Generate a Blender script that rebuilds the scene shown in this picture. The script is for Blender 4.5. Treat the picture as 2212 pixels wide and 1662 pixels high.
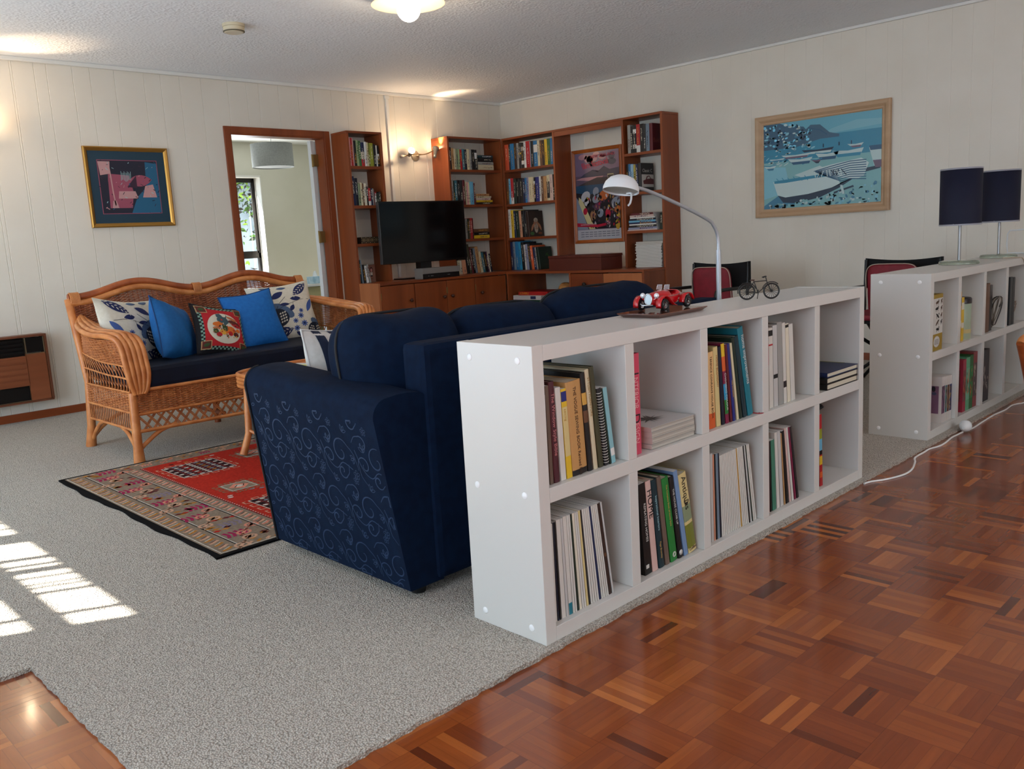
import bpy, bmesh, math, random
from mathutils import Vector, Matrix
random.seed(7)
for o in list(bpy.data.objects): bpy.data.objects.remove(o, do_unlink=True)
SC = bpy.context.scene
COL = SC.collection
PI = math.pi
# ------------------------------------------------------------------ camera
CAM = (-1.5094, -1.4731, 1.0542)
cd = bpy.data.cameras.new('camera'); cam = bpy.data.objects.new('camera', cd); COL.objects.link(cam)
cd.sensor_width = 36.0; cd.sensor_fit = 'HORIZONTAL'; cd.lens = 36.0 * 1860.4 / 2212.0
cd.clip_start = 0.05; cd.clip_end = 100
_R = Matrix(((0.70855849, -0.70348515, -0.05525861), (0.15571574, 0.07949878, 0.98459766), (-0.68825684, -0.70624966, 0.16587325)))
cam.matrix_world = Matrix.Translation(CAM) @ _R.transposed().to_4x4()
SC.camera = cam
# ------------------------------------------------------------------ colour, world, lights
SC.view_settings.view_transform = 'Standard'; SC.view_settings.look = 'None'
SC.view_settings.exposure = 0.5; SC.view_settings.gamma = 1.0; SC.view_settings.use_curve_mapping = False
def lin(c):
    return tuple(((x/255)/12.92 if x/255 <= .04045 else ((x/255+.055)/1.055)**2.4) for x in c[:3])
w = bpy.data.worlds.new('sky'); SC.world = w; w.use_nodes = True
bg = w.node_tree.nodes['Background']; bg.inputs[0].default_value = (.60, .80, 1.0, 1); bg.inputs[1].default_value = 2.6
def sun(d, strength, size=.009):
    l = bpy.data.lights.new('sun', 'SUN'); l.energy = strength; l.angle = size; l.color = (1, .95, .86)
    o = bpy.data.objects.new('sun', l); COL.objects.link(o)
    o.rotation_euler = Vector(d).to_track_quat('-Z', 'Y').to_euler(); return o
SUN_E = math.radians(42)
sun((.88*math.cos(SUN_E), -.475*math.cos(SUN_E), -math.sin(SUN_E)), 34)
def area(name, loc, aim, sx, sy, power, col):
    l = bpy.data.lights.new(name, 'AREA'); l.shape = 'RECTANGLE'; l.size = sx; l.size_y = sy; l.energy = power; l.color = col
    o = bpy.data.objects.new(name, l); COL.objects.link(o); o.location = loc
    o.rotation_euler = (Vector(aim)-Vector(loc)).to_track_quat('-Z', 'Y').to_euler(); return o
# daylight through the windows of the left wall, of the wall behind the camera and of the room past the doorway
area('left_window_daylight', (-2.60, 3.05, 1.05), (2, 3.0, 1.35), 1.5, 1.9, 37, (.68, .85, 1.0))
area('near_left_window_daylight', (-2.62, -.9, 1.25), (2, -.9, 1.3), 2.0, 1.5, 25, (.70, .86, 1.0))
area('rear_window_daylight', (1.6, -3.95, 1.45), (1.6, 0, 1.3), 2.2, 1.1, 24, (1.0, .93, .86))
area('far_room_window_daylight', (3.2, 8.36, 1.45), (3.2, 5, 1.2), 1.3, 1.3, 40, (.90, .95, 1.0))
def spot(name, loc, aim, power, ang, blend, col, r=.02):
    l = bpy.data.lights.new(name, 'SPOT'); l.energy = power; l.spot_size = math.radians(ang); l.spot_blend = blend; l.color = col; l.shadow_soft_size = r
    o = bpy.data.objects.new(name, l); COL.objects.link(o); o.location = loc
    o.rotation_euler = (Vector(aim)-Vector(loc)).to_track_quat('-Z', 'Y').to_euler(); return o
def point(name, loc, power, col, r=.03):
    l = bpy.data.lights.new(name, 'POINT'); l.energy = power; l.color = col; l.shadow_soft_size = r
    o = bpy.data.objects.new(name, l); COL.objects.link(o); o.location = loc; return o
# ------------------------------------------------------------------ materials
MATS = {}
def nt(m): return m.node_tree.nodes, m.node_tree.links
def M(name, col, rough=.6, metal=0., spec=.5, emit=None, es=1., coat=0., trans=0., alpha=1., sheen=0., ior=1.45):
    if name in MATS: return MATS[name]
    m = bpy.data.materials.new(name); m.use_nodes = True; b = m.node_tree.nodes['Principled BSDF']
    b.inputs['Base Color'].default_value = (*lin(col), 1); b.inputs['Roughness'].default_value = rough
    b.inputs['Metallic'].default_value = metal; b.inputs['Specular IOR Level'].default_value = spec
    b.inputs['Coat Weight'].default_value = coat; b.inputs['Transmission Weight'].default_value = trans
    b.inputs['IOR'].default_value = ior; b.inputs['Sheen Weight'].default_value = sheen
    if alpha < 1: b.inputs['Alpha'].default_value = alpha
    if emit: b.inputs['Emission Color'].default_value = (*lin(emit), 1); b.inputs['Emission Strength'].default_value = es
    MATS[name] = m; return m
def noise_tint(m, scale, c1, c2, lo=.35, hi=.65, detail=4, stretch=(1, 1, 1), coord='Object', bump=0., bscale=None, dist=.002, rough_var=0):
    N, L = nt(m); b = N['Principled BSDF']
    tc = N.new('ShaderNodeTexCoord'); mp = N.new('ShaderNodeMapping'); mp.inputs['Scale'].default_value = stretch
    L.new(tc.outputs[coord], mp.inputs[0])
    n = N.new('ShaderNodeTexNoise'); n.inputs['Scale'].default_value = scale; n.inputs['Detail'].default_value = detail
    L.new(mp.outputs[0], n.inputs['Vector'])
    r = N.new('ShaderNodeValToRGB'); r.color_ramp.elements[0].position = lo; r.color_ramp.elements[1].position = hi
    r.color_ramp.elements[0].color = (*lin(c1), 1); r.color_ramp.elements[1].color = (*lin(c2), 1)
    L.new(n.outputs[0], r.inputs[0]); L.new(r.outputs[0], b.inputs['Base Color'])
    if bump:
        n2 = N.new('ShaderNodeTexNoise'); n2.inputs['Scale'].default_value = bscale or scale; n2.inputs['Detail'].default_value = 3
        L.new(mp.outputs[0], n2.inputs['Vector'])
        bp = N.new('ShaderNodeBump'); bp.inputs['Strength'].default_value = bump; bp.inputs['Distance'].default_value = dist
        L.new(n2.outputs[0], bp.inputs['Height']); L.new(bp.outputs[0], b.inputs['Normal'])
    return m
def P(name, col, c2=None, scale=20, bump=0., bscale=None, rough=.6, stretch=(1, 1, 1), dist=.002, **k):
    if name in MATS: return MATS[name]
    m = M(name, col, rough, **k); return noise_tint(m, scale, col, c2 or tuple(min(255, int(x*1.12)+3) for x in col), bump=bump, bscale=bscale, stretch=stretch, dist=dist)
WALLC = (214, 206, 190)
wall_m = P('cream_painted_board', (219, 211, 197), (223, 216, 203), 3, .05, 60, .55)
ceil_m = M('stippled_ceiling_paint', (240, 243, 247), .75)
def stipple():
    N, L = nt(ceil_m); b = N['Principled BSDF']; tc = N.new('ShaderNodeTexCoord')
    v = N.new('ShaderNodeTexVoronoi'); v.feature = 'SMOOTH_F1'; v.inputs['Scale'].default_value = 66
    n = N.new('ShaderNodeTexNoise'); n.inputs['Scale'].default_value = 28; n.inputs['Detail'].default_value = 5
    a = N.new('ShaderNodeMath'); a.operation = 'MULTIPLY'
    nn = N.new('ShaderNodeTexNoise'); nn.inputs['Scale'].default_value = 1.6
    m2 = N.new('ShaderNodeMapRange'); m2.inputs[1].default_value = .35; m2.inputs[2].default_value = .7
    bp = N.new('ShaderNodeBump'); bp.inputs['Strength'].default_value = .9; bp.inputs['Distance'].default_value = .009
    L.new(tc.outputs['Object'], v.inputs['Vector']); L.new(tc.outputs['Object'], n.inputs['Vector']); L.new(tc.outputs['Object'], nn.inputs['Vector'])
    L.new(v.outputs['Distance'], a.inputs[0]); L.new(n.outputs[0], a.inputs[1]); L.new(nn.outputs[0], m2.inputs[0])
    a2 = N.new('ShaderNodeMath'); a2.operation = 'MULTIPLY'; L.new(a.outputs[0], a2.inputs[0]); L.new(m2.outputs[0], a2.inputs[1])
    a3 = N.new('ShaderNodeMath'); a3.operation = 'ADD'; L.new(a2.outputs[0], a3.inputs[0])
    a4 = N.new('ShaderNodeMath'); a4.operation = 'MULTIPLY'; a4.inputs[1].default_value = .5; L.new(a.outputs[0], a4.inputs[0]); L.new(a4.outputs[0], a3.inputs[1])
    L.new(a3.outputs[0], bp.inputs['Height']); L.new(bp.outputs[0], b.inputs['Normal'])
stipple()
def wood(name, c1, c2, axis='Z', rough=.4, scale=9, coat=0.):
    if name in MATS: return MATS[name]
    m = M(name, c1, rough, coat=coat); s = {'X': (.06, 1, 1), 'Y': (1, .06, 1), 'Z': (1, 1, .06)}[axis]
    return noise_tint(m, scale, c1, c2, .3, .7, 6, s, bump=.06, bscale=60, dist=.001)
rimu_z = wood('rimu_wood_upright', (118, 54, 22), (150, 76, 36), 'Z')
rimu_x = wood('rimu_wood_along_x', (112, 50, 20), (146, 72, 34), 'X')
rimu_y = wood('rimu_wood_along_y', (112, 50, 20), (146, 72, 34), 'Y')
pale_rimu = wood('paler_rimu_door_and_lit_side', (158, 88, 48), (184, 112, 66), 'Z')
white_lam = M('white_laminate', (206, 203, 196), .32)
def parquet():
    m = M('mosaic_parquet', (120, 60, 30), .22, coat=.2); N, L = nt(m); b = N['Principled BSDF']; b.inputs['Coat Roughness'].default_value = .09
    def mth(op, a, bb=None, c=None):
        n = N.new('ShaderNodeMath'); n.operation = op
        for i, x in enumerate((a, bb, c)):
            if x is None: continue
            if isinstance(x, (int, float)): n.inputs[i].default_value = x
            else: L.new(x, n.inputs[i])
        return n.outputs[0]
    tc = N.new('ShaderNodeTexCoord'); sp = N.new('ShaderNodeSeparateXYZ'); L.new(tc.outputs['Object'], sp.inputs[0])
    T = .1435
    u = mth('DIVIDE', mth('SUBTRACT', sp.outputs[0], .070-T*200), T); v = mth('DIVIDE', mth('SUBTRACT', sp.outputs[1], -.592-T*200), T)
    iu = mth('FLOOR', u); iv = mth('FLOOR', v); fu = mth('FRACT', u); fv = mth('FRACT', v)
    par = mth('MODULO', mth('ADD', iu, iv), 2.0)
    # even tiles: fingers run along x (index across y)
    idx = mth('MULTIPLY_ADD', mth('SUBTRACT', 1.0, par), fv, mth('MULTIPLY', par, fu))
    fing = mth('FLOOR', mth('MULTIPLY', idx, 6.0))
    cv = N.new('ShaderNodeCombineXYZ'); L.new(iu, cv.inputs[0]); L.new(iv, cv.inputs[1]); L.new(fing, cv.inputs[2])
    wn = N.new('ShaderNodeTexWhiteNoise'); wn.noise_dimensions = '3D'; L.new(cv.outputs[0], wn.inputs['Vector'])
    cv2 = N.new('ShaderNodeCombineXYZ'); L.new(iu, cv2.inputs[0]); L.new(iv, cv2.inputs[1])
    wn2 = N.new('ShaderNodeTexWhiteNoise'); wn2.noise_dimensions = '3D'; L.new(cv2.outputs[0], wn2.inputs['Vector'])
    wn3 = N.new('ShaderNodeTexWhiteNoise'); wn3.noise_dimensions = '2D'; L.new(cv2.outputs[0], wn3.inputs['Vector'])
    busy = mth('GREATER_THAN', wn3.outputs[0], .70)         # a few tiles mix dark and light fingers, most are even
    calm = mth('MULTIPLY_ADD', wn.outputs[0], .30, mth('MULTIPLY_ADD', wn2.outputs[0], .50, .12))
    mixv = mth('ADD', mth('MULTIPLY', calm, mth('SUBTRACT', 1.0, busy)), mth('MULTIPLY', mth('MULTIPLY_ADD', wn.outputs[0], .8, .08), busy))
    # the striking light and dark striped group
    def isq(a, b, f): return mth('MULTIPLY', mth('COMPARE', iu, a, .1), mth('COMPARE', iv, b, .1))
    alt = mth('MODULO', fing, 2.0); grp = mth('ADD', mth('ADD', isq(200., 200., 0), isq(199., 200., 0)), isq(200., 199., 0))
    mixv = mth('ADD', mth('MULTIPLY', mixv, mth('SUBTRACT', 1.0, grp)), mth('MULTIPLY', grp, mth('MULTIPLY_ADD', alt, -.8, .88)))
    r = N.new('ShaderNodeValToRGB'); cr = r.color_ramp; cr.elements[0].position = .06; cr.elements[1].position = .93
    cr.elements[0].color = (*lin((74, 30, 13)), 1); cr.elements[1].color = (*lin((182, 104, 46)), 1)
    for p, c in ((.25, (122, 56, 22)), (.5, (136, 66, 26)), (.75, (150, 78, 32))):
        e = cr.elements.new(p); e.color = (*lin(c), 1)
    L.new(mixv, r.inputs[0])
    # grain, stretched along the finger
    mp = N.new('ShaderNodeMapping'); mp.inputs['Scale'].default_value = (8, 90, 1); L.new(tc.outputs['Object'], mp.inputs[0])
    mp2 = N.new('ShaderNodeMapping'); mp2.inputs['Scale'].default_value = (90, 8, 1); L.new(tc.outputs['Object'], mp2.inputs[0])
    mv = N.new('ShaderNodeMix'); mv.data_type = 'VECTOR'; L.new(par, mv.inputs[0]); L.new(mp.outputs[0], mv.inputs[4]); L.new(mp2.outputs[0], mv.inputs[5])
    n = N.new('ShaderNodeTexNoise'); n.inputs['Scale'].default_value = 1; n.inputs['Detail'].default_value = 4; L.new(mv.outputs[1], n.inputs['Vector'])
    g = N.new('ShaderNodeMapRange'); g.inputs[3].default_value = .78; g.inputs[4].default_value = 1.16; L.new(n.outputs[0], g.inputs[0])
    mul = N.new('ShaderNodeVectorMath'); mul.operation = 'SCALE'; L.new(r.outputs[0], mul.inputs[0]); L.new(g.outputs[0], mul.inputs['Scale'])
    # fine dark joints
    fr = mth('FRACT', mth('MULTIPLY', idx, 6.0)); e1 = mth('LESS_THAN', mth('ABSOLUTE', mth('SUBTRACT', fr, .5)), .485)
    e2 = mth('LESS_THAN', mth('ABSOLUTE', mth('SUBTRACT', fu, .5)), .495); e3 = mth('LESS_THAN', mth('ABSOLUTE', mth('SUBTRACT', fv, .5)), .495)
    jt = mth('MULTIPLY_ADD', mth('MULTIPLY', e1, mth('MULTIPLY', e2, e3)), .35, .65)
    mul2 = N.new('ShaderNodeVectorMath'); mul2.operation = 'SCALE'; L.new(mul.outputs[0], mul2.inputs[0]); L.new(jt, mul2.inputs['Scale'])
    L.new(mul2.outputs[0], b.inputs['Base Color'])
    n3 = N.new('ShaderNodeTexNoise'); n3.inputs['Scale'].default_value = 9; L.new(tc.outputs['Object'], n3.inputs['Vector'])
    ad = mth('MULTIPLY_ADD', wn.outputs[0], .35, n3.outputs[0])
    bp = N.new('ShaderNodeBump'); bp.inputs['Strength'].default_value = .12; bp.inputs['Distance'].default_value = .004; L.new(ad, bp.inputs['Height'])
    L.new(bp.outputs[0], b.inputs['Normal']); L.new(bp.outputs[0], b.inputs['Coat Normal'])
    return m
def carpet():
    m = M('oatmeal_loop_carpet', (172, 162, 148), .95, spec=.1, sheen=.2); N, L = nt(m); b = N['Principled BSDF']
    tc = N.new('ShaderNodeTexCoord')
    v = N.new('ShaderNodeTexVoronoi'); v.inputs['Scale'].default_value = 200; L.new(tc.outputs['Object'], v.inputs['Vector'])
    n = N.new('ShaderNodeTexNoise'); n.inputs['Scale'].default_value = 70; n.inputs['Detail'].default_value = 4; L.new(tc.outputs['Object'], n.inputs['Vector'])
    r = N.new('ShaderNodeValToRGB'); r.color_ramp.elements[0].position = .05; r.color_ramp.elements[1].position = .75
    r.color_ramp.elements[0].color = (*lin((232, 223, 208)), 1); r.color_ramp.elements[1].color = (*lin((150, 140, 126)), 1)
    L.new(v.outputs['Distance'], r.inputs[0])
    mx = N.new('ShaderNodeMix'); mx.data_type = 'RGBA'; mx.blend_type = 'MULTIPLY'; mx.inputs[0].default_value = .6
    r2 = N.new('ShaderNodeValToRGB'); r2.color_ramp.elements[0].position = .3; r2.color_ramp.elements[1].position = .65
    r2.color_ramp.elements[0].color = (.70, .68, .66, 1); r2.color_ramp.elements[1].color = (1, 1, 1, 1)
    L.new(n.outputs[0], r2.inputs[0]); L.new(r.outputs[0], mx.inputs[6]); L.new(r2.outputs[0], mx.inputs[7]); L.new(mx.outputs[2], b.inputs['Base Color'])
    sb = N.new('ShaderNodeMath'); sb.operation = 'SUBTRACT'; L.new(n.outputs[0], sb.inputs[0]); L.new(v.outputs['Distance'], sb.inputs[1])
    bp = N.new('ShaderNodeBump'); bp.inputs['Strength'].default_value = 1.0; bp.inputs['Distance'].default_value = .006; L.new(sb.outputs[0], bp.inputs['Height'])
    L.new(bp.outputs[0], b.inputs['Normal']); return m
navy_cloth = P('navy_upholstery', (7, 21, 42), (10, 27, 50), 30, .25, 500, .85, spec=.12)
navy_vinyl = P('navy_seat_cloth', (9, 17, 32), (12, 22, 40), 12, .2, 400, .6, spec=.25)
damask_m = P('lighter_damask_thread', (24, 48, 78), (30, 56, 88), 90, .2, 300, .6, spec=.3)
cane_m = P('honey_cane', (178, 104, 52), (206, 134, 76), 14, .1, 60, .38, stretch=(1, 1, 1))
cane_red = P('red_brown_cane', (138, 66, 30), (170, 90, 46), 14, .1, 60, .38)
weave_m = P('woven_rattan', (158, 88, 44), (196, 122, 68), 40, .2, 120, .5)
weave_red = P('woven_rattan_back', (124, 60, 30), (160, 88, 50), 40, .2, 120, .5)
black_p = M('black_plastic', (14, 14, 15), .35); black_m = M('matt_black', (12, 12, 13), .7)
chrome = M('chrome', (205, 205, 205), .18, metal=1.); steel = M('brushed_steel', (150, 150, 150), .35, metal=1.)
brass = M('aged_brass', (140, 112, 66), .4, metal=.8)
white_p = M('white_plastic', (226, 226, 222), .4); white_metal = M('white_enamel', (214, 216, 216), .35)
glass_pale = M('pale_green_glass', (214, 226, 208), .05, trans=.85, ior=1.5)
# ------------------------------------------------------------------ mesh kit
ORG = {}
class MB:
    def __init__(s): s.v = []; s.f = []; s.m = []; s.s = []
    def add(s, vs, fs, mi=0, sm=False, X=None):
        b = len(s.v)
        s.v += [X @ Vector(p) for p in vs] if X else [Vector(p) for p in vs]
        for f in fs: s.f.append([i+b for i in f]); s.m.append(mi); s.s.append(sm)
    def box(s, x0, x1, y0, y1, z0, z1, mi=0, X=None, c=0.0):
        if c > 0:   # chamfered box
            a = [(x0, x1, 0), (y0, y1, 1), (z0, z1, 2)]; bm = bmesh.new()
            bmesh.ops.create_cube(bm, size=1)
            for v in bm.verts: v.co = ((x0+x1)/2+v.co.x*(x1-x0), (y0+y1)/2+v.co.y*(y1-y0), (z0+z1)/2+v.co.z*(z1-z0))
            bmesh.ops.bevel(bm, geom=bm.edges[:], offset=c, segments=2, affect='EDGES', profile=.6)
            bm.verts.index_update(); s.add([v.co.copy() for v in bm.verts], [[v.index for v in f.verts] for f in bm.faces], mi, False, X); bm.free(); return
        s.add([(x0, y0, z0), (x1, y0, z0), (x1, y1, z0), (x0, y1, z0), (x0, y0, z1), (x1, y0, z1), (x1, y1, z1), (x0, y1, z1)],
              [(3, 2, 1, 0), (4, 5, 6, 7), (0, 1, 5, 4), (1, 2, 6, 5), (2, 3, 7, 6), (3, 0, 4, 7)], mi, False, X)
    def tube(s, path, r, n=8, mi=0, closed=False, X=None, flat=1.0, up=None):
        P_ = [Vector(p) for p in path]; k = len(P_); vs = []; fs = []
        R = r if isinstance(r, (list, tuple)) else [r]*k
        pn = None
        for i in range(k):
            if closed: t = P_[(i+1) % k]-P_[i-1]
            else: t = P_[min(i+1, k-1)]-P_[max(i-1, 0)]
            if t.length < 1e-9: t = Vector((0, 0, 1))
            t.normalize()
            if pn is None:
                a = Vector(up) if up else (Vector((0, 0, 1)) if abs(t.z) < .9 else Vector((1, 0, 0)))
                pn = (a - t*a.dot(t)).normalized()
            else:
                pn = pn - t*pn.dot(t); pn = pn.normalized() if pn.length > 1e-6 else t.orthogonal().normalized()
            q = t.cross(pn)
            for j in range(n):
                a = 2*PI*j/n; vs.append(P_[i] + (pn*math.cos(a)*flat + q*math.sin(a))*R[i])
        for i in range(k if closed else k-1):
            i2 = (i+1) % k
            for j in range(n): fs.append((i*n+j, i*n+(j+1) % n, i2*n+(j+1) % n, i2*n+j))
        s.add(vs, fs, mi, True, X)
        if not closed: s.add(vs[:n], [tuple(range(n))[::-1]], mi, False, X); s.add(vs[-n:], [tuple(range(n))], mi, False, X)
    def lathe(s, prof, n=24, mi=0, o=(0, 0, 0), X=None, sm=True, cap=True):
        vs = []; fs = []; k = len(prof); o = Vector(o)
        for r, z in prof:
            for j in range(n): a = 2*PI*j/n; vs.append(o+Vector((r*math.cos(a), r*math.sin(a), z)))
        for i in range(k-1):
            for j in range(n): fs.append((i*n+j, i*n+(j+1) % n, (i+1)*n+(j+1) % n, (i+1)*n+j))
        s.add(vs, fs, mi, sm, X)
        if cap:
            if prof[0][0] > 1e-5: s.add(vs[:n], [tuple(range(n))[::-1]], mi, False, X)
            if prof[-1][0] > 1e-5: s.add(vs[-n:], [tuple(range(n))], mi, False, X)
    def grid(s, fn, nu, nv, mi=0, sm=True, X=None, cu=False):
        vs = [fn(i/nu, j/nv) for j in range(nv+1) for i in range(nu+1)]
        fs = [(j*(nu+1)+i, j*(nu+1)+i+1, (j+1)*(nu+1)+i+1, (j+1)*(nu+1)+i) for j in range(nv) for i in range(nu)]
        s.add(vs, fs, mi, sm, X)
    def sphere(s, c, r, mi=0, n=16, sc=(1, 1, 1), X=None):
        vs = []; fs = []; m = n//2; c = Vector(c)
        for i in range(m+1):
            for j in range(n):
                a = PI*i/m; b = 2*PI*j/n; vs.append(c+Vector((r*sc[0]*math.sin(a)*math.cos(b), r*sc[1]*math.sin(a)*math.sin(b), r*sc[2]*math.cos(a))))
        for i in range(m):
            for j in range(n): fs.append((i*n+j, (i+1)*n+j, (i+1)*n+(j+1) % n, i*n+(j+1) % n))
        s.add(vs, fs, mi, True, X)
    # drawing on a surface fn(u,v)->point: filled blob and stroke
    def blob(s, fn, pts, mi, rings=2):
        n = len(pts); cx = sum(p[0] for p in pts)/n; cy = sum(p[1] for p in pts)/n
        vs = [fn(cx, cy)]; fs = []
        for k in range(1, rings+1):
            t = k/rings
            for p in pts: vs.append(fn(cx+(p[0]-cx)*t, cy+(p[1]-cy)*t))
        for j in range(n): fs.append((0, 1+j, 1+(j+1) % n))
        for k in range(1, rings):
            for j in range(n): a = 1+(k-1)*n; b = 1+k*n; fs.append((a+j, b+j, b+(j+1) % n, a+(j+1) % n))
        s.add(vs, fs, mi)
    def stroke(s, fn, pts, w, mi, closed=False):
        k = len(pts); vs = []; fs = []
        W = w if isinstance(w, (list, tuple)) else [w]*k
        for i in range(k):
            a = pts[(i-1) % k] if closed else pts[max(i-1, 0)]; b = pts[(i+1) % k] if closed else pts[min(i+1, k-1)]
            dx, dy = b[0]-a[0], b[1]-a[1]; l = math.hypot(dx, dy) or 1; nx, ny = -dy/l*W[i]/2, dx/l*W[i]/2
            vs += [fn(pts[i][0]+nx, pts[i][1]+ny), fn(pts[i][0]-nx, pts[i][1]-ny)]
        for i in range(k if closed else k-1): j = (i+1) % k; fs.append((2*i, 2*j, 2*j+1, 2*i+1))
        s.add(vs, fs, mi)
    def build(s, name, mats, parent=None, local=False, org=None, bevel=0., subsurf=0, wn=False):
        if not isinstance(mats, (list, tuple)): mats = [mats]
        if parent is not None: O = ORG.get(parent.name, Vector((0, 0, 0))) if not local else Vector((0, 0, 0))
        elif org is not None: O = Vector(org)
        elif local: O = Vector((0, 0, 0))
        else:
            xs = [p.x for p in s.v]; ys = [p.y for p in s.v]; zs = [p.z for p in s.v]
            O = Vector(((min(xs)+max(xs))/2, (min(ys)+max(ys))/2, min(zs)))
        me = bpy.data.meshes.new(name); me.from_pydata([p-O for p in s.v], [], s.f)
        me.polygons.foreach_set('material_index', s.m); me.polygons.foreach_set('use_smooth', s.s)
        for m in mats: me.materials.append(m)
        me.update()
        o = bpy.data.objects.new(name, me); COL.objects.link(o)
        if parent is not None: o.parent = parent
        else: o.location = O
        ORG[o.name] = O
        if bevel:
            b = o.modifiers.new('b', 'BEVEL'); b.width = bevel; b.segments = 2; b.limit_method = 'ANGLE'; b.angle_limit = .7
        if subsurf: b = o.modifiers.new('s', 'SUBSURF'); b.levels = subsurf; b.render_levels = subsurf
        return o
def tag(o, label=None, cat=None, group=None, kind=None):
    if label: o['label'] = label
    if cat: o['category'] = cat
    if group: o['group'] = group
    if kind: o['kind'] = kind
    return o
def thing(name, loc, label, cat, group=None, mat=None):
    o = bpy.data.objects.new(name, None); COL.objects.link(o); o.empty_display_size = .05
    if mat is not None: o.matrix_world = mat; ORG[o.name] = Vector((0, 0, 0))
    else: o.location = loc; ORG[o.name] = Vector(loc)
    return tag(o, label, cat, group)
def text(name, s, size, X, mat, parent, ext=.0002, align='LEFT', space=1., sx=1.):
    c = bpy.data.curves.new(name, 'FONT'); c.body = s; c.size = size; c.extrude = ext; c.align_x = align; c.align_y = 'CENTER'; c.space_character = space
    c.resolution_u = 3
    t = bpy.data.objects.new(name+'_tmp', c); COL.objects.link(t)
    dg = bpy.context.evaluated_depsgraph_get(); me = bpy.data.meshes.new_from_object(t.evaluated_get(dg))
    bpy.data.objects.remove(t, do_unlink=True)
    me.name = name; me.materials.clear(); me.materials.append(mat)
    me.transform(Matrix.Translation(-ORG.get(parent.name, Vector((0, 0, 0)))) @ X @ Matrix.Diagonal((sx, 1, 1, 1)))
    o = bpy.data.objects.new(name, me); COL.objects.link(o); o.parent = parent; return o
def frame_mat(o, x, y):      # columns from origin and two in-plane directions (text x, text y)
    x = Vector(x).normalized(); y = Vector(y).normalized(); z = x.cross(y)
    return Matrix(((x.x, y.x, z.x, o[0]), (x.y, y.y, z.y, o[1]), (x.z, y.z, z.z, o[2]), (0, 0, 0, 1)))
def leaf(cx, cy, L, W, a, n=9):
    pts = []; ca, sa = math.cos(a), math.sin(a)
    for i in range(n): t = i/(n-1); pts.append((t*L-L/2, math.sin(PI*t)**.8*W/2))
    for i in range(n-2, 0, -1): t = i/(n-1); pts.append((t*L-L/2, -math.sin(PI*t)**.8*W/2))
    return [(cx+x*ca-y*sa, cy+x*sa+y*ca) for x, y in pts]
def ell(cx, cy, rx, ry, n=14, a=0.):
    return [(cx+rx*math.cos(2*PI*i/n)*math.cos(a)-ry*math.sin(2*PI*i/n)*math.sin(a), cy+rx*math.cos(2*PI*i/n)*math.sin(a)+ry*math.sin(2*PI*i/n)*math.cos(a)) for i in range(n)]
# ------------------------------------------------------------------ room shell
XR, YB, ZC = 4.964, 5.1226, 2.444
XL, YR = -2.70, -4.10
def st(o): o['kind'] = 'structure'; return o
f = MB(); f.box(XL, XR, YR, YB, -.06, -.012); st(f.build('floor', parquet()))
c = MB()                                                  # carpet: slightly ragged tufted edge
ce = [(XL, .99)] + [(-.955+random.uniform(-.004, .004)-.02*0, .99-i*.0345) for i in range(0, 30)]
ce = [(XL, .995)] + [(x, .995+random.uniform(-.003, .003)) for x in [XL+i*.05 for i in range(1, 34)]]
ce += [(-.955+random.uniform(-.003, .003), .995-i*.02) for i in range(0, 51)]
ce += [(-.955+i*.018, -.022+random.uniform(-.0035, .0035)) for i in range(0, 328)] + [(XR, -.02), (XR, YB), (XL, YB)]
n = len(ce); c.add([(x, y, 0) for x, y in ce]+[(x, y, -.012) for x, y in ce], [tuple(range(n))]+[(i, n+i, n+(i+1) % n, (i+1) % n) for i in range(n)])
car = c.build('floor_carpet', carpet()); st(car)
c = MB(); c.box(XL-.1, XR+.1, YR-.1, YB+.1, ZC, ZC+.08); st(c.build('ceiling', ceil_m))
def grooved(mb, a0, a1, z0, z1, fixed, axis, grooves, thick, sgn):
    # vertical V grooves cut in a board wall; the room side is at `fixed`
    pr = [(a0, 0)]
    for g in grooves:
        if a0+.01 < g < a1-.01: pr += [(g-.003, 0), (g, .0035 if axis == 'x' else .0012), (g+.003, 0)]
    pr.append((a1, 0)); vs = []; fs = []
    for a, d in pr:
        q = fixed+sgn*d
        for z in (z0, z1): vs.append((a, q, z) if axis == 'x' else (q, a, z))
    for i in range(len(pr)-1): fs.append((2*i, 2*i+2, 2*i+3, 2*i+1))
    mb.add(vs, fs)
    q0, q1 = sorted((fixed+sgn*.006, fixed+sgn*thick))
    if axis == 'x': mb.box(a0, a1, q0, q1, z0, z1)
    else: mb.box(q0, q1, a0, a1, z0, z1)
GA = [.416, .629, .797, .914, 1.083, 1.297, 1.422, 1.568, 1.737, 1.957, 2.12, 2.227, 2.406, 2.592, 2.74]
GA = [g-2.19 for g in GA]+[.24, .1]+GA+[2.92, 3.08, 3.25, 3.42, 3.6, 3.78, 3.95, 4.1, 4.3, 4.45, 4.65, 4.8]
DX0, DX1, DH = 1.930, 2.808, 2.018
a = MB(); grooved(a, XL, DX0, 0, ZC, YB, 'x', sorted(GA), .10, 1); grooved(a, DX1, XR, 0, ZC, YB, 'x', sorted(GA), .10, 1); grooved(a, DX0, DX1, DH, ZC, YB, 'x', sorted(GA), .10, 1)
st(a.build('wall_back', wall_m))
GB = [.3, .47, .6, .73, .885, 1.056, 1.16, 1.316, 1.499, 1.64, 1.776, 1.95, 2.1, 2.24, 2.42, 2.6, 2.72, 2.9, 3.1, 3.3, 3.48, 3.62, 3.8, 4.0, 4.2, 4.4, 4.6, 4.8]
GB += [g-4.6 for g in GB[:27]]
b = MB(); grooved(b, YR, YB, 0, ZC, XR, 'y', sorted(GB), .10, 1); st(b.build('wall_right', wall_m))
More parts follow.
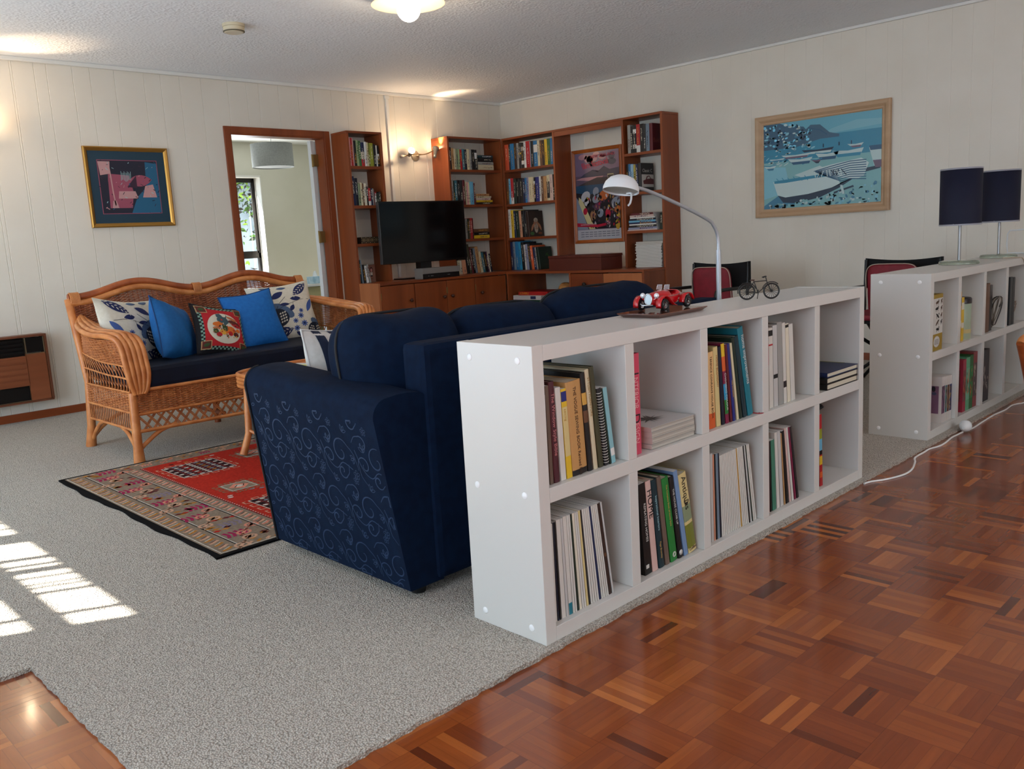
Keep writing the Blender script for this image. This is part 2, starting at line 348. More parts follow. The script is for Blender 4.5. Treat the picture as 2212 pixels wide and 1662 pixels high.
# left wall with two glazed openings, rear wall with one
W1 = (2.230, 3.885, .06, 2.212); W2 = (-1.95, .15, .5, 2.05)
l = MB()
for y0, y1 in ((YR, W2[0]), (W2[1], W1[0]), (W1[1], YB)): l.box(XL-.1, XL, y0, y1, 0, ZC)
for W_ in (W1, W2): l.box(XL-.1, XL, W_[0], W_[1], 0, W_[2]); l.box(XL-.1, XL, W_[0], W_[1], W_[3], ZC)
st(l.build('wall_left', wall_m))
r = MB(); r.box(XL, .45, YR-.1, YR, 0, ZC); r.box(2.75, XR, YR-.1, YR, 0, ZC); r.box(.45, 2.75, YR-.1, YR, 0, .85); r.box(.45, 2.75, YR-.1, YR, 2.05, ZC); st(r.build('wall_rear', wall_m))
alu = M('bronze_aluminium', (36, 32, 30), .4, metal=.4)
pane_m = bpy.data.materials.new('window_glass'); pane_m.use_nodes = True
_N, _L = nt(pane_m); _N.remove(_N['Principled BSDF']); _t = _N.new('ShaderNodeBsdfTransparent'); _g = _N.new('ShaderNodeBsdfGlossy'); _g.inputs[1].default_value = .02; _x = _N.new('ShaderNodeMixShader'); _x.inputs[0].default_value = .06
_L.new(_t.outputs[0], _x.inputs[1]); _L.new(_g.outputs[0], _x.inputs[2]); _L.new(_x.outputs[0], _N['Material Output'].inputs[0])
def window(name, axis, fixed, a0, a1, z0, z1, rails=(), mull=(), depth=.05, fw=.045):
    m = MB()
    def bx(p0, p1, q0, q1):
        if axis == 'y': m.box(fixed-depth, fixed, p0, p1, q0, q1)
        else: m.box(p0, p1, fixed-depth, fixed, q0, q1)
    bx(a0, a0+fw, z0, z1); bx(a1-fw, a1, z0, z1); bx(a0, a1, z0, z0+fw); bx(a0, a1, z1-fw, z1)
    for p, q in rails: bx(a0, a1, p, q)
    for p, q in mull: bx(p, q, z0, z1)
    o = st(m.build(name, alu)); g = MB()
    if axis == 'y': g.box(fixed-depth*.55, fixed-depth*.45, a0+fw, a1-fw, z0+fw, z1-fw)
    else: g.box(a0+fw, a1-fw, fixed-depth*.55, fixed-depth*.45, z0+fw, z1-fw)
    st(g.build('pane', pane_m, o)); return o
window('window_1', 'y', XL-.02, W1[0]-.0, W1[1], W1[2], W1[3]+.0, rails=[(1.929, 1.990)], fw=.014)
window('window_2', 'y', XL-.02, W2[0], W2[1], W2[2], W2[3], mull=[(-.95, -.88)])
window('window_3', 'x', YR-.02, .45, 2.75, .85, 2.05, mull=[(1.57, 1.63)])
# unseen slatted screen, added outside the left window and spaced to stripe the sunlight
s = MB()
for t0, t1 in ((2.28, 2.305), (2.52, 2.545), (2.592, 2.606), (2.634, 2.646), (2.713, 2.73), (2.785, 2.845), (2.875, 2.90), (2.962, 3.0), (3.23, 3.38), (3.475, 3.492), (3.585, 3.602)):
    s.box(XL-.175, XL-.155, t0+.143, t1+.143, 0, 2.5)
s.box(XL-.19, XL-.1755, 2.1, 4.0, 2.46, 2.5)
tag(s.build('sun_stripe_screen', alu), 'dark unseen slatted screen added outside the left window to stripe the sunlight', 'screen')
# skirting, cornice
rb = MB(); rb.box(XL, 1.875, YB-.014, YB, 0, .055); st(rb.build('baseboard_back', rimu_x))
rb = MB(); rb.box(XR-.014, XR, YR, 2.94, 0, .055); st(rb.build('baseboard_right', rimu_y))
cw = M('white_trim_paint', (222, 220, 214), .5)
for nme, bx in (('trim_1', (XL, XR, YB-.03, YB, ZC-.028, ZC)), ('trim_2', (XR-.02, XR, YR, YB-.03, ZC-.022, ZC))):
    m = MB(); m.box(*bx, c=.006); st(m.build(nme, cw))
# conduit on the wall by the lamp
m = MB(); m.box(3.497, 3.527, YB-.016, YB, .76, ZC-.0285, c=.003); m.box(3.488, 3.536, YB-.022, YB, ZC-.06, ZC-.0285, c=.003)
tag(m.build('cable_conduit', cw), 'white cable cover running up the wall to the ceiling', 'cable cover')
# doorway: rimu architrave and jamb
d = MB(); y0 = YB-.018
d.box(1.880, 1.934, y0, YB, 0, DH+.049); d.box(2.804, 2.858, y0, YB, 0, DH+.049); d.box(1.934, 2.804, y0, YB, DH-.004, DH+.049)
d.box(1.924, 1.942, YB-.012, YB+.115, 0, DH); d.box(2.79, 2.808, YB-.012, YB+.115, 0, DH); d.box(1.942, 2.79, YB-.012, YB+.115, DH-.016, DH+.002)
dr = st(d.build('door_1', rimu_z, bevel=.003))
lf = MB(); X_ = Matrix.Translation((2.745, YB+.118, 0)) @ Matrix.Rotation(math.radians(17), 4, 'Z'); lf.box(0, .80, 0, .036, .012, 2.0, X=X_)
leaf_o = st(lf.build('door_leaf', M('white_gloss_door', (226, 228, 228), .3), dr))
for z in (1.78, 1.12, .3):
    h = MB(); h.box(2.744, 2.792, YB+.085, YB+.113, z, z+.1); h.tube([(2.744, YB+.112, z-.004), (2.744, YB+.112, z+.104)], .006, 8); st(h.build('hinge', brass, leaf_o))
# ------------------------------------------------------------------ the room past the doorway
far_w = P('pale_green_grey_paint', (206, 204, 188), (212, 210, 196), 2, .03, 40, .6)
FY = 8.4
m = MB(); m.box(.6, 5.6, YB+.1, FY, -.06, -.012); st(m.build('floor_far_room', P('grey_carpet', (150, 144, 134), (166, 160, 150), 150, .5, 300, .95)))
m = MB(); m.box(.6, 5.6, YB+.1, FY+.2, 2.392, 2.47); st(m.build('ceiling_far_room', M('far_ceiling', (222, 224, 222), .7)))
m = MB(); m.box(.5, .6, YB+.1, FY+.2, -.06, ZC+.08); m.box(5.6, 5.7, YB+.1, FY+.2, -.06, ZC+.08)
WX0, WX1, WZ0, WZ1 = 2.55, 3.985, .42, 1.99
m.box(.6, WX0, FY, FY+.2, 0, ZC); m.box(WX1, 5.6, FY, FY+.2, 0, ZC); m.box(WX0, WX1, FY, FY+.2, 0, WZ0); m.box(WX0, WX1, FY, FY+.2, WZ1, ZC)
m.box(XR+.1, 5.6, YB+.1, YB+.2, 0, ZC)
st(m.build('wall_far_room', far_w))
rv = MB(); rv.box(WX1-.012, WX1, FY-.012, FY+.2, WZ0, WZ1); rv.box(WX0, WX1, FY-.012, FY+.2, WZ1-.012, WZ1+.01); rv.box(WX0, WX1, FY-.03, FY+.2, WZ0-.01, WZ0+.012)
st(rv.build('trim_3', cw))
w4 = window('window_4', 'x', FY+.19, WX0, WX1-.012, WZ0+.012, WZ1-.012, rails=[(1.0, 1.065)], mull=[(3.1, 3.15)], fw=.028)
wf = MB(); wf.box(3.15, WX1-.045, FY+.12, FY+.14, 1.065, 1.09); wf.box(WX1-.065, WX1-.043, FY+.12, FY+.14, 1.065, 1.95); wf.box(3.15, WX1-.045, FY+.12, FY+.14, 1.925, 1.95); st(wf.build('window_sash', alu, w4))
# outside: grey-blue rendered wall with creeper, paving
m = MB(); m.box(1.5, 9, 10.4, 10.6, -.3, 3.2); tag(m.build('garden_wall', P('blue_grey_render', (150, 164, 182), (176, 188, 202), 2, .2, 60, .9)), 'blue grey rendered garden wall outside the far window', 'wall')
m = MB(); m.box(-2, 10, FY+.22, 10.4, -.4, -.3); st(m.build('ground', P('concrete_paving', (196, 192, 184), (216, 212, 204), 20, .2, 80, .9)))
lv = [M('leaf_bright', (150, 186, 62), .5), M('leaf_mid', (84, 128, 44), .5), M('leaf_dark', (34, 52, 26), .6), M('dry_creeper', (56, 50, 44), .9)]
m = MB()
for i in range(5200):
    z = 3.1-abs(random.gauss(0, .82))
    if z < .75: continue
    x = random.uniform(3.4, 6.2); y = 10.38-random.random()*.22*(1+z*.6); q = random.uniform(.03, .07)
    X_ = Matrix.Translation((x, y, z)) @ Matrix.Rotation(random.uniform(0, 6.3), 4, 'Z') @ Matrix.Rotation(random.uniform(-1.2, 1.2), 4, 'X') @ Matrix.Rotation(random.uniform(0, 6.3), 4, 'Y')
    m.add([(-q, 0, 0), (0, -q*.45, .01), (q, 0, 0), (0, q*.45, .01)], [(0, 1, 2), (0, 2, 3)], random.choice((0, 0, 1, 1, 2, 3, 3, 3)), X=X_)
tag(m.build('creeper', lv), 'leafy green creeper covering the top of the garden wall', 'creeper', kind='stuff')
# drum pendant of the far room
pl = thing('pendant_lamp', (3.55, 7.3, 2.05), 'grey drum shaded pendant lamp hanging in the room past the doorway', 'lamp')
m = MB(); R0_ = .225
m.lathe([(R0_, 1.985), (R0_, 2.235), (R0_-.004, 2.235), (R0_-.004, 1.985), (R0_, 1.985)], 40, o=(3.55, 7.3, 0), cap=False); m.build('lamp_shade', P('grey_linen_shade', (150, 152, 148), (160, 162, 158), 60, .2, 300, .9), pl)
m = MB(); m.lathe([(0, 1.995), (R0_-.004, 1.995)], 40, o=(3.55, 7.3, 0), cap=False); m.build('diffuser', M('white_diffuser', (150, 150, 146), .7), pl)
m = MB(); m.tube([(3.55, 7.3, 2.22), (3.55, 7.3, 2.391)], .004, 6); m.lathe([(.04, 2.37), (.05, 2.3915)], 16, o=(3.55, 7.3, 0)); m.build('cord', white_p, pl)
ch = thing('chest_of_drawers', (3.2, 6.25, 0), 'low olive wood chest with a white top past the doorway', 'chest')
m = MB(); m.box(2.5, 3.9, 6.0, 6.5, -.012, .705); m.build('body', wood('olive_streaked_wood', (120, 112, 74), (168, 158, 112), 'X', .5, 14), ch)
m = MB(); m.box(2.48, 3.92, 5.98, 6.52, .7052, .73, c=.004); m.build('top', white_lam, ch)
tb = thing('tissue_box', (3.19, 6.08, .73), 'pale blue tissue box on the white topped chest', 'tissue box')
m = MB(); m.box(3.13, 3.25, 6.02, 6.14, .7305, .80); m.build('box', P('pale_blue_card', (190, 214, 224), (150, 186, 204), 26, rough=.6), tb)
m = MB(); m.grid(lambda u, v: (3.19+math.cos(u*2*PI)*(.028-.012*v)*(1+.25*math.sin(u*13)), 6.08+math.sin(u*2*PI)*(.02-.008*v), .80+.045*v+.01*math.sin(u*11)*v), 20, 4); m.build('tissue', M('tissue_paper', (236, 240, 242), .8), tb)
# ------------------------------------------------------------------ built-in rimu joinery
T = .022; YF = 4.887; XF = 4.725
def board(par, name, x0, x1, y0, y1, z0, z1, mat): m = MB(); m.box(x0, x1, y0, y1, z0, z1); return m.build(name, mat, par, bevel=.0015)
SH = (1.756, 1.42, 1.09)
nb = thing('narrow_bookcase', (3.06, 5.0, .745), 'tall narrow rimu bookcase beside the doorway, left of the television', 'bookcase')
board(nb, 'side_panel', 2.882, 2.882+T, YF, YB, -.0, 2.03, rimu_z); board(nb, 'side_panel', 3.232, 3.254, YF, YB, .7455, 2.03, rimu_z)
board(nb, 'top_panel', 2.882, 3.254, YF, YB, 2.0305, 2.05, rimu_x)
for z in SH: board(nb, 'shelf', 2.9045, 3.2315, YF+.004, YB, z-.026, z, rimu_x)
lc = thing('low_cabinet', (3.65, 4.86, 0), 'long low rimu cupboard under the television', 'cabinet')
board(lc, 'side_panel', 2.906, 2.926, 4.63, YB-.002, 0, .722, pale_rimu); board(lc, 'top_panel', 2.905, 4.418, 4.607, YB, .7225, .745, rimu_x)  # side panel in paler wood: light from the left put into its colour
board(lc, 'back_panel', 2.927, 4.418, 4.72, 4.74, 0, .722, rimu_x)
board(lc, 'side_panel', 2.885, 2.905, 4.607, 4.8865, 0, .745, pale_rimu)  # same paler wood, the lit left side painted in
for i, (a0, a1, kx) in enumerate(((2.908, 3.274, 3.222), (3.282, 3.648, 3.607), (3.656, 4.0, 3.703), (4.008, 4.412, 4.075))):
    dd = board(lc, 'door', a0, a1, 4.609, 4.628, .05, .715, rimu_z)
    m = MB(); m.lathe([(.006, 0), (.007, .012), (.015, .018), (.017, .026), (.012, .034), (0, .036)], 16, X=Matrix.Translation((kx, 4.6088, .573)) @ Matrix.Rotation(PI/2, 4, 'X')); m.build('knob', M('dark_turned_knob', (70, 34, 20), .35), dd)
    hx = a1-.001 if i in (1,) else a0+.001
    m = MB(); m.tube([(hx, 4.606, .60), (hx, 4.606, .655)], .003, 6); m.build('hinge', brass, dd)
cb = thing('corner_bookcase', (4.37, 5.0, .745), 'rimu bookcase on the back wall between television and corner', 'bookcase')
board(cb, 'side_panel', 4.012, 4.034, YF, YB, .7455, 2.03, rimu_z); board(cb, 'side_panel', 4.703, 4.724, YF, YB, .7455, 2.03, rimu_z)
board(cb, 'top_panel', 4.012, 4.724, YF, YB, 2.0305, 2.05, rimu_x)
for z in (1.745, 1.412, 1.082): board(cb, 'shelf', 4.0345, 4.7025, YF+.004, YB, z-.024, z, rimu_x)
wb = thing('wall_bookcase', (4.84, 3.9, .745), 'rimu bookcase on the right wall framing the poster', 'bookcase')
for y0, y1, z0 in ((4.865, 4.886, .7455), (4.175, 4.197, .7455), (3.352, 3.374, .7455), (2.938, 2.960, 0)): board(wb, 'side_panel', XF, XR, y0, y1, z0, 2.03, rimu_z)
board(wb, 'top_panel', XF, XR, 2.938, 4.886, 2.0305, 2.05, rimu_y)
for z in (1.74, 1.405, 1.07): board(wb, 'shelf', XF+.004, XR, 4.1975, 4.8645, z-.024, z, rimu_y); board(wb, 'shelf', XF+.004, XR, 2.9605, 3.3515, z-.024, z, rimu_y)
board(wb, 'rail', XF+.002, XF+.02, 3.3745, 4.1745, 1.985, 2.03, rimu_y)
dk = thing('low_bookcase', (4.69, 3.77, 0), 'rimu low unit with open bay and drawer below the poster', 'cabinet')
DF = 4.42
board(dk, 'top_panel', DF, XR, 2.945, 4.606, .7225, .745, rimu_y); board(dk, 'top_panel', DF, XR, 4.6065, 4.886, .7225, .745, rimu_y)
board(dk, 'side_panel', DF, XR, 4.584, 4.604, 0, .722, rimu_z); board(dk, 'divider', DF, XR, 3.770, 3.790, 0, .722, rimu_z); board(dk, 'side_panel', DF, XF-.001, 2.945, 2.965, 0, .722, rimu_z)
board(dk, 'shelf', DF+.004, XR, 3.791, 4.583, .418, .440, rimu_y)
dw = board(dk, 'drawer', DF, DF+.02, 3.394, 3.766, .505, .715, rimu_y); board(dk, 'drawer', DF, DF+.02, 3.394, 3.766, .28, .50, rimu_y)
m = MB(); m.lathe([(.007, 0), (.008, .012), (.017, .018), (.019, .027), (.013, .036), (0, .038)], 16, X=Matrix.Translation((DF-.0002, 3.594, .622)) @ Matrix.Rotation(-PI/2, 4, 'Y')); m.build('knob', M('black_knob', (26, 22, 20), .3), dw)
board(dk, 'door', DF, DF+.02, 2.968, 3.388, .05, .715, pale_rimu)
# ------------------------------------------------------------------ white cube dividers
BT, BD, BH, BDEP, BL, BS = .0398, .0197, .79, .281, 1.9246, .3988
PP = [.390, .765, 1.138, 1.519]
def divider(ox, oy, label, split_end=True):
    t = thing('cube_bookcase', (ox+BL/2, oy+BDEP/2, 0), label, 'bookcase', 'white cube bookcases dividing the room')
    def b(n, x0, x1, z0, z1, y0=0, y1=BDEP, mt=white_lam): m = MB(); m.box(ox+x0, ox+x1, oy+y0, oy+y1, z0, z1); return m.build(n, mt, t, bevel=.0012)
    e0 = b('side_panel', 0, BT-.0003, .0, BH+.0015); e1 = b('side_panel', BL-BT+.0003, BL, .0, BH+.0015)
    b('top_panel', BT, BL-BT, BH-BT, BH); b('bottom_panel', BT, BL-BT, .0, BT)
    b('shelf', BT, BL-BT, BS-BD, BS+BD)
    for p in PP:
        b('divider', p-BD, p+BD, BT+.0002, BS-BD-.0002); b('divider', p-BD, p+BD, BS+BD+.0002, BH-BT-.0002)
    cap = M('white_cap', (238, 238, 236), .3)
    for y in (.052, .232):
        for z in (.752, .40, .036):
            m = MB(); m.lathe([(.0095, 0), (.0095, .0008), (.0085, .0016), (0, .0016)], 16, X=Matrix.Translation((ox, oy+y, z)) @ Matrix.Rotation(-PI/2, 4, 'Y')); m.build('screw_cap', cap, e0)
    return t
BX2, BY2 = 2.675, .012
divider(0, 0, 'near white cube bookcase full of books with the red model car on top')
divider(BX2, BY2, 'far white cube bookcase carrying the two navy table lamps')
# ------------------------------------------------------------------ books
CC = {'pink': (214, 150, 150), 'red': (170, 28, 34), 'rose': (190, 140, 140), 'black': (16, 15, 16), 'pale green': (150, 164, 118), 'green': (54, 100, 52), 'white': (214, 212, 206),
 'cream': (208, 196, 160), 'olive': (112, 116, 40), 'lime': (140, 146, 36), 'navy': (20, 34, 74), 'dark navy': (14, 20, 40), 'sage': (128, 140, 108), 'brown': (98, 64, 40), 'ivory': (214, 206, 184),
 'dark blue': (22, 34, 70), 'grey': (150, 148, 142), 'maroon': (92, 22, 30), 'dark green': (22, 40, 28), 'dark teal': (20, 52, 60), 'grey blue': (110, 126, 140), 'dark brown': (50, 32, 24),
 'tan': (180, 136, 88), 'beige': (196, 182, 150), 'teal': (44, 104, 118), 'charcoal': (34, 32, 34), 'sky blue': (104, 170, 200), 'peach': (206, 148, 112), 'plum': (70, 30, 56), 'orange': (206, 92, 40),
 'orange red': (188, 76, 44), 'blue': (34, 110, 160), 'yellow': (214, 176, 40), 'lilac': (142, 140, 168), 'royal blue': (34, 40, 112), 'cyan': (40, 140, 180), 'lavender': (142, 146, 170), 'mustard': (176, 156, 60),
 'pale blue': (140, 176, 200), 'pale pink': (206, 180, 170), 'off-white': (205, 201, 192), 'dark olive': (66, 60, 38), 'pale teal': (130, 178, 184), 'gold': (204, 150, 60)}
SYN = {'blue and red': ('dark blue', [(.0, .3, 'red'), (.3, .6, 'ivory')]), 'black banded': ('black', [(.35, .6, 'white')]), 'red and white': ('red', [(.0, .25, 'white')]), 'white and red': ('white', [(.7, 1, 'red')]),
 'black labelled': ('black', [(.55, .85, 'white')]), 'olive black': ('charcoal', [(.55, .62, 'yellow')]), 'black and white': ('black', [(.15, .3, 'white'), (.7, .85, 'white')]), 'blue and white': ('blue', [(.55, .85, 'white')]),
 'cream banded': ('cream', [(.1, .75, 'charcoal')])}
def cm(c): return M('cover_'+c.replace(' ', '_').replace('-', '_'), CC[c], .45)
paper_m = P('book_pages', (214, 206, 184), (188, 178, 156), 1, rough=.85, stretch=(900, 1, 1))
paper_w = P('white_pages', (220, 218, 212), (196, 194, 188), 1, rough=.85, stretch=(900, 1, 1))
def lettering(c, ink):
    nm = 'lettering_'+ink+'_on_'+c
    if nm in MATS: return MATS[nm]
    m = M(nm.replace(' ', '_'), CC[c], .45); MATS[nm] = m; N, L = nt(m); b = N['Principled BSDF']
    tc = N.new('ShaderNodeTexCoord'); mp = N.new('ShaderNodeMapping'); mp.inputs['Scale'].default_value = (150, 1, 95); L.new(tc.outputs['Object'], mp.inputs[0])
    n = N.new('ShaderNodeTexNoise'); n.inputs['Scale'].default_value = 1.; n.inputs['Detail'].default_value = 1; L.new(mp.outputs[0], n.inputs['Vector'])
    r = N.new('ShaderNodeValToRGB'); r.color_ramp.elements[0].position = .50; r.color_ramp.elements[1].position = .55
    r.color_ramp.elements[0].color = (*lin(CC[c]), 1); r.color_ramp.elements[1].color = (*lin(CC[ink]), 1)
    L.new(n.outputs[0], r.inputs[0]); L.new(r.outputs[0], b.inputs['Base Color']); return m
def book(X, w, h, d, col, kind='hard', label='', cat='book', group=None, near=False, ink=None, pages=None, bands=(), letters=True, name=None):
    bands = list(bands); base = col
    if col in SYN: base, bb = SYN[col]; bands += bb
    m = MB(); t = min(.0028, w*.18) if kind == 'hard' else .0004; pages = pages or (paper_m if kind == 'hard' else paper_w)
    g = .003 if kind == 'hard' else .0003
    m.box(0, t, t, d, 0, h); m.box(w-t, w, t, d, 0, h)
    sp = [(0, t), (w*.12, t*.25), (w*.5, -t*.15), (w*.88, t*.25), (w, t)]
    vs = []
    for x, y in sp: vs += [(x, y, 0), (x, y, h)]
    for x, y in sp: vs += [(x, y+t*1.1, 0), (x, y+t*1.1, h)]
    fs = [(2*i, 2*i+2, 2*i+3, 2*i+1) for i in range(4)]+[(10+2*i+2, 10+2*i, 10+2*i+1, 10+2*i+3) for i in range(4)]+[(2*i+1, 2*i+3, 13+2*i, 11+2*i) for i in range(4)]+[(2*i+2, 2*i, 10+2*i, 12+2*i) for i in range(4)]
    m.add(vs, fs, 0)
    mats = [cm(base)]; ink = ink or random.choice(['ivory', 'ivory', 'gold', 'white'] if sum(CC[base]) < 360 else ['black', 'dark blue', 'maroon'])
    if not near:
        m.box(t, w-t, t*1.2, d-g, g, h-g, 1); mats.append(pages)
        if letters and w > .012: mats.append(lettering(base, ink)); a, b_ = random.choice([(.15, .75), (.3, .9), (.12, .5), (.4, .85)]); k = len(mats)-1; q = min(.3, .0035/w); m.add([(w*(.5-q)-.002, -t*.15-.0004, h*a), (w*(.5+q)+.002, -t*.15-.0004, h*a), (w*(.5+q)+.002, -t*.15-.0004, h*b_), (w*(.5-q)-.002, -t*.15-.0004, h*b_)], [(0, 1, 2, 3)], k)
    for a, b_, c in bands:
        mats.append(cm(c)); k = len(mats)-1; vs = []
        for x, y in sp: vs += [(x, y-.0003, h*a), (x, y-.0003, h*b_)]
        m.add(vs, [(2*i, 2*i+2, 2*i+3, 2*i+1) for i in range(4)], k)
    o = m.build(name or ('magazine' if kind == 'mag' else 'book'), mats, local=True); o.matrix_world = X; ORG[o.name] = Vector((0, 0, 0))
    tag(o, label, cat, group)
    if near:
        p = MB(); p.box(t+.0002, w-t-.0002, t*1.25, d-g, g, h-g); p.build('pages', pages, o, local=True)
    return o
def XA(x, z, tilt=0, y=4.9): return Matrix.Translation((x, y, z)) @ Matrix.Rotation(-math.radians(tilt), 4, 'Y')     # spine faces -y
def XB(y, z, tilt=0, x=4.74): return Matrix.Translation((x, y, z)) @ Matrix.Rotation(-PI/2, 4, 'Z') @ Matrix.Rotation(-math.radians(tilt), 4, 'Y')   # spine faces -x
def nice(c): return c
def size_word(w, h, ws, hs):
    if w >= .045: return 'thick '
    if w <= .015: return 'slim '
    if h >= max(hs)-.004 and max(hs)-min(hs) > .03: return 'tall '
    if h <= min(hs)+.004 and max(hs)-min(hs) > .03: return 'short '
    return ''
def shelf_row(rows, place, group, X, z, depth, tilt=0):
    ws = [r[1] for r in rows]; hs = [r[2] for r in rows]; k = len(rows)
    for i, (p, w, h, c) in enumerate(rows):
        l = rows[i-1][3] if i else None; r = rows[i+1][3] if i < k-1 else None
        if l and r: nb_ = f'between {l} and {r} ones'
        elif r: nb_ = f'left of the {r} one'
        else: nb_ = f'right of the {l} one'
        lab = f'{size_word(w, h, ws, hs)}{c} book {nb_}, {place}'
        book(X(p, z, tilt), w-.0012, h, min(depth, h*.78), c, 'hard' if w > .02 else 'paper', lab, group=group)
def lean_rows(start, z, items, t0, t1, X, sgn=1, **k):
    """items: (w,h,...); returns matrices with each book touching its neighbour"""
    n = len(items); out = []; p = start; pt = t0; ph = items[0][1]
    for i, it in enumerate(items):
        t = t0+(t1-t0)*i/max(1, n-1)
        if i: p += sgn*(items[i-1][0]/math.cos(math.radians(pt)) + max(0, min(ph, it[1])*(math.tan(math.radians(t))-math.tan(math.radians(pt)))) + .0008)
        out.append(X(p, z, t)); pt = t; ph = it[1]
    return out
def lean_shelf(rows, place, group, X, z, depth, start, t0, t1, sgn=1):
    ms = lean_rows(start, z, [(r[0], r[1]) for r in rows], t0, t1, X, sgn); ws = [r[0] for r in rows]; hs = [r[1] for r in rows]; k = len(rows)
    for i, ((w, h, c), m) in enumerate(zip(rows, ms)):
        l = rows[i-1][2] if i else None; r = rows[i+1][2] if i < k-1 else None
        nb_ = f'between {l} and {r} ones' if l and r else (f'left of the {r} one' if r else f'right of the {l} one')
        book(m, w-.001, h, min(depth, h*.8), c, 'hard' if w > .02 else 'paper', f'{size_word(w, h, ws, hs)}{c} book {nb_}, {place}', group=group)
def stack(items, z, x0, y0, place, group, X=None, name='book', kind='hard', word='book'):
    """items top to bottom: (len_x, depth, thick, colour, dx)"""
    zz = z; k = len(items)
    for i, (lx, dp, th, c, dx) in enumerate(items[::-1]):
        j = k-1-i; 
        pos = 'bottom of' if j == k-1 else ('on top of' if j == 0 else 'within')
        up = items[j-1][3] if j else None
        lab = f'{c} {word} {pos} the flat stack, {place}' if pos != 'within' else f'{c} {word} under the {up} one in the stack, {place}'
        base = (X or Matrix.Translation((x0, y0, 0))) @ Matrix.Translation((dx, 0, zz)) 
        # book local: width->z, depth->y, height->x
        R = Matrix(((0, 0, 1, 0), (0, 1, 0, 0), (1, 0, 0, 0), (0, 0, 0, 1)))
        R = Matrix(((0, 0, 1, 0), (0, 1, 0, 0), (-1, 0, 0, th), (0, 0, 0, 1)))
        book(base @ R, th-.0008, lx, dp, c, kind, lab, group=group, name=name, cat='magazine' if name == 'magazine' else 'book')
        zz += th
G1 = 'books on the narrow bookcase'; G2 = 'books on the corner bookcase'; G3 = 'books on the shelves left of the poster'; G4 = 'books on the shelves right of the poster'
shelf_row([(2.9055, .019, .236, 'pink'), (2.925, .018, .237, 'red'), (2.943, .012, .236, 'rose'), (2.955, .028, .212, 'black'), (2.983, .022, .22, 'pale green'), (3.005, .026, .214, 'green'), (3.031, .034, .202, 'blue and red'),
 (3.067, .026, .208, 'white'), (3.093, .014, .204, 'cream'), (3.107, .017, .2, 'olive'), (3.124, .037, .199, 'lime'), (3.161, .028, .191, 'black'), (3.189, .012, .182, 'white'), (3.201, .02, .181, 'black banded')], 'top shelf beside doorway', G1, XA, 1.756, .17)
shelf_row([(2.9055, .028, .249, 'navy'), (2.934, .033, .234, 'dark navy'), (2.967, .025, .189, 'sage'), (2.992, .022, .196, 'cream'), (3.014, .014, .19, 'brown'), (3.028, .028, .19, 'ivory'), (3.056, .014, .162, 'black'),
 (3.07, .029, .149, 'red and white'), (3.099, .017, .149, 'dark blue'), (3.116, .013, .145, 'grey'), (3.129, .01, .14, 'maroon'), (3.139, .017, .115, 'white and red'), (3.156, .026, .108, 'dark green'), (3.182, .023, .117, 'black')], 'second shelf beside doorway', G1, XA, 1.42, .16)
lean_shelf([(.014, .20, 'dark teal'), (.013, .205, 'grey blue'), (.024, .16, 'black'), (.026, .15, 'white'), (.016, .162, 'grey')], 'cabinet top beside doorway', G1, XA, .745, .15, 2.912, 1, 8)
shelf_row([(4.036, .032, .206, 'dark brown'), (4.069, .031, .199, 'tan'), (4.1, .025, .194, 'beige'), (4.125, .029, .193, 'sage'), (4.154, .023, .194, 'pale green'), (4.177, .028, .188, 'red'), (4.205, .029, .193, 'teal'),
 (4.234, .032, .19, 'dark navy'), (4.266, .035, .195, 'cream'), (4.301, .026, .192, 'grey'), (4.327, .04, .193, 'black'), (4.367, .032, .192, 'black labelled')], 'top shelf right of television', G2, XA, 1.745, .17)
stack([(.203, .14, .026, 'dark teal', .004), (.203, .15, .039, 'black', .004), (.212, .15, .028, 'grey', 0), (.206, .15, .05, 'beige', .006)], 1.745, 4.404, 4.9, 'top shelf by the corner', G2)
shelf_row([(4.036, .034, .236, 'grey'), (4.07, .014, .228, 'dark green'), (4.084, .032, .228, 'teal'), (4.116, .037, .234, 'black'), (4.153, .032, .234, 'charcoal'), (4.185, .032, .235, 'maroon'), (4.221, .016, .22, 'beige'),
 (4.237, .019, .216, 'pink'), (4.256, .022, .216, 'cream'), (4.278, .05, .22, 'sky blue'), (4.328, .021, .206, 'maroon')], 'second shelf right of television', G2, XA, 1.412, .17)
stack([(.178, .12, .024, 'tan', 0), (.206, .13, .017, 'beige', 0), (.196, .13, .022, 'pale pink', 0), (.221, .14, .019, 'yellow', 0), (.221, .14, .022, 'dark brown', 0)], 1.412, 4.354, 4.9, 'second shelf by the corner', G2)
shelf_row([(4.17, .02, .196, 'charcoal'), (4.19, .028, .196, 'grey'), (4.218, .018, .196, 'dark green'), (4.236, .019, .195, 'brown'), (4.255, .028, .202, 'red'), (4.283, .01, .199, 'maroon')], 'third shelf right of television', G2, XA, 1.082, .17)
stack([(.208, .15, .035, 'brown', 0), (.208, .15, .028, 'black', .002), (.208, .15, .032, 'yellow', 0)], 1.082, 4.297, 4.9, 'third shelf by the corner', G2)
lean_shelf([(.029, .135, 'cream'), (.024, .133, 'ivory'), (.054, .135, 'peach')], 'cabinet top beside player', G2, XA, .745, .1, 4.06, 2, 6)
lean_shelf([(.026, .20, 'black'), (.026, .287, 'grey green' if 0 else 'dark olive'), (.024, .253, 'maroon'), (.02, .243, 'black'), (.027, .246, 'grey blue'), (.042, .258, 'tan'), (.03, .209, 'cream'), (.028, .198, 'teal'), (.03, .201, 'black'), (.019, .205, 'plum'), (.017, .208, 'ivory'), (.02, .183, 'dark navy')], 'cabinet top near corner', G2, XA, .745, .16, 4.19, 6, 9)
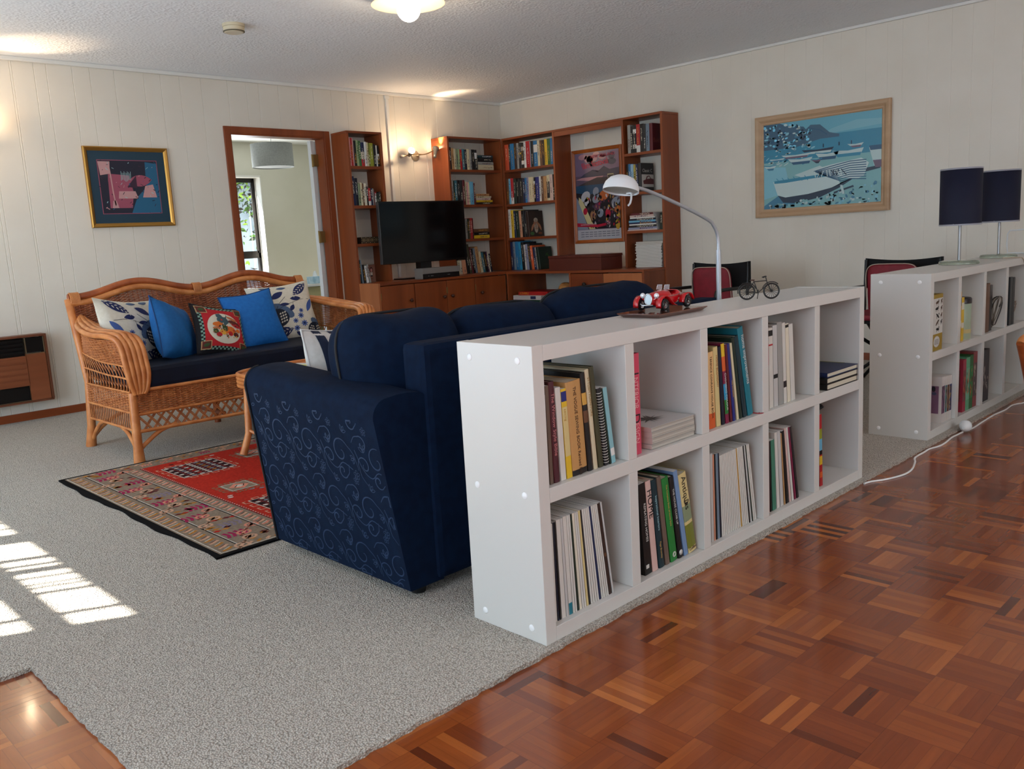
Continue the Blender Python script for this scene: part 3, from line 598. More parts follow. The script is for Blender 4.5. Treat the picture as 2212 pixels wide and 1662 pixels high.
R1 = [(4.862, .056, .249, 'orange red'), (4.806, .023, .245, 'black'), (4.783, .054, .25, 'blue'), (4.729, .036, .249, 'dark brown'), (4.693, .028, .248, 'grey'), (4.665, .034, .247, 'olive black'), (4.631, .037, .24, 'black and white'), (4.594, .029, .248, 'white'),
 (4.565, .055, .25, 'red'), (4.51, .013, .244, 'grey blue'), (4.497, .035, .245, 'black'), (4.462, .051, .242, 'blue and white'), (4.411, .031, .24, 'cream'), (4.38, .031, .238, 'brown'), (4.349, .032, .237, 'dark brown'), (4.317, .037, .24, 'yellow'), (4.28, .037, .242, 'green'), (4.243, .037, .242, 'blue')]
shelf_row(R1, 'top shelf left of poster', G3, XB, 1.74, .17)
R2 = [(4.862, .033, .254, 'brown'), (4.829, .027, .251, 'sky blue'), (4.802, .04, .253, 'red and white'), (4.762, .034, .249, 'dark green'), (4.728, .046, .241, 'black'), (4.682, .053, .234, 'charcoal'), (4.629, .027, .234, 'navy'), (4.602, .026, .242, 'blue'),
 (4.576, .026, .242, 'lilac'), (4.55, .048, .241, 'cream'), (4.502, .023, .238, 'beige'), (4.479, .019, .234, 'black and white'), (4.46, .051, .235, 'royal blue'), (4.409, .024, .239, 'white'), (4.384, .032, .237, 'brown'), (4.352, .044, .233, 'tan'), (4.308, .037, .24, 'cream banded'), (4.271, .043, .242, 'pale pink'), (4.228, .019, .241, 'black')]
shelf_row(R2, 'second shelf left of poster', G3, XB, 1.405, .17)
lean_shelf([(.036, .285, 'white'), (.036, .275, 'yellow'), (.024, .266, 'dark blue'), (.05, .264, 'dark green'), (.033, .262, 'peach'), (.036, .262, 'black'), (.03, .265, 'charcoal')], 'third shelf left of poster', G3, XB, 1.07, .19, 4.858, .5, 3, -1)
lean_shelf([(.036, .285, 'navy'), (.03, .285, 'grey blue'), (.044, .285, 'blue'), (.034, .28, 'cyan'), (.04, .276, 'black'), (.019, .251, 'white'), (.03, .255, 'lavender'), (.03, .258, 'charcoal'), (.034, .238, 'orange'), (.032, .221, 'navy'), (.015, .22, 'grey')], 'desk top left of poster', G3, XB, .745, .19, 4.85, 1, 6.5, -1)
shelf_row([(3.319, .032, .242, 'grey'), (3.287, .026, .227, 'black'), (3.261, .037, .234, 'black and white'), (3.224, .04, .236, 'red and white'), (3.184, .037, .235, 'black'), (3.147, .025, .231, 'charcoal'), (3.122, .037, .229, 'grey blue')], 'top shelf right of poster', G4, XB, 1.74, .17)
shelf_row([(3.345, .027, .245, 'black'), (3.318, .02, .247, 'blue'), (3.298, .032, .242, 'pale blue'), (3.266, .023, .237, 'mustard'), (3.243, .024, .239, 'navy')], 'second shelf right of poster', G4, XB, 1.405, .17)
# cover-out books: the side facing the camera shows the cover picture
def cover_book(X, w, h, d, col, label, group, drawf):
    o = book(X, w, h, d, col, 'hard', label, group=group, letters=False); drawf(o, w, h, d); return o
def dk_art(o, w, h, d):
    m = MB(); fn = lambda u, v: Vector((w+.0008, u*d, v*h)); skin = M('portrait_skin', (178, 120, 88), .6)
    m.blob(fn, ell(.5, .46, .17, .2), 0); m.blob(fn, ell(.5, .34, .13, .2), 1); m.blob(fn, ell(.5, .64, .14, .09), 1); m.blob(fn, leaf(.25, .36, .36, .12, 1.0), 0); m.blob(fn, leaf(.76, .38, .36, .12, 2.1), 0)
    m.blob(fn, ell(.2, .12, .14, .07), 2); m.blob(fn, ell(.75, .12, .14, .05), 3); m.build('cover_picture', [skin, M('portrait_beard', (190, 178, 160), .7), M('cover_green', (40, 70, 38), .6), M('cover_rust', (120, 60, 30), .6)], o, local=True)
cover_book(XB(4.600, 1.07, 3), .03, .253, .212, 'dark brown', 'dark book with a bearded old man on its cover, third shelf', G3, dk_art)
def gr_art(o, w, h, d):
    m = MB(); fn = lambda u, v: Vector((w+.0008, u*d, v*h)); m.blob(fn, leaf(.6, .66, .3, .08, .5), 0); m.blob(fn, leaf(.7, .6, .25, .08, -.5), 0); m.stroke(fn, [(.35, .2), (.8, .2)], .012, 1); m.build('cover_picture', [M('cover_leaf', (44, 84, 36), .6), M('cover_line', (84, 74, 50), .6)], o, local=True)
cover_book(XB(4.472, .745, 6.5), .03, .22, .19, 'dark green', 'dark green book with a faint leaf on its cover, desk top', G3, gr_art)
ink_w = M('pale_ink', (206, 204, 198), .5); ink_b = M('dark_ink', (24, 22, 22), .5); ink_r = M('crimson_ink', (196, 40, 62), .5)
def bald(o, w, h, d):
    X_ = frame_mat((w+.0009, .012, h*.38), (0, 1, 0), (0, 0, 1)); text('title', 'Bald', .052, X_, M('dusty_red_ink', (130, 66, 60), .5), o)
cover_book(XB(3.084, 1.74, 0), .031, .229, .17, 'maroon', 'deep red book with large cover lettering, top shelf right of poster', G4, bald)
def classic(o, w, h, d):
    fn = lambda u, v: Vector((w+.0008, u*d, v*h)); m = MB(); m.add([fn(.06, .16), fn(1, .16), fn(1, .6), fn(.06, .6)], [(0, 1, 2, 3)], 0)
    car_ = [(.2, .26), (.16, .38), (.36, .42), (.46, .54), (.66, .56), (.8, .46), (1, .44), (1, .26)]; m.blob(lambda u, v: fn(u, v)+Vector((.0004, 0, 0)), car_, 1, 1)
    m.blob(lambda u, v: fn(u, v)+Vector((.0008, 0, 0)), [(.46, .44), (.52, .51), (.64, .53), (.73, .46)], 0, 1); m.build('cover_picture', [ink_w, M('cover_car_maroon', (96, 30, 38), .4)], o, local=True)
    text('title', 'Classic C', .040, frame_mat((w+.0012, d*.12, h*.73), (0, 1, 0), (0, 0, 1)), ink_w, o, sx=.95)
cover_book(XB(3.216, 1.405, 0), .03, .245, .185, 'charcoal', 'large dark book with a maroon car on its cover, second shelf', G4, classic)
stack([(.24, .17, .018, 'maroon', .03), (.26, .18, .018, 'pale pink', .018), (.27, .18, .012, 'white', .02), (.29, .19, .016, 'dark navy', .01), (.29, .19, .016, 'sky blue', .005), (.30, .19, .014, 'navy', .005), (.29, .19, .012, 'white', .01), (.30, .19, .018, 'charcoal', .005), (.31, .19, .018, 'lavender', 0), (.32, .19, .01, 'pale pink', -.01)],
      1.07, 0, 0, 'third shelf right of poster', 'magazines stacked right of the poster', X=Matrix.Translation((4.735, 3.335, 0)) @ Matrix.Rotation(-PI/2, 4, 'Z'), name='magazine', kind='paper', word='magazine')
book(XB(2.998, 1.07, 0), .03, .142, .18, 'dark green', 'hard', 'dark green upright book at the right of the magazine stack', group=G4)
# tall stack of white journals
zz = .745
for i in range(24):
    th = .0094; dx = random.uniform(-.008, .008)
    X_ = Matrix.Translation((4.735, 3.262+dx, zz)) @ Matrix.Rotation(-PI/2, 4, 'Z') @ Matrix(((0, 0, 1, 0), (0, 1, 0, 0), (-1, 0, 0, th), (0, 0, 0, 1)))
    top = i >= 21
    book(X_, th-.0016, .278+(.01 if top else 0), .19, 'off-white' if top else 'white', 'mag', 'slim grey white journal in the top of the tall stack' if top else 'slim white journal in the tall stack on the desk top', 'journal', 'white journals in the tall stack', letters=False, name='journal')
    zz += th
# ------------------------------------------------------------------ contents of the near divider
SZ = BS+BD+.0002; BZ = BT+.0002
def XC(x, z, tilt=0, y=.02): return XA(x, z, tilt, y)
CC.update({'off white': (206, 202, 192), 'fawn': (186, 140, 84), 'wine': (74, 26, 36), 'coral pink': (206, 70, 96), 'blush': (206, 172, 162), 'petrol': (16, 44, 52), 'taupe': (104, 86, 74), 'grass green': (34, 118, 50), 'powder blue': (112, 140, 176),
 'butter': (206, 186, 128), 'apricot': (222, 180, 122), 'turquoise': (24, 112, 128), 'grey white': (188, 186, 182), 'sea green': (62, 120, 98), 'magenta': (120, 26, 60), 'salmon': (206, 140, 110), 'olive green': (60, 58, 34), 'ochre': (196, 150, 66)})
G5 = 'books in the near divider'
def title(o, s, size, w, h, z, mat, y=-.0010, sx=1., off=0):
    text('title', s, size, frame_mat((w/2+off, y, z), (0, 0, -1), (1, 0, 0)), mat, o, sx=sx)
def near_row(items, z, start, t0, t1, place):
    ms = lean_rows(start, z, [(i[0], i[1]) for i in items], t0, t1, XC); out = []
    for it, m in zip(items, ms):
        w_, h_, d_, col, kind, lab = it[:6]; kw = it[6] if len(it) > 6 else {}
        out.append(book(m, w_-.0008, h_, d_, col, kind, lab+', '+place, group=G5, near=True, letters=False, **kw))
    return out
# first cubby, top row
o = near_row([(.010, .239, .2, 'off white', 'paper', 'slim off-white booklet at the left end'), (.013, .262, .2, 'taupe', 'paper', 'thin grey brown book beside the wine one'),
 (.022, .270, .21, 'wine', 'hard', 'wine red book with its title in rose letters'), (.020, .251, .19, 'off white', 'paper', 'off-white book with a plain spine'),
 (.021, .244, .19, 'yellow', 'paper', 'yellow sewing guide with a blue spine head', {'bands': [(.86, .97, 'royal blue'), (.25, .8, 'butter')]}),
 (.060, .258, .2, 'fawn', 'hard', 'thick fawn sewing book with dark lettering', {'bands': [(0, .06, 'black')]}),
 (.019, .275, .23, 'black', 'hard', 'black and brown art book', {'bands': [(.5, .62, 'brown'), (.68, .8, 'ochre')]}),
 (.017, .282, .24, 'beige', 'hard', 'beige furniture book'), (.021, .286, .24, 'olive green', 'hard', 'tall olive brown hardback'),
 (.018, .223, .18, 'charcoal', 'paper', 'wire bound dark notebook'), (.006, .222, .18, 'dark green', 'paper', 'very thin dark green booklet'), (.017, .221, .18, 'pale teal', 'paper', 'pale teal book with a white label', {'bands': [(.1, .2, 'white')]})], SZ, .052, 0, 7.6, 'first upper cubby')
rose_ink = M('rose_ink', (190, 120, 120), .5); brown_ink = M('brown_ink', (60, 34, 20), .5); gold_ink = M('gold_ink', (196, 158, 84), .4)
title(o[2], 'The Window Style Bible', .017, .022, .27, .24, rose_ink)
title(o[5], 'THE VOGUE SEWING BOOK Revised Edition', .0155, .06, .258, .242, brown_ink, sx=.88)
title(o[7], 'STYLISH FURNITURE', .012, .017, .282, .26, M('faded_gold_ink', (150, 120, 70), .5)); title(o[4], 'sewing', .012, .021, .244, .19, gold_ink)
m = MB()
for i in range(26):
    z = .01+i*.0080; m.tube([(.009+.010*math.cos(a), .004+.007*math.sin(a), z+.0012*math.sin(a)) for a in [2*PI*j/10 for j in range(10)]], .0009, 4, closed=True)
m.build('wire_binding', M('white_wire', (210, 206, 196), .4), o[9], local=True)
# first cubby, bottom row: a run of slim white magazines
def mag_run(spec, z, start, t0, t1, place, group, y=.02):
    ms = lean_rows(start, z, [(s[0], s[1]) for s in spec], t0, t1, XC)
    for i, (s, m) in enumerate(zip(spec, ms)):
        w_, h_, col, lab = s[:4]; bands = s[4] if len(s) > 4 else ()
        lab = lab or 'slim white magazine among its like'
        book(m, w_-.0005, h_, .21, col, 'mag', f'{lab}, {place}', 'magazine', group, near=True, letters=False, bands=bands, pages=paper_w)
W_ = 'off white'; V_ = 'grey white'
spec = [(.007, .274, W_, ''), (.007, .274, W_, ''), (.006, .275, 'dark navy', 'navy spined magazine near the left'), (.006, .275, 'black', 'black magazine beside the navy one'), (.016, .278, W_, 'thick white magazine left of a blue marked one'), (.009, .278, V_, 'pale grey magazine'), (.014, .28, W_, 'wide white magazine with blue foot', [(0, .12, 'turquoise')]),
 (.007, .28, W_, ''), (.007, .28, W_, ''), (.006, .28, 'dark green', 'dark green spined magazine amid white ones'), (.009, .28, 'ivory', 'ivory magazine right of the green one'), (.007, .28, W_, ''), (.007, .28, W_, ''), (.008, .281, 'butter', 'buttery cream magazine'), (.005, .281, 'charcoal', 'thin charcoal magazine'), (.007, .281, W_, ''), (.007, .281, W_, ''), (.007, .281, W_, ''), (.007, .282, W_, ''), (.006, .282, 'navy', 'thin dark blue magazine'), (.006, .282, W_, ''), (.007, .282, W_, ''), (.006, .282, W_, ''), (.006, .282, W_, ''), (.011, .282, 'dark brown', 'dark brown magazine near the right', [(.42, .46, 'brown')]), (.007, .283, V_, 'last grey white magazine at the right')]
mag_run(spec, BZ, .05, 0, 8, 'first lower cubby', 'magazines in the first lower cubby')
# second cubby, top row
ob = book(XC(.4135, SZ), .048, .296, .24, 'coral pink', 'hard', 'thick pink interior design book standing upright, second upper cubby', group=G5, near=True, letters=False)
m = MB(); m.add([(-.0005, .004, .001), (-.0005, .24, .001), (-.0005, .24, .295), (-.0005, .004, .295)], [(0, 1, 2, 3)]); m.build('front_cover', M('orange_cover', (196, 108, 40), .45), ob, local=True)
pk = M('pale_pink_ink', (232, 170, 170), .5)
text('title', 'NTERIOR', .031, frame_mat((.024, -.0011, .228), (0, 0, -1), (1, 0, 0)), pk, ob, sx=.72); text('title', 'I', .042, frame_mat((.024, -.0011, .243), (0, 0, -1), (1, 0, 0)), ink_b, ob)
text('title', 'D', .044, frame_mat((.024, -.0011, .122), (0, 0, -1), (1, 0, 0)), ink_b, ob, sx=.9); text('title', 'ESIGN', .031, frame_mat((.024, -.0011, .094), (0, 0, -1), (1, 0, 0)), pk, ob, sx=.72)
zz = SZ
for i, (th, dx) in enumerate(((.014, 0), (.020, .004), (.018, .002), (.014, 0))):
    X_ = Matrix.Translation((.5 + dx, .012, zz)) @ Matrix(((0, 0, 1, 0), (0, 1, 0, 0), (-1, 0, 0, th), (0, 0, 0, 1)))
    # spine end faces -x : local y (depth) runs +x, local z (height) runs +y
    X_ = Matrix.Translation((.505+dx, .246, zz)) @ Matrix(((0, 1, 0, 0), (0, 0, -1, 0), (-1, 0, 0, th), (0, 0, 0, 1)))
    col = 'grey white'
    q = book(X_, th-.0008, .228, .222, col, 'paper', ('white magazine with a black burst on its cover, topmost of the pile' if i == 3 else ['lowest', 'second lowest', 'third'][i]+' thick white magazine of the flat pile')+', second upper cubby', 'magazine', 'magazines piled flat beside the pink book', near=True, letters=False, bands=[(.0, .999, 'pale pink')], pages=P('cut_pages_grey', (188, 182, 170), (150, 142, 130), 1, rough=.85, stretch=(700, 2, 2)))
    if i == 3:
        m = MB(); fn = lambda u, v: Vector((-.0009, .012+.2*u, .228-.222*v)); rr = random.Random(3)
        star = [((.45+(.34 if k % 2 else .12)*rr.uniform(.6, 1.1)*math.cos(2*PI*k/26)), .38+(.26 if k % 2 else .1)*rr.uniform(.6, 1.1)*math.sin(2*PI*k/26)) for k in range(26)]
        m.blob(fn, star, 0, 1); m.stroke(fn, [(.2, .75), (.45, .7), (.6, .8)], .03, 0); m.stroke(fn, [(.3, .9), (.7, .86)], .02, 0)
        m.build('cover_picture', [M('charcoal_print', (74, 70, 66), .5)], q, local=True)
    zz += th
# second cubby, bottom row
o = near_row([(.034, .288, .21, 'black', 'paper', 'black paperback with small white lettering'), (.028, .289, .22, 'blush', 'hard', 'blush pink book titled in large black capitals'), (.028, .286, .23, 'petrol', 'hard', 'dark petrol blue interiors book'),
 (.022, .290, .21, 'taupe', 'hard', 'taupe hardback beside the green one'), (.035, .279, .21, 'grass green', 'hard', 'grass green book with a white emblem'), (.024, .276, .2, 'black', 'hard', 'glossy black book right of the green one'),
 (.021, .290, .22, 'powder blue', 'paper', 'powder blue book'), (.044, .272, .2, 'butter', 'hard', 'thick butter yellow antiques book', {'bands': [(.06, .36, 'olive'), (.4, .6, 'sage')]})], BZ, .458, 4.5, 11, 'second lower cubby')
title(o[0], 'REPEATING HOMES', .014, .034, .288, .225, ink_w, off=.004); title(o[1], 'HOME', .031, .028, .289, .262, ink_b, sx=1.05); title(o[2], 'Inspirational Interiors', .013, .028, .286, .235, M('pale_teal_ink', (150, 190, 196), .5)); title(o[2], 'Page Bromley', .010, .028, .286, .085, gold_ink)
title(o[4], 'The Complete Book of Home Style', .0095, .035, .279, .255, gold_ink); title(o[5], 'THE HOUSE CLOSE UP', .012, .024, .276, .235, ink_w); title(o[7], 'Antiques', .032, .044, .272, .262, ink_b); text('title', 'Collins', .014, frame_mat((.022, -.0011, .012), (1, 0, 0), (0, 0, 1)), brown_ink, o[7], align='CENTER')
m = MB(); fn = lambda u, v: Vector((u, -.0012, v)); m.stroke(fn, [(.022+.010*math.cos(a), .178+.012*math.sin(a)) for a in [2.2+k*.35 for k in range(13)]], .004, 0); m.build('swirl_ornament', ink_b, o[7], local=True)
m = MB(); m.blob(fn, ell(.0175, .022, .009, .009), 0); m.blob(lambda u, v: fn(u, v)-Vector((0, .0002, 0)), leaf(.0175, .022, .014, .006, .8), 1); m.build('emblem', [ink_w, cm('grass green')], o[4], local=True)
m = MB(); m.lathe([(0, 0), (.009, 0), (.0092, .0004), (0, .0006)], 16, X=Matrix.Translation((.012, -.0008, .018)) @ Matrix.Rotation(PI/2, 4, 'X')); m.build('emblem', ink_w, o[5], local=True)
m = MB(); m.box(.006, .02, -.0014, -.0009, .02, .032); m.build('barcode_label', ink_w, o[0], local=True)
# third cubby, top row
o = near_row([(.010, .28, .2, 'turquoise', 'paper', 'thin book with red foot and turquoise head', {'bands': [(0, .22, 'red')]}), (.040, .249, .22, 'apricot', 'hard', 'thick apricot house book with red foot', {'bands': [(0, .2, 'orange')]}), (.026, .262, .2, 'butter', 'hard', 'butter coloured economy book'),
 (.018, .260, .2, 'dark navy', 'hard', 'slim navy book beside the rainbow one'), (.020, .268, .2, 'magenta', 'hard', 'rainbow spined colour book', {'bands': [(.84, 1, 'yellow'), (.66, .84, 'orange'), (.3, .5, 'cyan'), (.12, .3, 'grass green')]}), (.013, .264, .2, 'maroon', 'paper', 'slim maroon book'), (.016, .264, .2, 'royal blue', 'hard', 'royal blue hardback'),
 (.012, .265, .2, 'cream', 'paper', 'thin cream book left of the dark green one'), (.018, .283, .22, 'dark green', 'hard', 'tall dark green hardback'), (.024, .285, .22, 'petrol', 'hard', 'dark petrol book beside the turquoise one'), (.034, .312, .24, 'turquoise', 'hard', 'tall turquoise home improvements book')], SZ, .802, 1, 12, 'third upper cubby')
title(o[1], "TERENCE CONRAN'S HOUSE BOOK", .014, .04, .249, .235, brown_ink, sx=.9); title(o[2], 'HOME ECONOMY', .013, .026, .262, .235, M('rust_ink', (150, 84, 40), .5)); title(o[4], 'CHOOSING COLOUR', .013, .02, .268, .17, ink_w); title(o[10], 'home improvements', .026, .034, .312, .285, ink_w, sx=.8, off=.004)
title(o[6], 'THE INTERIOR', .009, .016, .264, .14, gold_ink)
rb = M('red_ribbon', (150, 24, 36), .6); m = MB(); m.tube([(.034, .01, .004), (.046, -.01, .0015), (.058, -.006, .0015), (.068, -.018, .0015)], .0016, 5, up=(0, 0, 1)); m.tube([(.046, -.01, .0015), (.056, -.02, .0015), (.064, -.019, .0015)], .0016, 5)
br = m.build('ribbon', rb, o[10], local=True); br.matrix_local = Matrix.Rotation(math.radians(12), 4, 'Y')
# third cubby, bottom row
spec = [(.016, .298, W_, 'thick white magazine with black print at the left', [(.7, .85, 'charcoal')]), (.015, .298, V_, 'pale grey magazine second from the left'), (.008, .292, 'salmon', 'salmon orange spined magazine'), (.007, .292, 'black', 'black magazine by the salmon one'), (.014, .291, 'grey blue', 'grey blue magazine'), (.007, .29, 'dark navy', 'navy magazine left of the white run')]
spec += [(.0085, .280+.0004*i, W_, '') for i in range(11)] + [(.005, .284, 'ochre', 'thin ochre magazine amid white ones')] + [(.0085, .285, W_, '') for i in range(4)] + [(.006, .285, 'black', 'thin black magazine toward the right')] + [(.0085, .285, V_, 'light grey magazine') for i in range(1)] + [(.005, .285, 'dark green', 'bottle green magazine near the right'), (.0085, .285, W_, ''), (.0085, .285, W_, '')]
mag_run(spec, BZ, .80, 0, 9.5, 'third lower cubby', 'magazines in the third lower cubby')
# fourth cubby, top row
o = near_row([(.030, .284, .22, 'off white', 'paper', 'thick white volume with a pink label', {'bands': [(.82, .9, 'white'), (.55, .82, 'pink'), (.9, .97, 'black')]}), (.028, .284, .22, 'off white', 'paper', 'white volume with a red rimmed label', {'bands': [(.9, .97, 'black'), (.78, .8, 'red')]}), (.030, .290, .23, 'grey white', 'paper', 'grey white volume with dark flecks', {'bands': [(.35, .4, 'black')]}), (.034, .297, .23, 'grey', 'paper', 'silver grey volume'), (.022, .292, .23, 'off white', 'paper', 'white volume with a black dash', {'bands': [(.2, .28, 'charcoal')]}), (.024, .287, .23, 'ivory', 'paper', 'ivory volume with a small dark cap', {'bands': [(.95, .985, 'black')]}), (.030, .282, .22, 'off white', 'paper', 'wide white volume at the right end')], SZ, 1.168, .5, 4, 'fourth upper cubby')
o = near_row([(.028, .27, .21, 'blush', 'mag', 'blush and white magazine at the left'), (.010, .262, .2, 'black', 'mag', 'black magazine with a picture spine'), (.026, .262, .2, 'sea green', 'paper', 'sea green book'), (.020, .285, .2, 'off white', 'mag', 'white magazine right of the green book'), (.022, .287, .21, 'grey white', 'mag', 'grey white magazine'), (.008, .275, .2, 'tan', 'mag', 'thin tan magazine'), (.018, .282, .2, 'black', 'mag', 'wide black magazine'), (.012, .29, .2, 'blush', 'mag', 'pinkish magazine right of the black one'), (.014, .29, .21, 'off white', 'mag', 'white magazine beside the magenta one'), (.012, .29, .2, 'magenta', 'mag', 'magenta spined magazine'), (.014, .29, .2, 'charcoal', 'mag', 'charcoal magazine at the right end')], BZ, 1.17, .5, 11.5, 'fourth lower cubby')
# fifth cubby
zz = SZ
for i, (th, c_, lb) in enumerate(((.024, 'black', 'black spined book lying lowest of three'), (.024, 'black', 'black spined book lying in the middle of three'), (.020, 'navy', 'navy book with a red shape on its cover, topmost of three'))):
    X_ = Matrix.Translation((1.6, .262, zz)) @ Matrix(((0, 1, 0, 0), (0, 0, -1, 0), (-1, 0, 0, th), (0, 0, 0, 1)))
    q = book(X_, th-.0008, .262, .268, c_, 'hard', lb+', fifth upper cubby', group=G5, near=True, letters=False)
    if i == 2:
        m = MB(); fn = lambda u, v: Vector((-.0008, .27*u, .262*v)); m.blob(fn, ell(.3, .45, .2, .18), 0); m.stroke(fn, [(.1, .03), (.5, .06), (.95, .05)], .05, 1); m.stroke(fn, [(.7, .1), (.96, .3), (.97, .8)], .05, 1); m.build('cover_picture', [M('cover_red_shape', (176, 44, 40), .5), M('cover_olive', (96, 110, 40), .5)], q, local=True)
    zz += th
o = near_row([(.014, .285, .2, 'off white', 'mag', 'white magazine with a green band', {'bands': [(.18, .68, 'sea green')]}), (.014, .285, .2, 'ivory', 'mag', 'ivory magazine with a brown band', {'bands': [(.18, .68, 'maroon')]}), (.024, .287, .2, 'red', 'paper', 'multicoloured folder at the right', {'bands': [(.12, .2, 'orange'), (.3, .42, 'yellow'), (.44, .5, 'black'), (.5, .66, 'sky blue'), (.66, .8, 'lime')]})], BZ, 1.545, 0, 2.5, 'fifth lower cubby')
ht = thing('cap', (1.70, .12, .334), 'black rounded cap lying on the upright magazines, fifth lower cubby', 'cap')
m = MB(); X_ = Matrix.Translation((1.66, .13, .338)); m.lathe([(0, -.012), (.072, -.010), (.08, -.004), (.075, .002), (.05, .012), (0, .016)], 24, X=X_); m.build('brim', black_m, ht)
# ------------------------------------------------------------------ contents of the far divider
fx, fy = BX2, BY2
ct = thing('box', (fx+.105, .15, SZ), 'tall white and mustard box printed with black cats', 'box')
m = MB(); m.box(2.728, 2.862, .022, .2, SZ, SZ+.268); m.build('carton', M('mustard_card', (150, 122, 40), .6), ct)
m = MB(); F_ = lambda u, v: Vector((2.728+.134*u, .0216, SZ+.268*v)); m.add([F_(0, .3), F_(1, .3), F_(1, .93), F_(0, .93)], [(0, 1, 2, 3)], 0)
F2 = lambda u, v: F_(u, v)-Vector((0, .0004, 0))
m.blob(F2, ell(.45, .16, .3, .1), 0)
for i, (cx, cy, c_) in enumerate(((.45, .86, 1), (.85, .87, 1), (.42, .75, 2), (.85, .75, 1), (.5, .62, 2), (.85, .62, 1), (.48, .50, 1), (.86, .5, 2), (.52, .38, 2))):
    m.blob(F2, leaf(cx, cy, .34 if cx < .6 else .16, .05, random.uniform(-.3, .5)), c_); m.blob(F2, ell(cx+.12 if cx < .6 else cx+.05, cy+.03, .04, .02, 8), c_)
    for k in (-.08, .08): m.stroke(F2, [(cx+k*(1 if cx < .6 else .5), cy), (cx+k*(1.2 if cx < .6 else .6), cy-.05)], .03, c_)
for i in range(4): m.stroke(F2, [(.25, .12+i*.025), (.65, .12+i*.025)], .008, 2)
m.build('print', [M('box_white', (196, 192, 184), .6), M('cat_brown', (84, 62, 44), .6), M('cat_black', (26, 22, 22), .6)], ct)
for i, (x, w_, h_, c_, lb) in enumerate(((3.104, .044, .252, 'ochre', 'taller ochre yellow book left of the tin'), (3.150, .036, .222, 'yellow', 'shorter yellow book touching the tin'))):
    book(XA(x, SZ, 0, .03), w_, h_, .18, c_, 'paper', lb, group='books in the far divider', near=True, letters=False, bands=[(.72, .88, 'dark brown' if i == 0 else 'ivory'), (.3, .42, 'ivory')])
tn = thing('tin', (3.27, .085, SZ), 'pale green oval tin with a dark lid', 'tin')
m = MB(); m.lathe([(.056, 0), (.056, .195), (.052, .2)], 28, o=(3.275, .082, SZ)); m.build('body', P('tin_green', (150, 164, 140), (168, 176, 146), 8, rough=.4), tn)
m = MB(); m.lathe([(.0575, .182), (.0575, .206), (.052, .212), (0, .212)], 28, 0, o=(3.275, .082, SZ)); m.build('lid', M('dark_lid', (32, 24, 28), .4), tn)
m = MB(); m.lathe([(.0565, .03), (.0565, .05)], 28, 0, o=(3.275, .082, SZ), cap=False); m.build('band', M('tin_cream_band', (196, 178, 120), .4), tn)
book(XA(3.50, SZ, 0, .03), .09, .262, .2, 'brown', 'hard', 'thick russet brown album beside tangled cords', 'album', near=True, letters=False)
ad = thing('power_adaptor', (3.63, .12, SZ), 'black adaptor block with tangled grey cords in far divider', 'adaptor')
m = MB(); m.box(3.60, 3.645, .035, .2, SZ, SZ+.25, c=.004); m.build('block', black_p, ad)
m = MB(); r_ = random.Random(5)
for k in range(4):
    pts = [(3.685+.035*math.sin(a*1.3+k), .03+.022*math.cos(a+k*2), SZ+.012+.17*abs(math.sin(a*.55+k*.7))) for a in [i*.35 for i in range(22)]]; m.tube(pts, .0028, 6, k % 2)
m.build('cord', [M('grey_cord', (128, 118, 104), .5), M('dark_cord', (40, 36, 34), .5)], ad)
lp = thing('laptop', (3.93, .14, SZ), 'dark closed laptop stood on edge in the far divider', 'laptop')
m = MB(); m.box(3.890, 3.935, .018, .27, SZ, SZ+.272, c=.004); m.build('base', M('dark_grey_case', (22, 26, 28), .4), lp)
m = MB(); m.box(3.9355, 3.98, .018, .27, SZ, SZ+.268, c=.004); m.build('screen_lid', M('darker_case', (16, 18, 20), .45), lp)
m = MB()
for k in range(3): m.tube([(4.03+.03*math.sin(a+k), .05+.02*math.cos(a*1.4+k), SZ+.004+.12*abs(math.sin(a*.5+k))) for a in [i*.35 for i in range(18)]], .0025, 6)
tag(m.build('cable', M('pinkish_cord', (150, 132, 118), .5)), 'tangle of pale cable beside the laptop', 'cable')
# jigsaw boxes
def puzzle(x, w_, h_, d_, c1, c2, c3, lab, seed, y=.03):
    t = thing('puzzle_box', (x+w_/2, y+d_/2, BZ), lab, 'box', 'jigsaw boxes in the far divider'); m = MB(); m.box(x, x+w_, y, y+d_, BZ, BZ+h_); m.build('box', M('box_side_'+str(seed), c1, .5), t)
    m = MB(); r_ = random.Random(seed); F = lambda u, v: Vector((x+w_*u, y-.0004, BZ+h_*v)); G = lambda u, v: Vector((x-.0004, y+d_*u, BZ+h_*v))
    for S in (F, G):
        m.add([S(.06, .2), S(.94, .2), S(.94, .8), S(.06, .8)], [(0, 1, 2, 3)], 0); S2 = (lambda S: (lambda u, v: S(u, v)+(S(u, v)-Vector((x+w_/2, y+d_/2, BZ+h_/2))).normalized()*.0006))(S)
        for k in range(16): m.blob(S2, ell(r_.uniform(.15, .85), r_.uniform(.24, .76), r_.uniform(.04, .1), r_.uniform(.03, .07), 7), r_.choice((1, 2)), 1)
    m.build('picture', [M('pz_a%d' % seed, c2, .5), M('pz_b%d' % seed, c3, .5), M('pz_c%d' % seed, tuple(int(v*.4) for v in c3), .5)], t)
puzzle(2.900, .046, .231, .22, (204, 196, 190), (120, 84, 110), (70, 74, 100), 'white jigsaw box with a mauve palace picture, leftmost', 1)
puzzle(2.947, .030, .228, .2, (206, 198, 190), (60, 110, 120), (170, 130, 60), 'white jigsaw box with a teal picture, second from left', 2)
puzzle(2.978, .028, .226, .2, (206, 198, 188), (90, 40, 30), (190, 140, 50), 'white jigsaw box with a dark gold picture, third from left', 3)
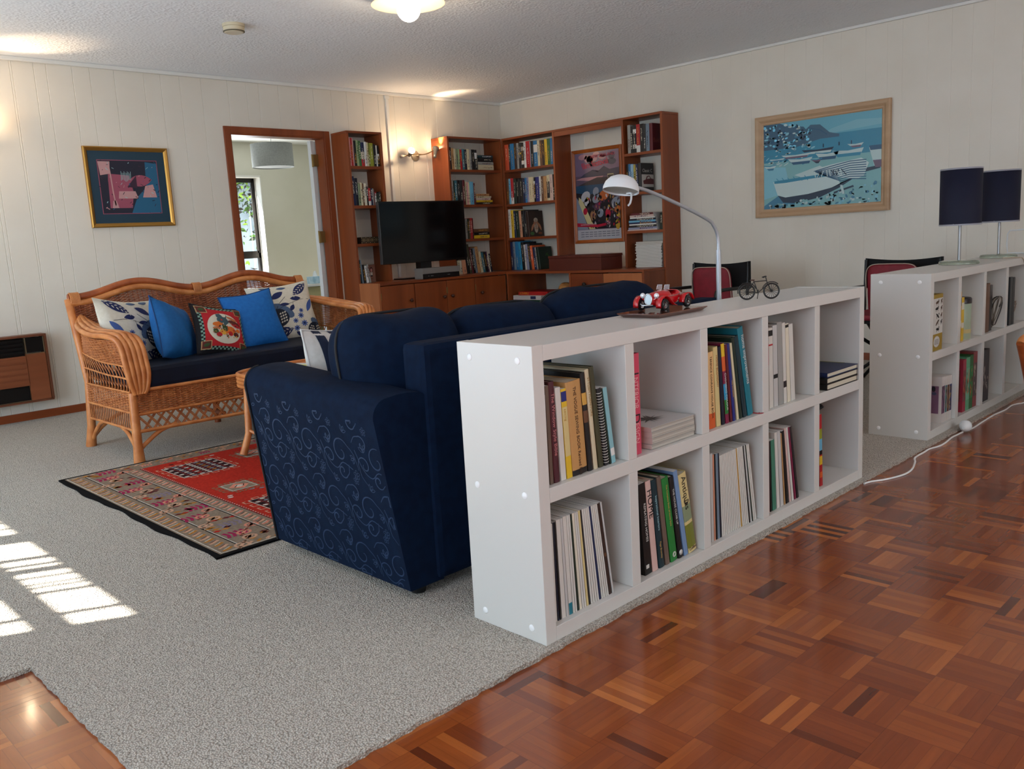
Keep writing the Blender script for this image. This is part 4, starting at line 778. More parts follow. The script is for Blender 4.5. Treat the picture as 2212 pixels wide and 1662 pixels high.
puzzle(3.007, .034, .224, .2, (206, 198, 192), (30, 40, 96), (196, 150, 60), 'white jigsaw box with a night blue picture, beside the divider', 4)
puzzle(3.200, .045, .275, .22, (150, 40, 60), (110, 50, 50), (190, 90, 60), 'tall crimson headed jigsaw box', 5)
puzzle(3.247, .055, .28, .22, (86, 150, 110), (110, 160, 130), (190, 110, 60), 'pale green jigsaw box beside the crimson one', 6)
puzzle(3.304, .05, .285, .22, (30, 90, 40), (40, 120, 60), (200, 110, 50), 'dark green and orange jigsaw box', 7)
puzzle(3.356, .058, .295, .22, (130, 50, 50), (80, 60, 60), (190, 170, 150), 'russet jigsaw box with a checked edge', 8)
puzzle(3.50, .11, .285, .22, (40, 30, 30), (50, 40, 40), (150, 140, 130), 'dark picture box standing alone in a lower cubby', 9)
# ------------------------------------------------------------------ things on the dividers
def table_lamp(x, y, label):
    t = thing('table_lamp', (x, y, BH), label, 'lamp', 'navy table lamps'); o = (x, y, BH+.0003); hb = .02
    m = MB(); m.lathe([(.098, 0), (.1, .006), (.096, .016), (.08, .02), (.02, .02), (.012, .022)], 40, o=o); m.build('base', glass_pale, t)
    m = MB(); m.tube([(x, y, BH+.022), (x, y, BH+.22)], .0075, 12); m.build('pole', steel, t)
    r = .102
    m = MB(); m.lathe([(r, .21), (r, .50), (r-.003, .50), (r-.003, .21), (r, .21)], 48, o=o, cap=False); sh = m.build('lamp_shade', M('navy_shade', (8, 14, 40), .75), t)
    for z in (.206, .496): m = MB(); m.lathe([(r+.001, z), (r+.001, z+.008), (r-.002, z+.008), (r-.002, z), (r+.001, z)], 48, o=o, cap=False); m.build('rim', M('grey_rim', (150, 150, 158), .4), sh)
    m = MB(); m.tube([(x-r, y, BH+.215), (x+r, y, BH+.215)], .002, 5); m.tube([(x, y-r, BH+.215), (x, y+r, BH+.215)], .002, 5); m.build('spider', steel, sh)
table_lamp(3.50, .165, 'navy drum shaded table lamp with glass base, the nearer of two'); table_lamp(4.165, .165, 'navy drum shaded table lamp with glass base, the farther of two')
pf = thing('wire_stand', (4.52, .2, BH), 'white rounded wire frame standing on the far divider', 'stand')
m = MB(); rr_ = [(-.06, .0), (-.066, .05), (-.064, .12), (-.05, .14), (.10, .144), (.12, .13), (.122, .01), (.11, 0)]; m.tube([(4.53-px_*.1, .16-px_*1.0, BH+.0082+z) for px_, z in rr_], .0045, 8, closed=True, up=(1, 0, 0)); m.build('frame', white_metal, pf)
hk = MB(); hk.tube([(4.02, .1, BH+.003), (4.045, .03, BH+.0035), (4.06, .012, BH+.002), (4.075, .006, BH-.012), (4.10, .004, BH-.045), (4.13, .002, BH-.058), (4.16, .0, BH-.05), (4.165, 0, BH-.03)], .0035, 8); tag(hk.build('lamp_cord', M('beige_cord', (176, 160, 140), .5)), 'beige lamp cord hooked over the edge of the far divider', 'cord')
# extension cord on the floor
cp = [(1.87, -.02), (1.914, -.03), (1.979, -.066), (2.08, -.095), (2.175, -.093), (2.30, -.06), (2.36, -.036), (2.414, -.030), (2.49, -.030), (2.56, -.028), (2.63, -.044), (2.70, -.046), (2.83, -.034), (2.90, -.036), (2.97, -.038)]
def smooth(pts, k=6):
    out = []
    for i in range(len(pts)-1):
        p0 = pts[max(i-1, 0)]; p1 = pts[i]; p2 = pts[i+1]; p3 = pts[min(i+2, len(pts)-1)]
        for j in range(k):
            t = j/k; out.append(tuple(.5*((2*p1[d])+(-p0[d]+p2[d])*t+(2*p0[d]-5*p1[d]+4*p2[d]-p3[d])*t*t+(-p0[d]+3*p1[d]-3*p2[d]+p3[d])*t**3) for d in range(len(p1))))
    out.append(tuple(pts[-1])); return out
ec = thing('extension_cord', (2.9, -.06, -.012), 'white extension cord with a round plug along the parquet edge', 'cord')
m = MB(); m.tube([(x, y-.012, -.0085) for x, y in smooth(cp)], .0042, 8); m.tube([(x, y-.012, -.0085) for x, y in smooth([(3.03, -.045), (3.09, -.05), (3.25, -.044), (3.44, -.040), (3.6, -.05), (3.75, -.045), (3.86, -.08), (4.1, -.12), (4.5, -.2)])], .0042, 8); m.build('cable', white_p, ec)
m = MB(); X_ = Matrix.Translation((2.99, -.055, .019)) @ Matrix.Rotation(math.radians(80), 4, 'Y'); m.lathe([(.008, -.03), (.02, -.022), (.026, -.004), (.029, -.003), (.029, .010), (.024, .012), (.018, .026), (.008, .034)], 24, X=X_); m.build('plug', white_p, ec)
# ------------------------------------------------------------------ navy sofa
so = thing('sofa', (.82, 1.0, 0), 'navy sofa with vine patterned arm behind the near white bookcase', 'sofa', 'sofas')
def arm(x_in, sgn, pattern):
    # outer face flares outward; sgn -1 = left arm
    m = MB(); y0, y1 = .505, 1.275
    def outer(u, v):       # u along depth (back->front), v up ; v<=1 planar, rounded above
        y = y0+(y1-y0)*u; 
        yf = y + (-.045*v if u > .99 else 0)
        top = .575+.045*u; z = .035+(top-.035)*v; x = x_in+sgn*(.0+.085*v)
        return Vector((x, y0+(y1-.045*v-y0)*u, z))
    W_ = .21; nu, nv = 12, 8; prof = []
    def sec(u):
        a = [outer(u, v/nv) for v in range(nv+1)]; p = a[-1]; s = []
        r = .055
        for k in range(1, 9):
            t = k/8*PI/2; s.append(p+Vector((-sgn*(r-r*math.cos(t)), 0, r*math.sin(t))))
        q = s[-1]; s += [q+Vector((-sgn*(W_-2*r)*k/3, 0, .004*math.sin(k/3*PI))) for k in (1, 2, 3)]
        q = s[-1]; s += [q+Vector((-sgn*r*math.sin(t), 0, -(r-r*math.cos(t)))) for t in [k/6*PI/2 for k in range(1, 7)]]
        q = s[-1]; s += [Vector((x_in-sgn*.13, q.y, q.z*.4)), Vector((x_in-sgn*.13, q.y, .035))]
        return a+s
    S = [sec(i/nu) for i in range(nu+1)]
    # rounded front roll
    fr = []
    for k in range(1, 5):
        t = k/4*PI/2; c = Vector((x_in-sgn*.04, 0, .33)); s_ = []
        for p in S[nu]:
            q = Vector((c.x+(p.x-c.x)*(1-.16*(1-math.cos(t))), p.y+.03*math.sin(t), p.z-(.03*(1-math.cos(t)) if p.z > .3 else 0))); s_.append(q)
        fr.append(s_)
    A = S+fr; K = len(A[0]); vs = [p for row in A for p in row]; fs = []
    for i in range(len(A)-1):
        for j in range(K-1): fs.append((i*K+j, (i+1)*K+j, (i+1)*K+j+1, i*K+j+1))
    m.add(vs, fs, 0, True); m.add(A[-1], [tuple(range(K))]); m.add(A[0], [tuple(range(K))[::-1]])
    m.add([A[0][0], A[0][-1], A[-1][-1], A[-1][0]], [(0, 1, 2, 3)])
    if pattern:
        H = .575-.035; D = y1-y0
        def fn(a, b):        # a metres along depth, b metres up
            p = outer(min(max(a/D, 0), 1), min(max(b/(H+.02), 0), 1)); return p+Vector((sgn*.0011, 0, .0002))
        rr = random.Random(11)
        def spiral(cx, cy, r, a0, turns, w, dirn=1, tail=0):
            n = max(10, int(turns*14)); pts = []
            for i in range(n+1):
                t = i/n; q = r*(1-t*.86); a = a0+dirn*turns*2*PI*t; pts.append((cx+q*math.cos(a), cy+q*math.sin(a)))
            if tail:
                a = a0-dirn*.5; pts = [(cx+r*1.9*math.cos(a-dirn*.55), cy+r*1.9*math.sin(a-dirn*.55)), (cx+r*1.4*math.cos(a), cy+r*1.4*math.sin(a))]+pts
            pts = smooth(pts, 2); ok = [p for p in pts if .006 < p[0] < D-.006 and .006 < p[1] < H-.004]
            if len(ok) > 3: m.stroke(fn, ok, [w*(.55+.6*math.sin(PI*i/(len(ok)-1))) for i in range(len(ok))], 1)
        def sprig(cx, cy, a, s):
            for k in (-1, 0, 1):
                b = a+k*.7; x, y = cx+s*.5*math.cos(b), cy+s*.5*math.sin(b)
                if .02 < x < D-.02 and .02 < y < H-.02: m.stroke(fn, leaf(x, y, s, s*.36, b), .0026, 1, closed=True)
        def flower(cx, cy, s):
            for k in range(5):
                b = k*2*PI/5+.3; x, y = cx+s*.6*math.cos(b), cy+s*.6*math.sin(b)
                if .02 < x < D-.02 and .02 < y < H-.02: m.stroke(fn, ell(x, y, s*.4, s*.3, 7, b), .0022, 1, closed=True)
        px_, py_ = .19, .225
        for r0 in range(-1, 5):
            for c0 in range(-1, 7):
                ox = c0*px_+(.5*px_ if r0 % 2 else 0); oy = r0*py_*.78
                spiral(ox+.03, oy+.07, .050, 2.6, 1.1, .0044, -1, 1); spiral(ox+.10, oy+.045, .034, -.5, 1.2, .004, 1, 1)
                spiral(ox+.095, oy+.115, .028, 1.0, 1.0, .0046, 1, 1); spiral(ox+.04, oy+.005, .026, 3.6, 1.1, .0046, 1, 1)
                w_ = smooth([(ox-.02, oy+.02), (ox+.03, oy+.035), (ox+.07, oy+.01), (ox+.11, oy+.03), (ox+.14, oy+.09)], 4); w_ = [p for p in w_ if .006 < p[0] < D-.006 and .006 < p[1] < H-.004]
                if len(w_) > 3: m.stroke(fn, w_, .0034, 1)
                sprig(ox+.09, oy+.09, 1.2, .028); sprig(ox+.0, oy+.14, 2.2, .024); flower(ox+.155, oy+.005, .016); flower(ox+.07, oy+.16, .014); sprig(ox+.15, oy+.06, -.4, .022)
    o = m.build('armrest', [navy_cloth, damask_m], so)
    p = MB()
    p.tube([outer(1, v/10)+Vector((sgn*.002, .004, 0)) for v in range(11)]+[outer(1, 1)+Vector((-sgn*(.055-.055*math.cos(t)), .004, .055*math.sin(t))) for t in [k*.26 for k in range(1, 7)]], .0045, 6); p.build('piping', M('black_piping', (8, 10, 16), .7), o)
    return o
arm(-.05, -1, True); arm(1.76, 1, False)
m = MB(); m.box(.085, 1.625, .52, 1.29, .035, .27, c=.015); m.build('base', navy_cloth, so)
m = MB()
def backrest(u, v):
    return None
m.box(.052, 1.66, .49, .60, .04, .768, c=.022); m.build('backrest', navy_cloth, so)
def puff(cx, cy, cz, wx, wy, wz, ex=2.6, ez=2.6, ey=2., tilt=0., bulge=0., n=28, X=None):
    vs = []; k = n//2
    def sp(c, e): return math.copysign(abs(c)**e, c)
    fs = []
    for i in range(k+1):
        a = -PI/2+PI*i/k
        for j in range(n):
            b = 2*PI*j/n; x = sp(math.cos(b), 2/ex)*sp(math.cos(a), 2/ey); z = sp(math.sin(b), 2/ez)*sp(math.cos(a), 2/ey); y = sp(math.sin(a), 1.0)
            y *= (1+bulge*(1-x*x)*(1-z*z)); p = Vector((x*wx/2, y*wy/2, z*wz/2)); 
            if tilt: p = Matrix.Rotation(tilt, 3, 'X') @ p
            vs.append(Vector((cx, cy, cz))+p)
    for i in range(k):
        for j in range(n): fs.append((i*n+j, i*n+(j+1) % n, (i+1)*n+(j+1) % n, (i+1)*n+j))
    return vs, fs
for (x0, x1) in ((.09, .605), (.61, 1.12), (1.125, 1.62)):
    m = MB(); m.box(x0, x1, .78, 1.31, .272, .45, c=.03); m.build('seat_cushion', navy_cloth, so)
for (x0, x1, tp) in ((-.015, .425, .838), (.415, .93, .822), (.905, 1.60, .845)):
    m = MB(); vs, fs = puff((x0+x1)/2, .815, tp-.195, x1-x0+.02, .36, .40, 5.0, 3.4, 2.6, math.radians(-12), 0, 36)
    rr = random.Random(x0); vs = [v+Vector((0, .006*math.sin(v.x*23+v.z*9), .007*math.sin(v.x*19+1+x0*5)*max(0, (v.z-.6)/.2))) for v in vs]
    m.add(vs, fs, 0, True); bc = m.build('back_cushion', navy_cloth, so)
    p = MB(); ring = [v for v in vs[len(vs)//2-18-((len(vs)//2-18) % 36):][:36]]
    cxm = (x0+x1)/2; T_ = Matrix.Rotation(math.radians(-12), 3, 'X'); pp = []
    for j in range(48):
        b = 2*PI*j/48; s_ = lambda c, e: math.copysign(abs(c)**e, c)
        q = T_ @ Vector((s_(math.cos(b), 2/5.0)*(x1-x0+.024)/2, 0, s_(math.sin(b), 2/3.4)*.202)); pp.append(Vector((cxm, .815, tp-.195))+q)
    p.tube(pp, .005, 6, closed=True, up=(0, 1, 0)); p.build('piping', M('black_piping', (8, 10, 16), .7), bc)
for x, y in ((.04, 1.22), (.02, .56), (1.7, 1.22), (1.7, .56)): m = MB(); m.lathe([(.022, 0), (.028, .036)], 14, o=(x, y, 0)); m.build('leg', black_m, so)
# ------------------------------------------------------------------ cushions
def cushion(name, label, cat, C_, w_, h_, th, R, mats, draw=None, group=None, piping=None, side_bulge=1., crease=0):
    """local: x right, z up, front = -y"""
    t = MB()
    def prof(u, v):    # u,v in -1..1
        return max(0., (1-abs(u)**2.6))**.55*max(0., (1-abs(v)**2.6))**.55
    def pos(u, v, s):
        pin = 1-.09*(1-abs(v)**1.6); pin2 = 1-.09*(1-abs(u)**1.6)
        y = s*th/2*prof(u, v)+ (crease*math.sin(u*9+v*4)*.004*prof(u, v) if s < 0 else 0)
        return Vector((u*w_/2*pin, y, v*h_/2*pin2))
    n = 20
    t.grid(lambda a, b: pos(2*a-1, 2*b-1, -1), n, n, 0); t.grid(lambda a, b: pos(1-2*a, 2*b-1, 1), n, n, len(mats)-1 if name == 'cushion_two' else 0)
    if draw:
        fn = lambda u, v, o=.0012: pos(2*u-1, 2*v-1, -1)+Vector((0, -o, 0)); draw(t, fn)
    X = Matrix.Translation(C_) @ R
    o = t.build('cushion', mats, local=True); o.matrix_world = X; ORG[o.name] = Vector((0, 0, 0)); tag(o, label, cat, group)
    if piping:
        p = MB(); loop = [pos(-1+2*i/n, -1, 0) for i in range(n)]+[pos(1, -1+2*i/n, 0) for i in range(n)]+[pos(1-2*i/n, 1, 0) for i in range(n)]+[pos(-1, 1-2*i/n, 0) for i in range(n)]
        p.tube(loop, .004, 6, closed=True, up=(0, 1, 0)); p.build('piping', piping, o, local=True)
    return o
def rot(z=0, x=0, y=0): return Matrix.Rotation(math.radians(z), 4, 'Z') @ Matrix.Rotation(math.radians(x), 4, 'X') @ Matrix.Rotation(math.radians(y), 4, 'Y')
cream_cl = P('cream_linen', (206, 200, 182), (214, 208, 192), 60, .15, 400, .85)
nv = M('print_navy', (26, 36, 84), .8); sl = M('print_slate', (74, 94, 122), .8); md = M('print_mid_blue', (62, 88, 150), .8); dkb = M('print_dark', (18, 26, 44), .8); cr2 = M('print_cream', (204, 198, 182), .8)
FM = [cream_cl, nv, sl, md, dkb, cr2]
def floral(flip):
    def d(t, f0):
        g = (lambda u, v, o=.0012: f0(1-u, v, o)) if flip else f0
        def bl(p, k, o=.0012, r=2): t.blob(lambda u, v: g(u, v, o), [(min(max(x, .03), .97), min(max(y, .03), .97)) for x, y in p], k, r)
        def st_(p, w_, k, o=.0016): t.stroke(lambda u, v: g(u, v, o), [(min(max(x, .03), .97), min(max(y, .03), .97)) for x, y in p], w_, k)
        for (cx, cy, s, a) in ((.70, .40, 1., .3), (.12, .12, .8, 2.0)):
            bl([(cx+x*s, cy+y*s) for x, y in ell(-.10, .11, .2, .10, 14, .7)], 2, .0012); bl(ell(cx, cy, .17*s, .16*s, 18), 4, .0020); bl([(cx-.03*s, cy-.13*s), (cx+.05*s, cy-.13*s), (cx+.06*s, cy-.24*s), (cx+.01*s, cy-.20*s), (cx-.05*s, cy-.22*s)], 4, .0018, 1)
            for sd in (-1, 1):
                for i in range(3):
                    for j in range(4):
                        x = cx+sd*(.025+.04*i)*s+(.02*s if sd > 0 else -.01*s); y = cy+(-.085+.05*j+.01*i)*s
                        if ((x-cx)**2+(y-cy)**2)**.5 < .145*s: bl(leaf(x, y, .042*s, .026*s, sd*.9, 5), 5, .0028, 1)
        for (cx, cy, L_, W_2, a) in ((.72, .12, .46, .2, -.25), (.22, .86, .34, .15, -.6)):
            bl(leaf(cx, cy, L_, W_2, a), 1, .0014)
            for k in range(-3, 4):
                for sd in (-1, 1): x = cx+k*.055*math.cos(a); y = cy+k*.055*math.sin(a); bl(leaf(x+sd*.032*math.sin(a+.5)*-1, y+sd*.032*math.cos(a), .05, .016, a+sd*.7, 5), 5, .0024, 1)
            st_([(cx-L_*.45*math.cos(a), cy-L_*.45*math.sin(a)), (cx+L_*.45*math.cos(a), cy+L_*.45*math.sin(a))], .006, 5, .0026)
        for (cx, cy, L_, W_2, a, k) in ((.34, .70, .19, .08, .1, 1), (.55, .62, .17, .06, .05, 1), (.44, .54, .13, .075, -.9, 1), (.62, .80, .26, .1, -.5, 1), (.86, .72, .24, .12, -1.0, 1), (.5, .93, .16, .05, 0, 2), (.74, .95, .18, .06, .1, 2), (.12, .55, .26, .09, -1.0, 3), (.4, .07, .14, .06, .6, 1)): bl(leaf(cx, cy, L_, W_2, a), k)
        st_([(.10, .66), (.25, .67), (.40, .64), (.56, .60), (.66, .55)], .006, 4); st_([(.40, .64), (.42, .57), (.46, .50)], .006, 4); st_([(.5, .76), (.62, .66), (.7, .56), (.76, .5)], .007, 4)
        for (cx, cy, s) in ((.33, .38, .05), (.44, .3, .045), (.30, .24, .055), (.44, .17, .05), (.30, .47, .04)):
            for k in range(8): b = k*PI/4; bl(leaf(cx+s*.6*math.cos(b), cy+s*.6*math.sin(b), s*1.1, s*.4, b, 5), 3, .0014, 1)
            bl(ell(cx, cy, s*.26, s*.26, 7), 4, .002, 1)
    return d
blue_c = P('bright_blue_cotton', (8, 96, 172), (14, 104, 182), 50, .15, 300, .75); blue_c2 = P('teal_blue_cotton', (10, 88, 150), (14, 96, 160), 50, .15, 300, .75)
cushion('cushion', 'cream floral cushion in the left corner of the wicker settee', 'cushion', (.365, 3.49, .645), .46, .42, .15, rot(30, -17, 7), FM, floral(False), 'floral cushions', crease=1)
cushion('cushion', 'bright blue cushion turned sideways beside the left floral one', 'cushion', (.565, 3.41, .635), .40, .36, .17, rot(44, -14, 17), [blue_c2], None, 'blue cushions', M('blue_piping', (8, 62, 116), .7), crease=1)
cushion('cushion', 'bright blue square cushion leaning in front of the right floral one', 'cushion', (1.105, 3.47, .645), .37, .37, .14, rot(4, -19, -5), [blue_c], None, 'blue cushions', M('blue_piping', (8, 62, 116), .7))
cushion('cushion', 'cream floral cushion at the right end of the wicker settee', 'cushion', (1.40, 3.61, .66), .46, .40, .14, rot(-2, -17, -3), FM, floral(True), 'floral cushions')
def chef(t, f0):
    def q(x0, x1, y0, y1, k, o=.0012, n=4):
        t.grid(lambda a, b: f0(x0+(x1-x0)*a, y0+(y1-y0)*b, o), n, n, k)
    q(.10, .90, .10, .90, 1, .0014, 10)
    n = 22; s = .84/n
    for i in range(n):
        for side in range(4):
            for r_ in (0, 1):
                a = .08+i*s; b = .062+r_*.022 if 0 else (.045+r_*.03)
                k = 2 if (i+r_) % 2 else 3
                if side == 0: q(a, a+s, b, b+.03, k, .0018, 1)
                if side == 1: q(a, a+s, 1-b-.03, 1-b, k, .0018, 1)
                if side == 2: q(b, b+.03, a, a+s, k, .0018, 1)
                if side == 3: q(1-b-.03, 1-b, a, a+s, k, .0018, 1)
    for cx, cy in ((.13, .13), (.87, .13), (.13, .87), (.87, .87)):
        q(cx-.09, cx+.09, cy-.08, cy+.08, 4, .0024, 3); q(cx-.075, cx+.075, cy-.066, cy+.066, 6, .0028, 3); t.blob(lambda u, v: f0(u, v, .0034), ell(cx, cy, .055, .035, 10, .3), 5)
    t.blob(lambda u, v: f0(u, v, .0022), ell(.5, .48, .345, .33, 30), 7, 4)
    rr = random.Random(4)
    t.blob(lambda u, v: f0(u, v, .0030), [(.36, .62), (.36, .78), (.44, .80), (.5, .74), (.58, .78), (.60, .60), (.48, .5)], 8, 3); t.blob(lambda u, v: f0(u, v, .0036), ell(.52, .76, .045, .04, 10), 7)
    for (cx, cy, rx, ry, k, a) in ((.60, .42, .12, .10, 9, .2), (.72, .60, .14, .05, 6, -.3), (.74, .55, .10, .04, 1, -.3), (.35, .55, .1, .05, 9, .1), (.33, .47, .09, .03, 10, .1), (.44, .38, .07, .05, 11, -.6), (.36, .33, .06, .05, 1, 0), (.72, .35, .06, .05, 6, 0), (.60, .36, .05, .05, 1, 0), (.50, .47, .06, .07, 5, .3), (.30, .40, .05, .06, 5, .6), (.68, .69, .12, .03, 10, -.4), (.78, .44, .05, .04, 9, 0)):
        t.blob(lambda u, v: f0(u, v, .0042), ell(cx, cy, rx, ry, 12, a), k, 2)
    for i in range(46):
        a = rr.uniform(0, 6.28); r_ = .28*rr.random()**.5; x, y = .5+r_*math.cos(a), .44+r_*math.sin(a)*.8
        t.blob(lambda u, v: f0(u, v, .0048), ell(x, y, rr.uniform(.008, .026), rr.uniform(.006, .018), 7, rr.uniform(0, 3)), rr.choice((1, 5, 6, 9, 11, 7, 2, 10)), 1)
ck = [M('black_cushion_edge', (18, 16, 22), .8), M('print_red', (176, 24, 34), .8), M('print_black', (20, 22, 26), .8), M('print_mint', (120, 156, 140), .8), M('print_tan', (184, 150, 104), .8), M('print_leaf_green', (52, 74, 38), .8), M('print_wine_brown', (92, 34, 26), .8), M('print_plate', (206, 202, 184), .8), M('print_teal_grey', (58, 84, 92), .8), M('print_orange', (206, 106, 34), .8), M('print_bread', (180, 110, 70), .8), M('print_lemon', (210, 158, 56), .8)]
cushion('cushion', 'red cushion printed with a plate of food and a checked border', 'cushion', (.815, 3.36, .617), .34, .315, .12, rot(12, -24, 13), ck, chef, piping=M('black_cushion_edge', (18, 16, 22), .8))
def stripes(t, f0):
    for x0 in (.12, .36, .60, .84): t.grid(lambda a, b: f0(x0+.12*a, .004+.992*b, .0010), 4, 14, 1)
cushion('cushion', 'navy and white striped cushion on the navy sofa', 'cushion', (.245, 1.235, .605), .36, .34, .12, rot(20, -8, 3), [P('white_canvas', (212, 208, 198), (220, 216, 208), 60, .15, 400, .85), M('navy_stripe', (22, 36, 62), .8)], stripes, piping=M('white_piping', (220, 218, 212), .7))
# ------------------------------------------------------------------ wicker settee
wk = thing('wicker_settee', (.935, 3.45, 0), 'honey coloured wicker settee with wavy back and navy seat', 'settee', 'sofas')
WC = .935; HW = .765
def P3(*a): return Vector(a)
def caned(path, r, name='rail', mat=cane_m, n=10): m = MB(); m.tube(smooth([tuple(p) for p in path], 5), r, n); return m.build(name, mat, wk)
def topz(s):    # s in -1..1 along the back
    return .868+.066*math.sin(PI*min(1, abs(s)*1.06))**2*(1 if abs(s) < .97 else 1)-.004*abs(s)
YBK = 3.86
def backp(s, v):   # v 0 at seat .. 1 under top rail
    z0 = .42; z1 = topz(s)-.03; z = z0+(z1-z0)*v; return Vector((WC+s*(HW-.02), 3.74+(YBK-3.74)*((z-.42)/.45), z))
for dz, rr_, mt in ((0, .021, cane_red), (-.034, .018, cane_m)):
    m = MB(); m.tube([(WC+s*(HW-.0), YBK+(.012 if dz == 0 else -.006), topz(s)+dz) for s in [i/24-1 for i in range(49)]], rr_, 12); m.build('top_rail', mt, wk)
def woven(fn, ns, nr, name, mat, amp=.004, r=.0026, seg=2, stake_r=.003):
    m = MB()
    for i in range(ns+1): m.tube([fn(i/ns, j/10, 0) for j in range(11)], stake_r, 5)
    for j in range(nr):
        v = (j+.5)/nr; pts = []
        for i in range(ns*seg+1):
            a = i/seg; off = amp*math.cos(PI*a)*(1 if j % 2 else -1) if seg > 1 else 0
            pts.append(fn(i/(ns*seg), v, off))
        m.tube(pts, r, 4, up=None)
    return m.build(name, mat, wk)
woven(lambda u, v, o: backp(2*u-1, v)+Vector((0, o, 0)), 52, 62, 'woven_back', weave_red, .0045, .0034)
for s in (-1, 0, 1):   # wrapped joints
    x = WC+s*(HW-.0)-(s*.03); z = topz(s); m = MB()
    for k in range(9): xx = x-.024+.006*k; m.tube([(xx, YBK+.003+.026*math.cos(a), topz((xx-WC)/HW)-.017+.043*math.sin(a)) for a in [2*PI*i/12 for i in range(12)]], .0036, 5, closed=True)
    m.build('wrapped_joint', cane_m, wk)
for sx in (-1, 1):
    X_ = lambda d: WC+sx*d
    # legs
    m = MB(); m.tube([(X_(HW+.002), 3.10, 0), (X_(HW), 3.10, .10), (X_(HW-.004), 3.10, .26), (X_(HW-.01), 3.11, .37)], [.030, .024, .023, .022], 12); m.build('leg', cane_m, wk)
    m = MB(); m.tube([(X_(HW+.01), 3.79, 0), (X_(HW), 3.77, .12), (X_(HW-.01), 3.75, .38), (X_(HW-.002), 3.80, .62), (X_(HW), YBK+.01, .85), (X_(HW-.03), YBK+.006, topz(1)-.01)], [.030, .024, .022, .022, .022, .020], 12); m.build('leg', cane_m, wk)
    # curved braces from the legs
    for a in (((X_(HW), 3.10, .06), (X_(HW-.05), 3.10, .10), (X_(HW-.13), 3.10, .15), (X_(HW-.22), 3.10, .172)), ((X_(HW), 3.10, .05), (X_(HW), 3.15, .10), (X_(HW), 3.22, .15), (X_(HW), 3.30, .172)), ((X_(HW), 3.76, .05), (X_(HW), 3.70, .10), (X_(HW), 3.62, .15), (X_(HW), 3.55, .172)), ((X_(HW), 3.77, .05), (X_(HW-.05), 3.77, .10), (X_(HW-.13), 3.77, .15), (X_(HW-.2), 3.77, .172))):
        caned(a, .012, 'brace')
    # flared arm: side panel from base to arm line; outward flare grows with height and to the front
    def armline(t):   # t 0 back .. 1 front : outer lip of the arm
        pts = [(.735, 3.83, .735), (.775, 3.73, .724), (.822, 3.60, .712), (.852, 3.45, .694), (.856, 3.30, .680), (.832, 3.17, .676), (.806, 3.105, .655), (.790, 3.086, .60), (.780, 3.080, .50), (.766, 3.080, .42), (.748, 3.086, .365)]
        k = t*(len(pts)-1); i = min(int(k), len(pts)-2); f = k-i
        p0 = pts[max(i-1, 0)]; p1 = pts[i]; p2 = pts[i+1]; p3 = pts[min(i+2, len(pts)-1)]
        q = [.5*((2*p1[d])+(-p0[d]+p2[d])*f+(2*p0[d]-5*p1[d]+4*p2[d]-p3[d])*f*f+(-p0[d]+3*p1[d]-3*p2[d]+p3[d])*f**3) for d in range(3)]
        return q
    def lip(t, k):  # k 0 outer .. 4 inner canes of the arm roll
        q = armline(t); nx = armline(min(t+.02, 1)); pv = armline(max(t-.02, 0))
        w_ = .0262*k*min(1, .25+t*3.2)*(1 if t < .8 else 1-.62*((t-.8)/.2)**1.6)
        return Vector((X_(q[0]-w_), q[1]-(.0 if t < .55 else .002*k), q[2]+(.016*math.sin(min(1, k/4)*PI) if t < .6 else 0)))
    for k in range(5):
        m = MB(); m.tube([lip(i/40, k) for i in range(41)], .0145, 9); m.build('arm_cane', cane_m if sx < 0 else cane_m, wk)
    def side(u, v, o):    # u back->front, v base->under arm
        y = 3.76-.655*u; z0 = .375
        q = armline(.03+.55*u)
        zt = q[2]-.02; xt = q[0]-.01; yt = q[1]; f = v**1.6
        return Vector((X_(HW+(xt-HW)*f)+sx*o, y+(yt-y)*v, z0+(zt-z0)*v))
    def half(a, b): return lambda u, v, o: side(u, a+(b-a)*v, o)
    woven(half(.52, 1), 16, 20, 'woven_side', weave_m, .0035, .003); woven(half(.0, .0001), 16, 1, 'woven_side', weave_m)
    m = MB()      # open twisted strands between the two bands
    for i in range(17):
        for d in (-1, 1):
            pts = [side(min(max((i+d*.75*math.sin(v*PI*1.0))/16, 0), 1), .02+.5*v, .003*d) for v in [j/8 for j in range(9)]]; m.tube(pts, .0030, 5)
    m.build('open_strands', weave_m, wk)
    for v in (.52, .27, .0): caned([side(i/8, v, .002) for i in range(9)], .0055, 'band')
    # lower side apron: woven then vertical strands
    sd = lambda u, z, o=0: Vector((X_(HW+.002)+sx*o, 3.12+.62*u, z))
    woven(lambda u, v, o: sd(u, .265+.11*v, o), 16, 16, 'woven_side', weave_m, .0035, .003)
    m = MB()
    for i in range(24): u = i/23; m.tube([sd(u, .265, .001), sd(u, .22, .004), sd(min(u+.01, 1), .175, .001)], .0036, 5)
    m.build('open_strands', weave_m, wk)
    for z in (.265, .172): caned([sd(0, z, .003), sd(.5, z, .003), sd(1, z, .003)], .007, 'band')
fr = lambda u, z, o=0: Vector((WC+(2*u-1)*(HW-.005), 3.095-o, z))
woven(lambda u, v, o: fr(u, .255+.125*v, o), 48, 20, 'woven_front', weave_m, .004, .0032)
m = MB()
for i in range(30):
    for d in (-1, 1):
        for k in (0, .006):
            u0 = i/29+k; u1 = u0+d*.048
            if 0 <= u1 <= 1.002: m.tube([fr(min(u0, 1), .255, .003*d), fr(min((u0+u1)/2, 1), .212, .004*d), fr(min(u1, 1), .165, .002*d)], .0032, 5)
m.build('lattice', weave_m, wk)
